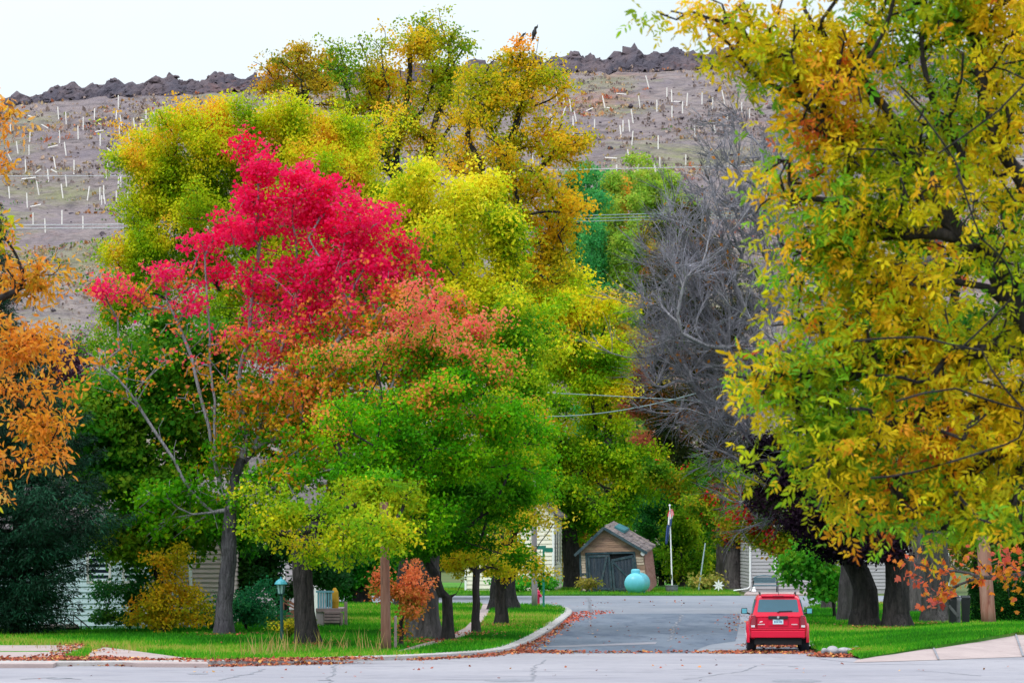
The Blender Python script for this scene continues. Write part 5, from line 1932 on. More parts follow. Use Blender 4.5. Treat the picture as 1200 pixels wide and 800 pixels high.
TU = [(x * 400 / 1185, 60 + y * 400 / 1185, a, s) for x, y, a, s in A7] + [(600 + x * .375, 30 + y * .375, a, s) for x, y, a, s in A8] + [(280 + x * .3667, 10 + y * .3667, a, s) for x, y, a, s in A3]
m = MB()
m.tube([(0, 0, -0.1), (0, 0, 0.5), (0, 0, 1.58)], 0.078, 8)
tube_me = m.build('tree_shelter', M['tube'])
base_me = tube_me.data
first = True
for px, py, tilt, s in TU:
    ln = 1.52 * s
    foot = hill_hit(px + math.sin(math.radians(tilt)) * 6, py + 7.2 * s * abs(math.cos(math.radians(tilt))))
    if first:
        o = tube_me
        first = False
    else:
        o = tube_me.copy()
        COL.objects.link(o)
    o.location = foot + np.array((0, 0, 0.0 if abs(tilt) < 50 else 0.12))
    o.scale = (1, 1, s)
    o.rotation_euler = (math.radians(random.uniform(-4, 6)), math.radians(-tilt), 0)
    where = 'left of the red maple' if px < 160 else ('above the yellow green crown' if px < 340 else ('behind the tall gold tree' if px < 665 else ('above the green aspens' if px < 800 else 'behind the bare tree')))
    at = abs(tilt)
    st_ = 'fallen' if at > 45 else ('leaning' if at > 6 else 'upright')
    band = 'high' if py < 125 else ('middle' if py < 190 else 'low')
    slope = {'high': 'high on the mine hill', 'middle': 'midway up the mine hill', 'low': 'low on the mine hill'}[band]
    tag(o, '%s white tree shelter tube %s %s' % (st_, slope, where), 'tree shelter', 'white tree shelter tubes on the hill')

# ================================================================== TREES
def pal(stops, ybias=None, noise=0.2, ns=3.0, seed=0):
    """leaf colours from a palette; ybias=(row0,row1) shifts the palette along the height of the crown"""
    def f(px, py, u, pos, r):
        t = 0.5 + (u - 0.5) * 0.75 + noise * snoise(pos, ns, seed)
        if ybias:
            t = t + np.interp(py, [ybias[0], ybias[1]], [0.32, -0.32])
        return grad(np.clip(t, 0, 1), stops)
    return f


YG = [(0, (92, 128, 14)), (0.35, (150, 168, 18)), (0.7, (196, 196, 24)), (1, (226, 204, 40))]
GREENM = [(0, (38, 100, 4)), (0.4, (72, 140, 6)), (0.75, (122, 164, 10)), (1, (180, 176, 20))]
GDARK = [(0, (18, 62, 14)), (0.5, (40, 96, 18)), (1, (88, 122, 24))]
GOLD = [(0, (140, 136, 18)), (0.35, (190, 150, 22)), (0.7, (222, 158, 30)), (1, (232, 128, 34))]
RED = [(0, (230, 14, 50)), (0.4, (248, 14, 80)), (0.8, (254, 32, 100)), (1, (248, 84, 90))]
SALMON = [(0, (104, 124, 14)), (0.3, (178, 132, 24)), (0.55, (226, 126, 56)), (0.8, (240, 114, 84)), (1, (236, 66, 84))]


def red_maple_col(px, py, u, pos, r):
    n_ = snoise(pos, 2.6, 3)
    # height at which the turned red leaves give way to the still green ones
    edge = np.interp(px, [80, 160, 260, 330, 420, 520, 640], [345, 375, 420, 425, 385, 345, 330])
    t = (edge - py) / 140.0 + 0.26 * n_ + (u - 0.5) * 0.9
    a = grad(np.clip(u + 0.1 * n_, 0, 1), RED)
    b = grad(np.clip(0.55 + 0.5 * t + 0.3 * (u - .5), 0, 1), SALMON)
    g = grad(np.clip(u * 0.9 + 0.15 * n_, 0, 1), GREENM)
    w1 = np.clip((t - 0.05) * 2.2, 0, 1)[:, None]
    w2 = np.clip((t + 1.25) * 1.1, 0, 1)[:, None]
    # single leaves and twigs go red early
    pick = r.uniform(0, 1, (len(px), 1))
    c = np.where(pick < w1, a, np.where(r.uniform(0, 1, (len(px), 1)) < w2 * 0.8, b, g))
    return c


def ash_front_col(px, py, u, pos, r):
    n_ = snoise(pos, 2.2, 8)
    up_ = np.clip((450 - py) / 100 + 0.35 * n_ + (u - .5) * 1.0, -1, 1)
    yl = (py > 560) & (px < 500)
    c = grad(np.clip(u * 0.9 + 0.12 * n_, 0, 1), GREENM)
    s = grad(np.clip(0.45 + 0.45 * up_, 0, 1), SALMON)
    c = np.where(r.uniform(0, 1, (len(px), 1)) < np.clip(0.25 + up_[:, None] * 0.75, 0.06, 0.9), s, c)
    return np.where(yl[:, None], grad(np.clip(u * 0.9 + 0.14 * n_, 0, 1), [(0, (70, 122, 14)), (0.4, (120, 146, 16)), (0.8, (178, 172, 24)), (1, (206, 170, 34))]), c)


# ---- the red maple
tree('maple_tree', 'tall maple blazing red at the top with bare grey upper limbs on its left', 262, 129, 0.26, 640, [
    (290, 190, 26, 28, 14, .9), (325, 215, 44, 34, 26), (370, 235, 40, 36, 26), (285, 240, 40, 34, 18, .8), (330, 270, 66, 44, 40), (410, 262, 56, 40, 36), (395, 310, 70, 44, 50), (320, 325, 60, 40, 36), (450, 325, 44, 40, 30), (440, 290, 34, 30, 18),
    (255, 275, 44, 30, 16, .75), (240, 320, 50, 34, 18, .65), (175, 322, 44, 24, 14, .6), (130, 330, 42, 24, 16, .7), (110, 352, 34, 18, 9, .6), (190, 355, 50, 22, 10, .4), (500, 365, 50, 30, 34), (545, 390, 34, 26, 20, .9), (440, 375, 70, 44, 50), (370, 385, 70, 44, 44), (300, 390, 56, 50, 26, .7),
    (410, 440, 90, 44, 56), (500, 425, 60, 36, 34), (330, 455, 66, 46, 38, .9), (270, 500, 55, 40, 28, .8), (230, 560, 60, 34, 26, .8), (185, 580, 34, 12, 10, .8), (330, 530, 80, 50, 48), (400, 530, 70, 60, 44), (450, 490, 60, 50, 36),
    (300, 590, 70, 34, 26), (340, 560, 70, 44, 36, 1, -3), (385, 500, 60, 44, 34, 1, -3), (420, 560, 50, 40, 24, 1, -4), (225, 600, 55, 30, 14, .8), (190, 420, 60, 60, 20, .2), (160, 470, 55, 50, 16, .22), (230, 430, 45, 60, 16, .3), (130, 440, 40, 50, 10, .25)],
    red_maple_col, m=31, leaf='maple', size=0.165, spread=0.44, bark2='bark_lilac', gain=1.35, bough=1.25, bark='bark_mid', depth=4.2, twig=0.011, nmul=1.9, fork_px=268, min_h=4.0,
    guides=[[(275, 560), (285, 480), (292, 400), (300, 320), (320, 250)], [(290, 540), (318, 450), (340, 380), (365, 300)], [(262, 580), (245, 500), (225, 420), (195, 350)],
            [(250, 600), (205, 540), (165, 480), (120, 430)], [(300, 625, -1), (340, 610, -1.5), (400, 590, -2)], [(255, 560), (252, 470), (246, 390), (240, 300)]], flat=0.75, jit=0.16)

# ---- green and salmon crown on the dark straight trunk
tree('ash_tree', 'green tree with salmon tinged top on the thick dark trunk beside the lamp post', 361, 118, 0.30, 640, [
    (470, 400, 80, 40, 46), (540, 395, 55, 34, 28), (575, 420, 40, 34, 18), (505, 455, 90, 46, 56), (590, 470, 46, 44, 26), (430, 480, 66, 46, 36), (540, 520, 90, 50, 60), (460, 550, 80, 50, 50),
    (600, 540, 40, 50, 22), (390, 590, 60, 36, 30), (330, 610, 44, 30, 24, 0.7, -3.5), (392, 622, 40, 26, 22, .7, -6.0, 2), (440, 604, 34, 22, 16, .7, -8, 1.3), (455, 575, 34, 26, 14, .7, -5, 1.5), (355, 650, 40, 12, 9, .7, -3.5), (410, 655, 24, 12, 6, .6, -5), (455, 640, 18, 14, 7, .7, -8, 1), (478, 600, 16, 26, 7, .6, -6), (330, 600, 50, 24, 14, .7, -4), (420, 585, 50, 24, 14, .7, -5),
    (480, 600, 70, 40, 30), (420, 520, 60, 50, 30)],
    ash_front_col, gain=1.5, bough=1.35, m=110, size=0.15, spread=0.55, leaf='quad', depth=4.2, bark='bark_dark', min_h=3.4, fork_px=352, flat=0.75)

# ---- the row along the kerb
tree('silver_maple', 'old tree on the massive flared grey trunk left of the sidewalk, yellow green on top', 497, 124, 0.42, 660, [
    (505, 212, 32, 20, 20, .9, 9), (548, 232, 38, 26, 30, 1, 9), (585, 262, 24, 36, 24, 1, 8), (492, 258, 36, 34, 30, 1, 10), (535, 280, 50, 34, 40, 1, 8), (595, 318, 24, 40, 26, 1, 8), (500, 330, 44, 50, 44, 1, 10), (560, 345, 46, 44, 44, 1, 7), (602, 372, 26, 36, 24, 1, 6),
    (540, 420, 70, 56, 56, 1, 7), (605, 410, 36, 44, 34, 1, 6), (468, 240, 26, 30, 16, .9, 10),
    (615, 450, 30, 40, 24, 1, 5), (470, 250, 40, 40, 30, 1, 10), (540, 520, 70, 60, 50, 1, 4), (470, 600, 50, 40, 24), (560, 590, 60, 44, 34)],
    pal([(0, (52, 128, 16)), (0.3, (108, 156, 18)), (0.55, (168, 180, 22)), (0.85, (206, 200, 28)), (1, (226, 206, 44))], (220, 560), 0.26, 2.4, 4), m=110, size=0.16, spread=0.66, depth=4.5, nmul=1.3, flat=1.0, gain=1.2, bough=1.5, limb=0.45, bark='bark_grey', flare=1.3, min_h=3.5, rough=0.1)
tree('maple_tree', 'dark slender forked tree just right of the massive flared trunk', 525, 122, 0.16, 700, [
    (540, 560, 60, 50, 44), (500, 580, 50, 50, 30), (580, 600, 46, 50, 36), (540, 630, 60, 30, 24), (610, 560, 36, 60, 28), (500, 640, 40, 24, 16)],
    pal(GREENM, (480, 660), 0.15, 2.5, 5), m=110, size=0.15, spread=0.5, depth=3.2, fork_px=524, min_h=1.6, guides=[[(535, 695), (543, 678)], [(517, 695), (509, 672)]])
tree('young_tree', 'young tree with the thinnest trunk in the kerb row and a small yellow green crown', 558, 131, 0.12, 672, [
    (545, 640, 34, 28, 30), (575, 655, 26, 20, 16), (530, 665, 18, 14, 10), (560, 620, 40, 24, 20)], pal([(0, (96, 130, 16)), (0.4, (160, 160, 20)), (0.8, (206, 178, 30)), (1, (222, 150, 36))], None, 0.2, 1.5), m=70,
    size=0.14, spread=0.42, depth=1.6, bark='bark_dark')
tree('maple_tree', 'sturdy tree beside the sidewalk, one dark limb leaning right with orange yellow leaves', 587, 143, 0.20, 680, [
    (600, 620, 50, 46, 44), (570, 590, 50, 50, 40), (640, 594, 26, 20, 14, .7), (655, 612, 12, 12, 5, .5), (610, 664, 34, 6, 9, .7), (640, 673, 16, 5, 5, .7), (585, 668, 26, 12, 14), (600, 550, 50, 60, 44), (625, 520, 20, 60, 20)],
    lambda px, py, u, pos, r: np.where((((py > 590) & (px > 560)) & (r.uniform(0, 1, len(px)) < 0.85))[:, None],
                                       grad(u, [(0, (150, 160, 24)), (0.35, (220, 196, 40)), (0.7, (238, 206, 60)), (1, (238, 150, 40))]), grad(u, GREENM)),
    m=75, size=0.15, spread=0.5, depth=3, guides=[[(600, 672), (618, 655), (634, 634), (648, 614)]], min_h=1.6)
tree('sapling', 'little salmon orange sapling directly behind the brown pole', 470, 116, 0.06, 728, [
    (470, 690, 26, 26, 34), (452, 678, 14, 20, 14), (488, 690, 14, 16, 14), (476, 665, 14, 14, 10), (470, 715, 22, 14, 14)],
    pal([(0, (120, 128, 40)), (0.25, (176, 120, 50)), (0.55, (224, 126, 78)), (0.85, (236, 140, 96)), (1, (224, 96, 72))], (640, 735), 0.1, 0.8), m=45, size=0.13, spread=0.26, depth=0.9, flare=0.15, min_h=0.3, step=0.35, twig=0.008)

# ---- big yellow green crowns behind the maple
tree('silver_maple', 'huge rounded yellow green tree rising behind the red maple', 372, 160, 0.55, 620, [
    (270, 165, 70, 36, 60), (350, 160, 60, 34, 56), (215, 200, 56, 44, 56), (190, 250, 44, 50, 44), (300, 215, 90, 60, 90), (400, 200, 60, 50, 64), (420, 260, 60, 60, 60), (250, 290, 80, 60, 64), (160, 290, 36, 36, 24),
    (350, 300, 90, 70, 70), (240, 390, 90, 70, 60), (440, 340, 60, 80, 50), (360, 420, 100, 80, 60), (150, 370, 40, 50, 22), (270, 128, 22, 16, 9, .8)],
    pal([(0, (76, 126, 14)), (0.35, (128, 158, 16)), (0.65, (178, 184, 20)), (0.9, (214, 194, 34)), (1, (216, 160, 40))], (120, 440), 0.26, 2.8, 2), m=170, size=0.155, spread=0.85, depth=5.5, nmul=1.7, flat=0.8, bough=1.15, gain=1.3, min_h=6)
tree('cottonwood_tree', 'tallest green gold tree standing against the sky left of the orange one', 480, 180, 0.55, 420, [
    (470, 62, 44, 30, 40), (500, 45, 40, 22, 22, .85), (430, 90, 40, 34, 32, .9), (520, 85, 30, 30, 20, .8), (450, 130, 50, 40, 36, .9), (410, 130, 28, 36, 18, .8), (500, 130, 46, 40, 24, .7), (540, 60, 16, 14, 8, .7), (450, 185, 50, 34, 24, .8), (520, 165, 34, 26, 14, .6), (545, 130, 20, 20, 8, .6)],
    pal([(0, (70, 118, 18)), (0.35, (128, 146, 20)), (0.7, (190, 164, 26)), (1, (216, 160, 36))], None, 0.22, 5, 7), nmul=1.9, bough=1.6, gain=1.4, m=52, size=0.19, spread=0.72, depth=4.2, guides=[[(478, 330), (470, 230), (466, 170), (478, 110), (480, 60)], [(462, 200), (440, 130), (425, 95)], [(492, 215), (505, 165), (522, 115)]], min_h=13, twig=0.016)
tree('ash_tree', 'small airy olive gold tree against the sky at the left end of the tall ones', 352, 185, 0.30, 250, [
    (345, 75, 38, 24, 34, .8), (325, 95, 26, 22, 16, .7), (372, 90, 20, 22, 12, .7), (350, 110, 40, 16, 14, .6), (345, 58, 22, 12, 12, .7), (385, 110, 20, 30, 12, .7)],
    pal([(0, (104, 118, 24)), (0.4, (160, 140, 28)), (0.8, (200, 160, 36)), (1, (206, 140, 40))], None, 0.2, 4, 3), nmul=1.7, bough=1.5, gain=1.25, m=55, size=0.18, spread=0.62, depth=2.6, guides=[[(352, 160), (356, 115), (352, 80)]], min_h=18, twig=0.014)
birds_tree, bt = tree('cottonwood_tree', 'tall orange gold tree right of the sky group with two black birds at its tip', 590, 172, 0.52, 420, [
    (620, 72, 28, 20, 22, .75), (600, 90, 46, 30, 34, .8), (640, 100, 30, 26, 20, .75), (560, 100, 26, 26, 16, .7), (580, 130, 50, 30, 34, .85), (630, 145, 40, 34, 30, .8), (550, 165, 50, 34, 30, .75), (610, 190, 60, 34, 40, .85),
    (655, 180, 34, 24, 18, .7), (686, 172, 18, 14, 8, .6), (630, 225, 48, 30, 34), (590, 240, 50, 40, 34), (632, 265, 38, 36, 34), (645, 300, 28, 30, 22), (545, 205, 40, 30, 16, .7), (620, 310, 50, 40, 34)],
    pal([(0, (140, 146, 18)), (0.3, (192, 160, 22)), (0.6, (226, 160, 32)), (0.85, (240, 152, 42)), (1, (238, 134, 40))], (340, 60), 0.2, 4, 11), nmul=1.65, bough=1.6, gain=1.45, m=50, size=0.19, spread=0.68, depth=4.0,
    guides=[[(592, 330), (585, 260), (590, 200), (606, 140), (622, 75), (618, 52)], [(585, 260), (560, 210), (545, 165), (552, 110)], [(596, 220), (640, 190), (672, 172)], [(590, 280), (630, 285), (668, 300)]], min_h=12, twig=0.016)
# ---- yellow green column of foliage left of the street
tree('elm_tree', 'high yellow green tree above the street, its lean dark trunk left of the shed', 674, 236, 0.55, 610, [
    (650, 345, 50, 40, 50), (690, 340, 30, 34, 24), (620, 390, 50, 50, 50), (690, 400, 44, 46, 44), (650, 440, 70, 56, 70), (710, 460, 36, 56, 36), (640, 510, 70, 60, 64), (720, 530, 50, 50, 44), (680, 570, 70, 46, 56),
    (740, 560, 40, 36, 24), (630, 570, 50, 50, 40), (720, 595, 44, 24, 18)],
    pal([(0, (64, 118, 12)), (0.35, (112, 150, 14)), (0.65, (164, 172, 18)), (0.88, (206, 184, 26)), (1, (218, 160, 34))], (300, 640), 0.24, 4, 6), nmul=1.5, flat=0.8, gain=1.55, m=115, size=0.26, spread=0.95, depth=6, min_h=6, fork_px=664, twig=0.02)
def olive_red(px, py, u, pos, r):
    c = grad(np.clip(u + 0.2 * snoise(pos, 4, 13), 0, 1), [(0, (40, 88, 12)), (0.4, (88, 124, 16)), (0.75, (146, 142, 22)), (1, (164, 110, 30))])
    red = (snoise(pos, 1.3, 51) + np.where((px > 822) & (px < 912) & (py > 565) & (py < 645), 0.0, -1.2)) > 0.4
    return np.where((red & (r.uniform(0, 1, len(px)) < 0.8))[:, None], grad(u, [(0, (140, 26, 26)), (0.6, (184, 34, 36)), (1, (176, 84, 40))]), c)


# ---- trees beyond the shed, trunk pair and dark crown
tree('oak_tree', 'tall dark brown green tree behind the bare grey one, left of two grey trunks', 846, 238, 0.36, 630, [
    (830, 300, 50, 36, 40, .8), (800, 360, 44, 40, 34, .8), (860, 360, 50, 50, 40, .8), (810, 430, 50, 46, 44, .9), (870, 440, 50, 50, 40, .9), (790, 490, 36, 40, 28), (850, 510, 60, 46, 50), (800, 260, 26, 26, 14, .6), (780, 320, 20, 30, 12, .6)],
    pal([(0, (24, 40, 18)), (0.35, (46, 60, 22)), (0.6, (84, 78, 28)), (0.8, (128, 80, 36)), (1, (176, 120, 40))], None, 0.2, 4, 12), nmul=2.0, m=100, size=0.26, spread=0.95, depth=6, min_h=6, bark='bark_grey', twig=0.02)
tree('maple_tree', 'olive green tree with reddening low leaves on the right of two grey trunks', 859, 233, 0.48, 640, [
    (850, 580, 46, 34, 40), (810, 590, 40, 36, 34), (890, 600, 40, 34, 34), (850, 625, 44, 24, 20), (905, 640, 30, 18, 18), (880, 560, 40, 24, 20), (790, 560, 30, 34, 20), (925, 650, 26, 18, 14)],
    olive_red, gain=1.6, m=100, size=0.25, spread=0.8, depth=4, min_h=3, bark='bark_grey')
# ---- bare grey tree
bare = [tuple([b[0], b[1], b[2], b[3], int(b[4] * 1.15)]) for b in [(860, 230, 60, 60, 150), (830, 300, 80, 60, 240), (800, 330, 56, 56, 170), (780, 390, 44, 50, 130), (830, 400, 70, 60, 220), (900, 300, 60, 80, 170), (880, 420, 60, 70, 180), (820, 470, 50, 44, 130),
        (870, 520, 50, 50, 120), (920, 200, 50, 60, 110), (900, 590, 40, 30, 40), (940, 420, 50, 90, 110), (770, 440, 30, 40, 60), (860, 160, 40, 30, 50), (920, 500, 40, 50, 60)]]
tree('bare_tree', 'leafless grey tree with dense twigs arching over the right side of the street', 1014, 140, 0.44, 690, bare,
     lambda px, py, u, pos, r: grad(u, [(0, (130, 88, 40)), (1, (190, 120, 50))]), m=0.10, size=0.2, spread=0.62, bark='bark_dark', bark2='bark_lilac', depth=4.5, twigs=5, twig=0.0115, straight=0.4, min_h=2.0, droop=0.0,
     guides=[[(985, 640), (950, 560), (915, 470), (880, 380), (850, 300), (835, 240)], [(970, 600), (920, 550), (860, 490), (800, 440)], [(975, 620), (950, 480), (930, 360), (905, 250), (890, 180)], [(930, 500), (880, 440), (820, 380), (775, 350)]], step=0.6)
# ---- right hand row
tree('purple_maple', 'dark purple leaved maple on the big black trunk in the middle of the right row', 1051, 139, 0.42, 655, [
    (985, 590, 60, 40, 60), (1030, 600, 50, 44, 60), (940, 570, 46, 34, 40), (900, 545, 34, 24, 22), (1010, 635, 50, 26, 40), (1050, 640, 26, 26, 24), (960, 540, 60, 50, 40), (1040, 550, 50, 50, 40)],
    pal([(0, (18, 11, 21)), (0.5, (30, 17, 33)), (0.85, (48, 25, 44)), (1, (36, 46, 22))], None, 0.2, 2), m=110, size=0.18, spread=0.5, depth=3.6, min_h=2.4, rough=0.1)
tree('old_maple', 'rough grey trunk of an old tree between the black trunk and the bins', 1097, 147, 0.46, 600, [
    (1090, 520, 60, 60, 40), (1130, 560, 50, 40, 30), (1060, 480, 60, 60, 36), (1120, 430, 70, 70, 40)],
    pal(GDARK, None, 0.2, 3), m=90, size=0.2, spread=0.7, depth=4, bark='bark_grey', min_h=4.2, rough=0.1)
tree('old_maple', 'pale grey trunk left of the bare tree in the right row', 994, 149, 0.33, 640, [
    (990, 560, 40, 40, 24), (1000, 500, 40, 50, 24), (960, 600, 26, 26, 14)], pal(GDARK, None, 0.2, 3), m=90, size=0.2, spread=0.6, depth=3, bark='bark_grey', min_h=3, rough=0.08)
tree('old_maple', 'farthest grey trunk in the right row, beyond the slim sapling', 971, 172, 0.25, 650, [
    (960, 600, 40, 40, 24), (1000, 590, 40, 40, 20), (905, 610, 32, 26, 26), (930, 630, 34, 20, 22), (890, 632, 22, 16, 12), (915, 646, 26, 8, 9), (945, 600, 34, 30, 22), (888, 600, 24, 34, 26), (905, 572, 30, 26, 22)], olive_red, nmul=1.3, m=80, size=0.2, spread=0.7, depth=3, bark='bark_grey', min_h=3)
tree('sapling', 'green leafy maple sapling on a slim stem right of the red car', 978, 154, 0.065, 700, [
    (955, 665, 24, 24, 30), (975, 650, 20, 30, 24), (940, 650, 20, 24, 20), (930, 665, 12, 12, 8), (965, 690, 22, 14, 14), (982, 690, 12, 12, 8), (985, 625, 20, 20, 12)],
    pal([(0, (30, 104, 22)), (0.5, (64, 142, 30)), (0.85, (116, 164, 36)), (1, (200, 150, 40))], None, 0.1, 1.5), m=34, leaf='maple', size=0.24, spread=0.36, depth=1.4, flare=0.1, min_h=1.0)

# ---- near yellow ash at the right, trunk outside the frame
def ash_near(px, py, u, pos, r):
    n_ = snoise(pos, 1.5, 31)
    t = 0.5 + 0.7 * (u - 0.5) + 0.24 * n_
    c = grad(np.clip(t, 0, 1), [(0, (104, 146, 28)), (0.28, (158, 166, 22)), (0.56, (208, 180, 24)), (0.78, (232, 180, 32)), (0.92, (228, 148, 38)), (1, (210, 100, 48))])
    grn = ((px < 1000) & (py > 200) & (py < 480)) | ((px > 940) & (py > 590)) | (snoise(pos, 2.3, 77) > 0.55)
    c2 = grad(np.clip(u, 0, 1), [(0, (84, 156, 44)), (0.6, (132, 172, 36)), (1, (190, 186, 34))])
    return np.where((grn & (r.uniform(0, 1, len(px)) < 0.45))[:, None], c2, c)


tree('ash_tree', 'near yellow ash reaching in from the right edge over the right row of trees', 1345, 33, 0.20, 520, [
    (832, 14, 32, 13, 10, .9), (872, 42, 34, 24, 14), (918, 60, 40, 34, 20), (960, 50, 50, 44, 26), (1010, 70, 60, 46, 30), (1070, 40, 60, 44, 30), (1130, 40, 70, 60, 34), (955, 130, 38, 40, 20), (980, 140, 60, 46, 32, .8), (1060, 130, 60, 50, 24, .7),
    (955, 212, 32, 30, 16), (975, 252, 44, 40, 24), (1000, 240, 60, 50, 32), (1060, 260, 50, 50, 28), (975, 322, 44, 40, 26), (990, 340, 60, 50, 36), (1060, 350, 60, 50, 34), (975, 392, 34, 30, 18), (965, 428, 44, 36, 24), (1010, 430, 60, 44, 34),
    (1090, 420, 60, 44, 32), (925, 470, 40, 32, 22), (955, 500, 50, 34, 28), (1020, 510, 60, 40, 32), (1100, 500, 60, 44, 34), (950, 540, 44, 20, 18), (1000, 566, 60, 26, 26), (1080, 580, 60, 30, 30), (1150, 560, 50, 44, 32), (1120, 600, 46, 18, 12), (1070, 618, 30, 14, 8),
    (1180, 480, 50, 60, 34), (1180, 380, 50, 60, 26, .8), (1185, 600, 26, 22, 7), (1170, 300, 60, 60, 26, .6), (1150, 210, 70, 60, 34, .7), (1190, 120, 60, 60, 40, .8), (1110, 160, 60, 60, 30, .8), (1160, 20, 60, 50, 36, .9), (985, -30, 90, 30, 30), (1120, -30, 90, 30, 30)],
    ash_near, tuft=0, m=13, leaf='leaflet', size=0.078, spread=0.33, bough=1.2, nmul=1.3, lrough=0.6, coh=0.6, depth=2.6, compound=5, bark='bark_dark', twig=0.009, step=0.25, flare=0.4, jit=0.12, up=0.25, droop=0.02, min_h=0.5, gain=1.18,
    guides=[[(1320, 500), (1240, 430), (1185, 350), (1130, 280), (1090, 210), (1040, 130), (990, 70)], [(1320, 460), (1250, 330), (1190, 200), (1150, 90), (1120, -30)], [(1330, 520), (1260, 500), (1180, 520), (1120, 560), (1040, 590)],
            [(1240, 430), (1150, 410), (1060, 420), (1000, 440)], [(1320, 520), (1200, 480), (1100, 480), (1010, 500)], [(1330, 400), (1280, 230), (1240, 60), (1220, -60)], [(1130, 280), (1060, 275), (990, 280), (930, 300)],
            [(1185, 350), (1120, 330), (1030, 345)], [(1130, 240), (1100, 140), (1080, 40)], [(1150, 410, -1.5), (1080, 395, -2), (1000, 400, -2)], [(1200, 480, -1.5), (1120, 455, -2), (1050, 470, -2)], [(1185, 350, -1), (1150, 280, -2), (1120, 190, -2), (1060, 110, -2)], [(1180, 520, -1), (1100, 545, -2), (1020, 560, -2)], [(1240, 60, -1), (1170, 130, -2), (1100, 180, -2)]])
# ---- maple sprig with curling orange leaves at the right
tree('maple_tree', 'maple at the right edge dangling curled orange and pink leaves', 1310, 74, 0.05, 640, [
    (1075, 672, 16, 12, 7), (1092, 655, 14, 10, 6, .8), (1100, 678, 16, 12, 7), (1110, 690, 10, 8, 4), (1095, 700, 12, 6, 4), (1128, 668, 10, 12, 4, .8), (1145, 680, 8, 8, 4), (1170, 670, 16, 14, 8), (1188, 660, 10, 16, 6), (1185, 690, 8, 8, 3)],
    pal([(0, (150, 140, 34)), (0.3, (206, 140, 36)), (0.55, (204, 90, 50)), (0.8, (200, 96, 80)), (1, (150, 58, 50))], None, 0.2, 0.6), m=6, gain=1.0, leaf='maple', size=0.165, spread=0.24, depth=0.7, bark='bark_grey', twig=0.006, min_h=0.3, up=0.05,
    guides=[[(1250, 655), (1200, 672), (1150, 676), (1110, 668), (1075, 660)], [(1150, 676), (1115, 688), (1098, 698)]], step=0.3)
# ---- left orange tree
def orange_left(px, py, u, pos, r):
    n_ = snoise(pos, 1.0, 17)
    c = grad(np.clip(0.5 + 0.75 * (u - .5) + 0.2 * n_, 0, 1), [(0, (166, 140, 34)), (0.25, (216, 146, 42)), (0.6, (234, 142, 54)), (0.85, (238, 164, 88)), (1, (228, 108, 52))])
    yl = ((py > 585) | ((py < 300) & (py > 220)))[:, None]
    return np.where(yl & (r.uniform(0, 1, (len(px), 1)) < 0.7), grad(u, [(0, (120, 140, 24)), (0.5, (176, 168, 30)), (1, (214, 176, 40))]), c)


tree('cherry_tree', 'near orange leaved tree at the left edge in front of the dark spruce', -150, 62, 0.26, 520, [
    (-6, 140, 20, 12, 9), (12, 130, 12, 7, 4, .8), (-4, 190, 16, 9, 6), (8, 186, 10, 5, 3, .8), (-6, 252, 16, 34, 10, .7), (-8, 290, 24, 30, 14, .8), (18, 322, 34, 24, 18), (48, 332, 18, 20, 10), (8, 370, 40, 34, 24), (44, 395, 24, 18, 12), (0, 430, 40, 38, 26), (46, 455, 30, 22, 16), (28, 490, 40, 26, 20),
    (62, 518, 16, 14, 7), (12, 535, 36, 20, 14), (50, 548, 16, 8, 4), (-4, 590, 12, 18, 6), (-60, 300, 40, 80, 14), (-60, 480, 40, 70, 16), (-50, 150, 30, 40, 8)],
    orange_left, tuft=0, m=22, leaf='leaflet', size=0.13, spread=0.26, bough=1.15, nmul=0.58, depth=1.6, bark='bark_dark', twig=0.007, step=0.3, min_h=0.5, flat=0.75, up=0.15, compound=3,
    guides=[[(-110, 420), (-60, 380), (0, 350), (45, 330)], [(-110, 480), (-50, 470), (10, 460), (60, 450)], [(-120, 400), (-70, 260), (-30, 170), (0, 140)], [(-110, 520), (-40, 540), (30, 540)]])


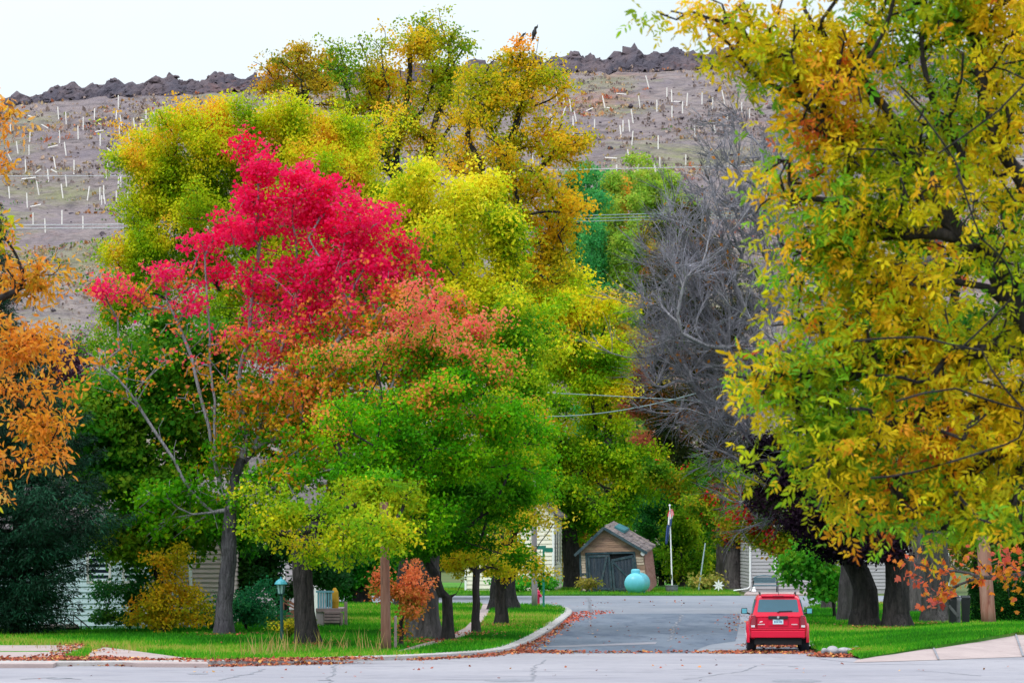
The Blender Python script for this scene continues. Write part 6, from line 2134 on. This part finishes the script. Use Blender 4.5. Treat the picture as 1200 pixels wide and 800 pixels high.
# ---- spruce
def spruce(name, label, bpx, d, h_top_py, base_w, seed, z_low=0.4, dens=1.0):
    r = np.random.default_rng(seed)
    base = np.array([gx(bpx, d), d, 0.1])
    root = thing(name, label, 'tree', base)
    H = CH - (h_top_py - HY) / F * d
    m = MB()
    hs = np.linspace(0, 1, 14)
    m.tube([base + (0.1 * math.sin(t_ * 5) * t_, 0, H * t_) for t_ in hs], [0.26 * (1 - t_) + 0.015 for t_ in hs], 10)
    m.build('trunk', M['bark_dark'], root, smooth=True)
    NN, DD, PP, RR = [], [], [], []
    P2, A2, N2, S2, C2 = [], [], [], [], []
    z = z_low
    while z < H - 0.15:
        t_ = (z - z_low) / (H - z_low)
        R = (base_w * (1 - t_) ** 0.7 + 0.12) * (0.42 if z < 1.6 else (0.62 if z < 2.9 else 1.0))
        nb = int(r.integers(5, 8)) + int(4 * (1 - t_))
        a0 = r.uniform(0, 6.28)
        for b in range(nb):
            a = a0 + b / nb * 6.283 + r.normal() * 0.25
            L = R * r.uniform(0.7, 1.15)
            u = np.array((math.cos(a), math.sin(a), 0))
            ns = max(4, int(L / 0.22))
            rise = 0.20 - 0.38 * (1 - t_)
            prev = -1
            p0 = base + np.array((0, 0, z + r.normal() * 0.15))
            last = p0
            for i in range(ns + 1):
                s = i / ns
                q = p0 + u * L * s + np.array((0, 0, L * (rise * s + 0.30 * s * s * (1 - t_ * 0.5))))
                dd = norm(q - last) if i else u
                NN.append(q); DD.append(dd); PP.append(prev); RR.append(0.035 * (1 - s) * (1 - 0.6 * t_) + 0.006)
                prev = len(NN) - 1
                last = q
                if s < 0.12:
                    continue
                wd = 0.62 * (1 - abs(s - 0.45) * 0.9) * min(1, L / 1.6) + 0.14
                side = np.array((-u[1], u[0], 0))
                k_ = int(46 * dens)
                off = r.uniform(-1, 1, k_)
                pp = q + side * (off * wd)[:, None] + r.normal(size=(k_, 3)) * 0.07
                pp[:, 2] -= np.abs(off) * wd * 0.25 + r.uniform(0, 1, k_) ** 2 * 0.32 * (1 - t_)
                P2.append(pp)
                A2.append(u * 0.55 + side * (np.sign(off) * 0.5)[:, None] + np.array((0, 0, -0.3)) + r.normal(size=(k_, 3)) * 0.45)
                N2.append(r.normal(size=(k_, 3)) * 0.6 + np.array((0, -0.2, 1)))
                S2.append(r.uniform(0.10, 0.24, k_))
                C2.append(grad(np.clip(r.uniform(0, 1) * 0.55 + r.uniform(0, 0.45, k_), 0, 1), [(0, (6, 28, 16)), (0.4, (12, 48, 30)), (0.8, (26, 80, 54)), (1, (52, 112, 80))]))
        z += r.uniform(0.26, 0.42)
    NN, DD, PP, RR = np.array(NN), np.array(DD), np.array(PP), np.array(RR)
    link('limbs', skeleton_mesh(NN, DD, PP, RR, np.arange(len(NN)), 4, base, M['bark_dark'], 'limbs'), root)
    pos, ax, nr, sz, cc = (np.concatenate(q) for q in (P2, A2, N2, S2, C2))
    pos[:, 2] = np.maximum(pos[:, 2], 0.12)
    cc = cc * (1 + 0.15 * r.normal(size=(len(cc), 1)))
    link('needles', leaf_mesh('needles', pos, ax, nr, sz, np.clip(cc, 0.002, 0.5), 'needle', M['needle'], base), root)


spruce('spruce_tree', 'dark blue green spruce at the left with low drooping branches over the lawn', 20, 129, 395, 4.5, 5, z_low=0.6, dens=1.3)
spruce('spruce_tree', 'dark spruce whose tip shows above the orange leaves at the left edge', -16, 152, 226, 2.7, 6)

# ---- fillers standing behind the rows
FB = dict(m=100, size=0.26, spread=0.9, depth=4.5)
tree('linden_tree', 'dark green leafy tree filling the space under the bare limbs of the red maple', 186, 134, 0.16, 640, [
    (150, 470, 70, 50, 56), (210, 510, 70, 60, 60), (130, 540, 56, 50, 46), (190, 580, 70, 50, 56), (240, 600, 50, 40, 34), (150, 610, 50, 36, 34), (90, 500, 40, 50, 28), (200, 632, 44, 22, 26), (160, 640, 30, 22, 16), (250, 450, 60, 60, 40), (190, 430, 50, 40, 26)], pal([(0, (26, 84, 16)), (0.4, (54, 116, 20)), (0.8, (110, 140, 26)), (1, (160, 150, 36))], None, 0.16, 3, 22), min_h=4, gain=1.4, **FB)
tree('plum_tree', 'purple grey leaved tree between the orange tree and the red maple', 96, 176, 0.22, 560, [
    (70, 425, 40, 30, 34), (95, 445, 30, 30, 24), (60, 470, 34, 34, 22)], pal([(0, (58, 34, 54)), (0.5, (92, 58, 82)), (1, (120, 84, 104))], None, 0.2, 2), m=80, size=0.24, spread=0.7, depth=2.5, min_h=4)
tree('maple_tree', 'bushy dark green tree with a crooked forked trunk behind the lamp post', 333, 147, 0.20, 705, [
    (300, 650, 44, 30, 40), (340, 640, 50, 34, 40), (270, 665, 34, 26, 24), (310, 680, 50, 18, 18), (370, 660, 40, 26, 24), (290, 620, 50, 30, 30)], pal([(0, (14, 52, 22)), (0.5, (28, 78, 30)), (1, (58, 104, 36))], None, 0.16, 2, 24), m=100, size=0.19, spread=0.6, depth=3, fork_px=330, min_h=1.3,
    guides=[[(338, 695), (352, 675), (366, 650)], [(322, 695), (312, 670), (300, 650)]])
tree('linden_tree', 'fresh green leafy tree shading the lawn behind the deck', 424, 186, 0.34, 690, [
    (410, 650, 40, 34, 44), (385, 640, 40, 40, 40), (430, 670, 30, 24, 22), (440, 630, 50, 40, 40), (400, 690, 28, 14, 12), (460, 660, 40, 30, 24), (420, 600, 60, 40, 40)], pal([(0, (18, 84, 18)), (0.5, (40, 120, 24)), (1, (84, 150, 34))], None, 0.16, 3, 25), min_h=2.4, **FB)
tree('linden_tree', 'broad green tree deep behind the flared trunk', 508, 205, 0.40, 680, [
    (500, 620, 60, 50, 50), (540, 600, 60, 50, 46), (470, 590, 50, 60, 40), (590, 600, 50, 50, 40), (560, 650, 40, 24, 20), (510, 540, 70, 60, 50), (600, 530, 50, 50, 40)], pal(GREENM, None, 0.16, 3, 26), min_h=3, **FB)
tree('birch_tree', 'olive yellow bush tree between the cream house and the shed', 689, 245, 0.16, 660, [
    (688, 620, 20, 24, 24), (680, 650, 16, 30, 20), (700, 605, 24, 20, 18), (672, 640, 12, 30, 14)], pal([(0, (104, 96, 22)), (0.5, (156, 136, 32)), (1, (186, 150, 46))], None, 0.2, 3), m=80, size=0.25, spread=0.7, depth=3, min_h=1.5)
for i, (px, dd, hgt, lab, pl_) in enumerate((
        (742, 262, 595, 'dark green tree directly behind the roof of the shed', [(0, (14, 56, 20)), (0.6, (36, 90, 26)), (1, (70, 120, 30))]),
        (775, 246, 600, 'deep green thicket tree beside the right wall of the shed', [(0, (14, 56, 22)), (0.6, (30, 86, 30)), (1, (60, 116, 34))]),
        (800, 244, 590, 'yellow green thicket tree behind the flagpole', [(0, (52, 100, 18)), (0.6, (104, 134, 20)), (1, (170, 164, 30))]),
        (826, 248, 610, 'mid green thicket tree behind the thin leaning pole', [(0, (26, 80, 20)), (0.6, (60, 110, 22)), (1, (130, 140, 30))]),
        (874, 250, 610, 'bright green thicket tree left of the grey house', [(0, (40, 96, 18)), (0.6, (84, 130, 24)), (1, (150, 156, 30))]))):
    tree('thicket_tree', lab, px, dd, 0.14, 672, [(px, hgt, 26, 30, 34), (px - 12, hgt + 40, 22, 28, 30), (px + 12, hgt + 45, 22, 26, 30), (px, hgt + 72, 26, 16, 24), (px + 4, hgt - 30, 24, 24, 20)],
         pal(pl_, None, 0.2, 3, i), gain=1.9, m=80, size=0.25, spread=0.7, depth=3, min_h=0.4, group='thicket behind the shed')
tree('linden_tree', 'green tree glimpsed through the gaps of the near yellow ash', 1150, 185, 0.4, 600, [
    (1150, 180, 80, 60, 60), (1190, 100, 70, 60, 44), (1120, 110, 60, 50, 34), (1210, 30, 60, 50, 30), (1060, 190, 50, 50, 34), (1100, 260, 70, 70, 60), (1190, 280, 70, 70, 50), (1110, 370, 70, 60, 44), (1190, 400, 70, 70, 50), (1080, 450, 60, 60, 40), (1160, 520, 80, 60, 56), (1060, 560, 50, 50, 36), (1150, 620, 90, 44, 50), (1210, 640, 60, 50, 40), (1030, 380, 50, 70, 30), (1000, 470, 50, 60, 30)],
    pal([(0, (28, 70, 20)), (0.4, (58, 104, 26)), (0.75, (116, 132, 34)), (0.92, (160, 110, 44)), (1, (150, 60, 50))], None, 0.2, 4, 27), min_h=4, **FB)
tree('bare_tree', 'second bare grey tree with fine purple twigs behind the near yellow ash', 1075, 165, 0.35, 600, [
    (960, 120, 60, 50, 90), (1010, 150, 60, 70, 100), (1060, 130, 60, 70, 90), (1000, 230, 70, 60, 90), (1090, 220, 60, 70, 80), (930, 170, 40, 50, 60), (980, 320, 60, 60, 60), (1040, 60, 60, 60, 60)],
    lambda px, py, u, pos, r: grad(u, [(0, (150, 70, 60)), (1, (200, 100, 80))]), m=0.5, size=0.2, spread=0.7, bark='bark_grey', bark2='bark_lilac', depth=4.5, twigs=4, twig=0.014, min_h=6, droop=-0.05)
# rusty bushes beyond the street end
tree('thicket_tree', 'rust brown bush tree between the yellow elm and the bare tree', 752, 300, 0.15, 560, [(752, 430, 16, 22, 26), (745, 460, 18, 24, 24), (762, 480, 18, 24, 22), (752, 405, 12, 14, 10), (750, 510, 24, 26, 26), (756, 550, 26, 30, 26)],
     pal([(0, (110, 66, 44)), (0.5, (156, 84, 58)), (1, (176, 130, 50))], None, 0.2, 4), m=80, size=0.3, spread=0.9, depth=3.5, min_h=3)
tree('thicket_tree', 'gold tipped thin tree below the aspens', 738, 320, 0.15, 560, [(725, 370, 12, 24, 20), (742, 395, 16, 20, 20), (722, 420, 16, 30, 24), (735, 470, 20, 40, 30), (730, 540, 26, 40, 30)],
     pal([(0, (84, 116, 34)), (0.5, (150, 146, 40)), (1, (196, 150, 50))], None, 0.2, 4), m=70, size=0.3, spread=0.9, depth=3.5, min_h=3)


# ---- aspens at the foot of the hill
AP = [(672, 408, 212, 11, 0), (684, 414, 200, 11, 0), (697, 404, 218, 10, 0), (708, 416, 200, 10, 0), (719, 410, 206, 9, 1), (729, 414, 216, 9, 2), (738, 420, 197, 10, 1), (748, 410, 210, 10, 1), (758, 418, 200, 10, 1), (768, 412, 206, 10, 1),
      (778, 420, 204, 10, 1), (789, 410, 222, 10, 1), (702, 396, 250, 10, 0), (714, 398, 246, 10, 1), (742, 396, 256, 10, 1), (756, 398, 262, 9, 3), (772, 396, 276, 10, 3), (690, 392, 270, 11, 0), (730, 394, 290, 11, 1), (800, 414, 222, 11, 1)]
APAL = [[(0, (34, 104, 58)), (0.5, (58, 138, 72)), (1, (92, 160, 76))], [(0, (88, 136, 48)), (0.5, (130, 160, 52)), (1, (170, 174, 60))], [(0, (150, 128, 46)), (0.5, (192, 146, 50)), (1, (206, 160, 60))], [(0, (110, 130, 50)), (0.5, (164, 150, 54)), (1, (196, 150, 60))]]
ANAME = ['blue green', 'lime green', 'orange gold', 'mustard']
for i, (px, dd, tp, wd, kd) in enumerate(AP):
    x = gx(px, dd)
    gz = float(hill_z(np.array([x]), np.array([dd]))[0])
    bpy_ = HY - (gz - CH) / dd * F
    hgt = bpy_ - tp
    dep_ = 'front' if dd < 403 else ('back' if dd > 415 else 'middle')
    tree('aspen_tree', '%s aspen in the %s rank of the grove below the mine hill' % (ANAME[kd], dep_),
         px, dd, 0.13, tp + hgt * 0.5, [(px, tp + hgt * 0.18, wd * .55, hgt * 0.2, 22, .9), (px, tp + hgt * 0.42, wd * .9, hgt * 0.24, 30), (px, tp + hgt * 0.7, wd, hgt * 0.24, 30), (px, tp + hgt * 0.03, wd * .3, hgt * 0.1, 7, .7)],
         pal(APAL[kd], None, 0.15, 4, i), gain=1.4, m=60, size=0.38, spread=0.95, nmul=2.2, depth=1.6, base_z=gz - 0.2, bark='bark_grey', min_h=1.5, up=0.1, group='aspens at the hill foot', seed=100 + i)
# the distant wood under them: nothing but a mass of foliage
n = 60000
wx = rng.uniform(-70, 80, n)
wy = rng.uniform(335, 364, n)
hz = 7.0 + 1.6 * np.sin(wx * 0.21) + 1.2 * np.sin(wx * 0.57 + 1) + 0.8 * np.sin(wx * 1.3)
hz = np.where((wx > -6) & (wx < 26), hz + 3.5, hz)
wz = rng.uniform(0, 1, n) ** 0.7 * hz
pos = np.stack([wx, wy, wz], -1)
tn = snoise(pos, 12, 41)
colr = grad(np.clip(0.45 + 0.25 * tn + 0.2 * rng.normal(size=n), 0, 1), [(0, (34, 74, 28)), (0.4, (72, 112, 34)), (0.75, (140, 140, 44)), (1, (176, 120, 56))])
me = leaf_mesh('far_wood', pos, rng.normal(size=(n, 3)), rng.normal(size=(n, 3)) + np.array([0, -0.4, 0.8]), rng.uniform(0.4, 0.9, n), colr, 'quad', M['leaf'], 0)
tag(link('far_wood', me), 'far mixed wood at the foot of the mine hill beyond the houses', 'wood', kind='stuff')


# ---- bushes and hedge
def bush(name, label, px, d, blobs, stops, size=0.13, m=60, spread=0.28, seed=1, leaf='quad', **kw):
    return tree(name, label, px, d, 0.05, kw.pop('fork', 742), blobs, pal(stops, None, 0.18, 1.2, seed), m=m * 0.55, size=size * 1.15, spread=spread * 1.2, bough=1.7, depth=1.3, flare=0.1, min_h=0.05, cat='bush', step=0.3, twig=0.008, leaf=leaf, **kw)


bush('shrub', 'loose green shrub against the blue house, left of the yellow one', 152, 134, [(150, 695, 24, 28, 36), (138, 725, 20, 18, 24), (170, 690, 20, 26, 24), (165, 720, 18, 20, 20), (158, 680, 14, 16, 12)], [(0, (24, 84, 36)), (0.6, (50, 116, 52)), (1, (100, 140, 50))], seed=2)
bush('shrub', 'bright yellow shrub tipped with orange by the beige house wall', 192, 131, [(190, 700, 26, 26, 40), (208, 718, 22, 20, 30), (178, 722, 20, 20, 26), (200, 672, 18, 18, 20), (190, 655, 18, 16, 16), (206, 645, 14, 12, 8), (226, 712, 16, 18, 16), (222, 733, 14, 12, 12)], [(0, (112, 132, 24)), (0.4, (176, 166, 28)), (0.75, (220, 180, 36)), (1, (232, 138, 36))], seed=3)
bush('shrub', 'round teal green shrub between the maple trunk and the lamp post', 292, 133, [(292, 708, 26, 24, 40), (280, 725, 22, 18, 26), (305, 722, 22, 18, 26), (290, 690, 16, 12, 12)], [(0, (20, 88, 54)), (0.5, (42, 124, 78)), (1, (80, 156, 96))], seed=4)
bush('shrub', 'small green shrub at the foot of the beige wall', 238, 135, [(240, 728, 14, 14, 14), (230, 738, 12, 8, 8)], [(0, (24, 84, 40)), (1, (60, 130, 60))], seed=5)
bush('shrub', 'low yellow flowering shrub at the base of the lamp post', 338, 122.5, [(340, 745, 16, 10, 22), (326, 750, 12, 8, 12), (345, 736, 10, 8, 8)], [(0, (70, 96, 24)), (0.6, (122, 132, 36)), (0.85, (200, 180, 36)), (1, (226, 200, 50))], size=0.09, seed=6, fork=752)
bush('shrub', 'wild bright green plants along the foot of the cream house', 606, 221, [(590, 685, 20, 8, 20), (612, 683, 16, 9, 18), (630, 687, 14, 7, 12), (652, 685, 8, 11, 14), (600, 690, 26, 6, 12)], [(0, (24, 96, 24)), (0.6, (60, 150, 34)), (1, (110, 180, 50))], size=0.22, m=40, spread=0.4, seed=7, fork=690)
bush('shrub', 'dry grassy clump at the left corner of the shed', 684, 219, [(684, 692, 9, 5, 10), (694, 694, 10, 3, 8)], [(0, (96, 104, 34)), (1, (160, 140, 60))], size=0.2, m=30, spread=0.25, seed=8, fork=694)
bush('shrub', 'straw coloured ornamental grass right of the flagpole planter', 826, 227, [(822, 686, 12, 6, 14), (834, 684, 10, 7, 12)], [(0, (110, 124, 40)), (1, (190, 176, 90))], size=0.26, m=36, spread=0.3, seed=9, fork=690)


def hedge(label, x0, x1, d, z1, dep_, n_, seed):
    r = np.random.default_rng(seed)
    base = np.array(((x0 + x1) / 2, d, 0.1))
    root = thing('hedge', label, 'hedge', base)
    m = MB()
    for i in range(max(3, int((x1 - x0) / 0.4))):
        q = np.array((r.uniform(x0 + .2, x1 - .2), d + dep_ * r.uniform(0.3, 0.7), 0.05))
        m.tube([q, q + (r.normal() * 0.15, r.normal() * 0.1, z1 * 0.5), q + (r.normal() * 0.25, r.normal() * 0.2, z1 * 0.9)], [0.03, 0.02, 0.008], 5)
    m.build('stems', M['bark_dark'], root)
    p = np.stack([r.uniform(x0, x1, n_), d + dep_ * r.uniform(0, 1, n_), 0.1 + (z1 - 0.1) * r.uniform(0, 1, n_) ** 0.8], -1)
    sk = r.integers(0, 5, n_)
    p[sk == 0, 1] = d + np.abs(r.normal(size=(sk == 0).sum())) * 0.1
    p[sk == 1, 2] = z1 - np.abs(r.normal(size=(sk == 1).sum())) * 0.08
    p += snoise(p, 1.4, seed)[:, None] * 0.06
    c = grad(np.clip(0.4 + 0.25 * snoise(p, 0.9, seed + 1) + 0.2 * r.normal(size=n_), 0, 1), [(0, (14, 58, 20)), (0.5, (34, 92, 34)), (1, (76, 132, 50))])
    link('foliage', leaf_mesh('foliage', p, r.normal(size=(n_, 3)), r.normal(size=(n_, 3)) + np.array((0, -.5, .5)), r.uniform(0.06, 0.13, n_), c, 'quad', M['leaf'], base), root)


hedge('clipped dark green hedge behind the reddish pole', gx(1138, 148), gx(1290, 148), 148, 1.72, 1.4, 26000, 3)
hedge('taller dark hedge behind the clipped one at the right edge', gx(1165, 158), gx(1320, 158), 158, 2.7, 1.6, 22000, 4)

# ---- the two birds on the tip of the orange tree
for i, (px, py, sc_, lab, lean_) in enumerate(((626, 39, 1.0, 'black crow perched upright on the topmost twig of the orange tree', 0.25), (611, 45, 0.8, 'smaller black crow perched left of the other one', 0.5))):
    d = 172
    c = P(px, py, d)
    b = thing('bird', lab, 'bird', c - np.array((0, 0, 0.2 * sc_)))
    m = MB()
    ang = lean_
    u = np.array((math.sin(ang), 0.15, math.cos(ang)))
    u /= np.linalg.norm(u)
    sc2 = sc_ * 1.25
    prof = [(-0.30, 0.02), (-0.22, 0.035), (-0.13, 0.045), (-0.08, 0.07), (0.0, 0.085), (0.08, 0.075), (0.13, 0.05), (0.16, 0.048), (0.20, 0.052), (0.24, 0.04), (0.27, 0.018), (0.33, 0.006)]
    pts = [c + u * t_ * sc2 + np.array(((0.05 if t_ > 0.22 else 0) * sc2, 0, 0)) for t_, r_ in prof]
    m.tube(pts, [r_ * sc2 for t_, r_ in prof], 10)
    m.build('body', M['bird'], b, smooth=True)
    for s in (-1, 1):
        m = MB()
        m.tube([c - u * 0.02 + np.array((s * 0.03, 0, 0)), c + np.array((s * 0.03 + 0.02, 0, -0.2 * sc2))], 0.012, 5)
        m.build('leg', M['bird'], b)
    m = MB()
    q = c + np.array((0.0, 0, -0.2 * sc2))
    m.tube([q + np.array((-0.15, 0, -0.01)), q + np.array((0.2, 0, 0.0)), q + np.array((0.05, 0, -0.9))], 0.012, 5)
    m.build('perch_twig', M['bark_dark'], birds_tree)
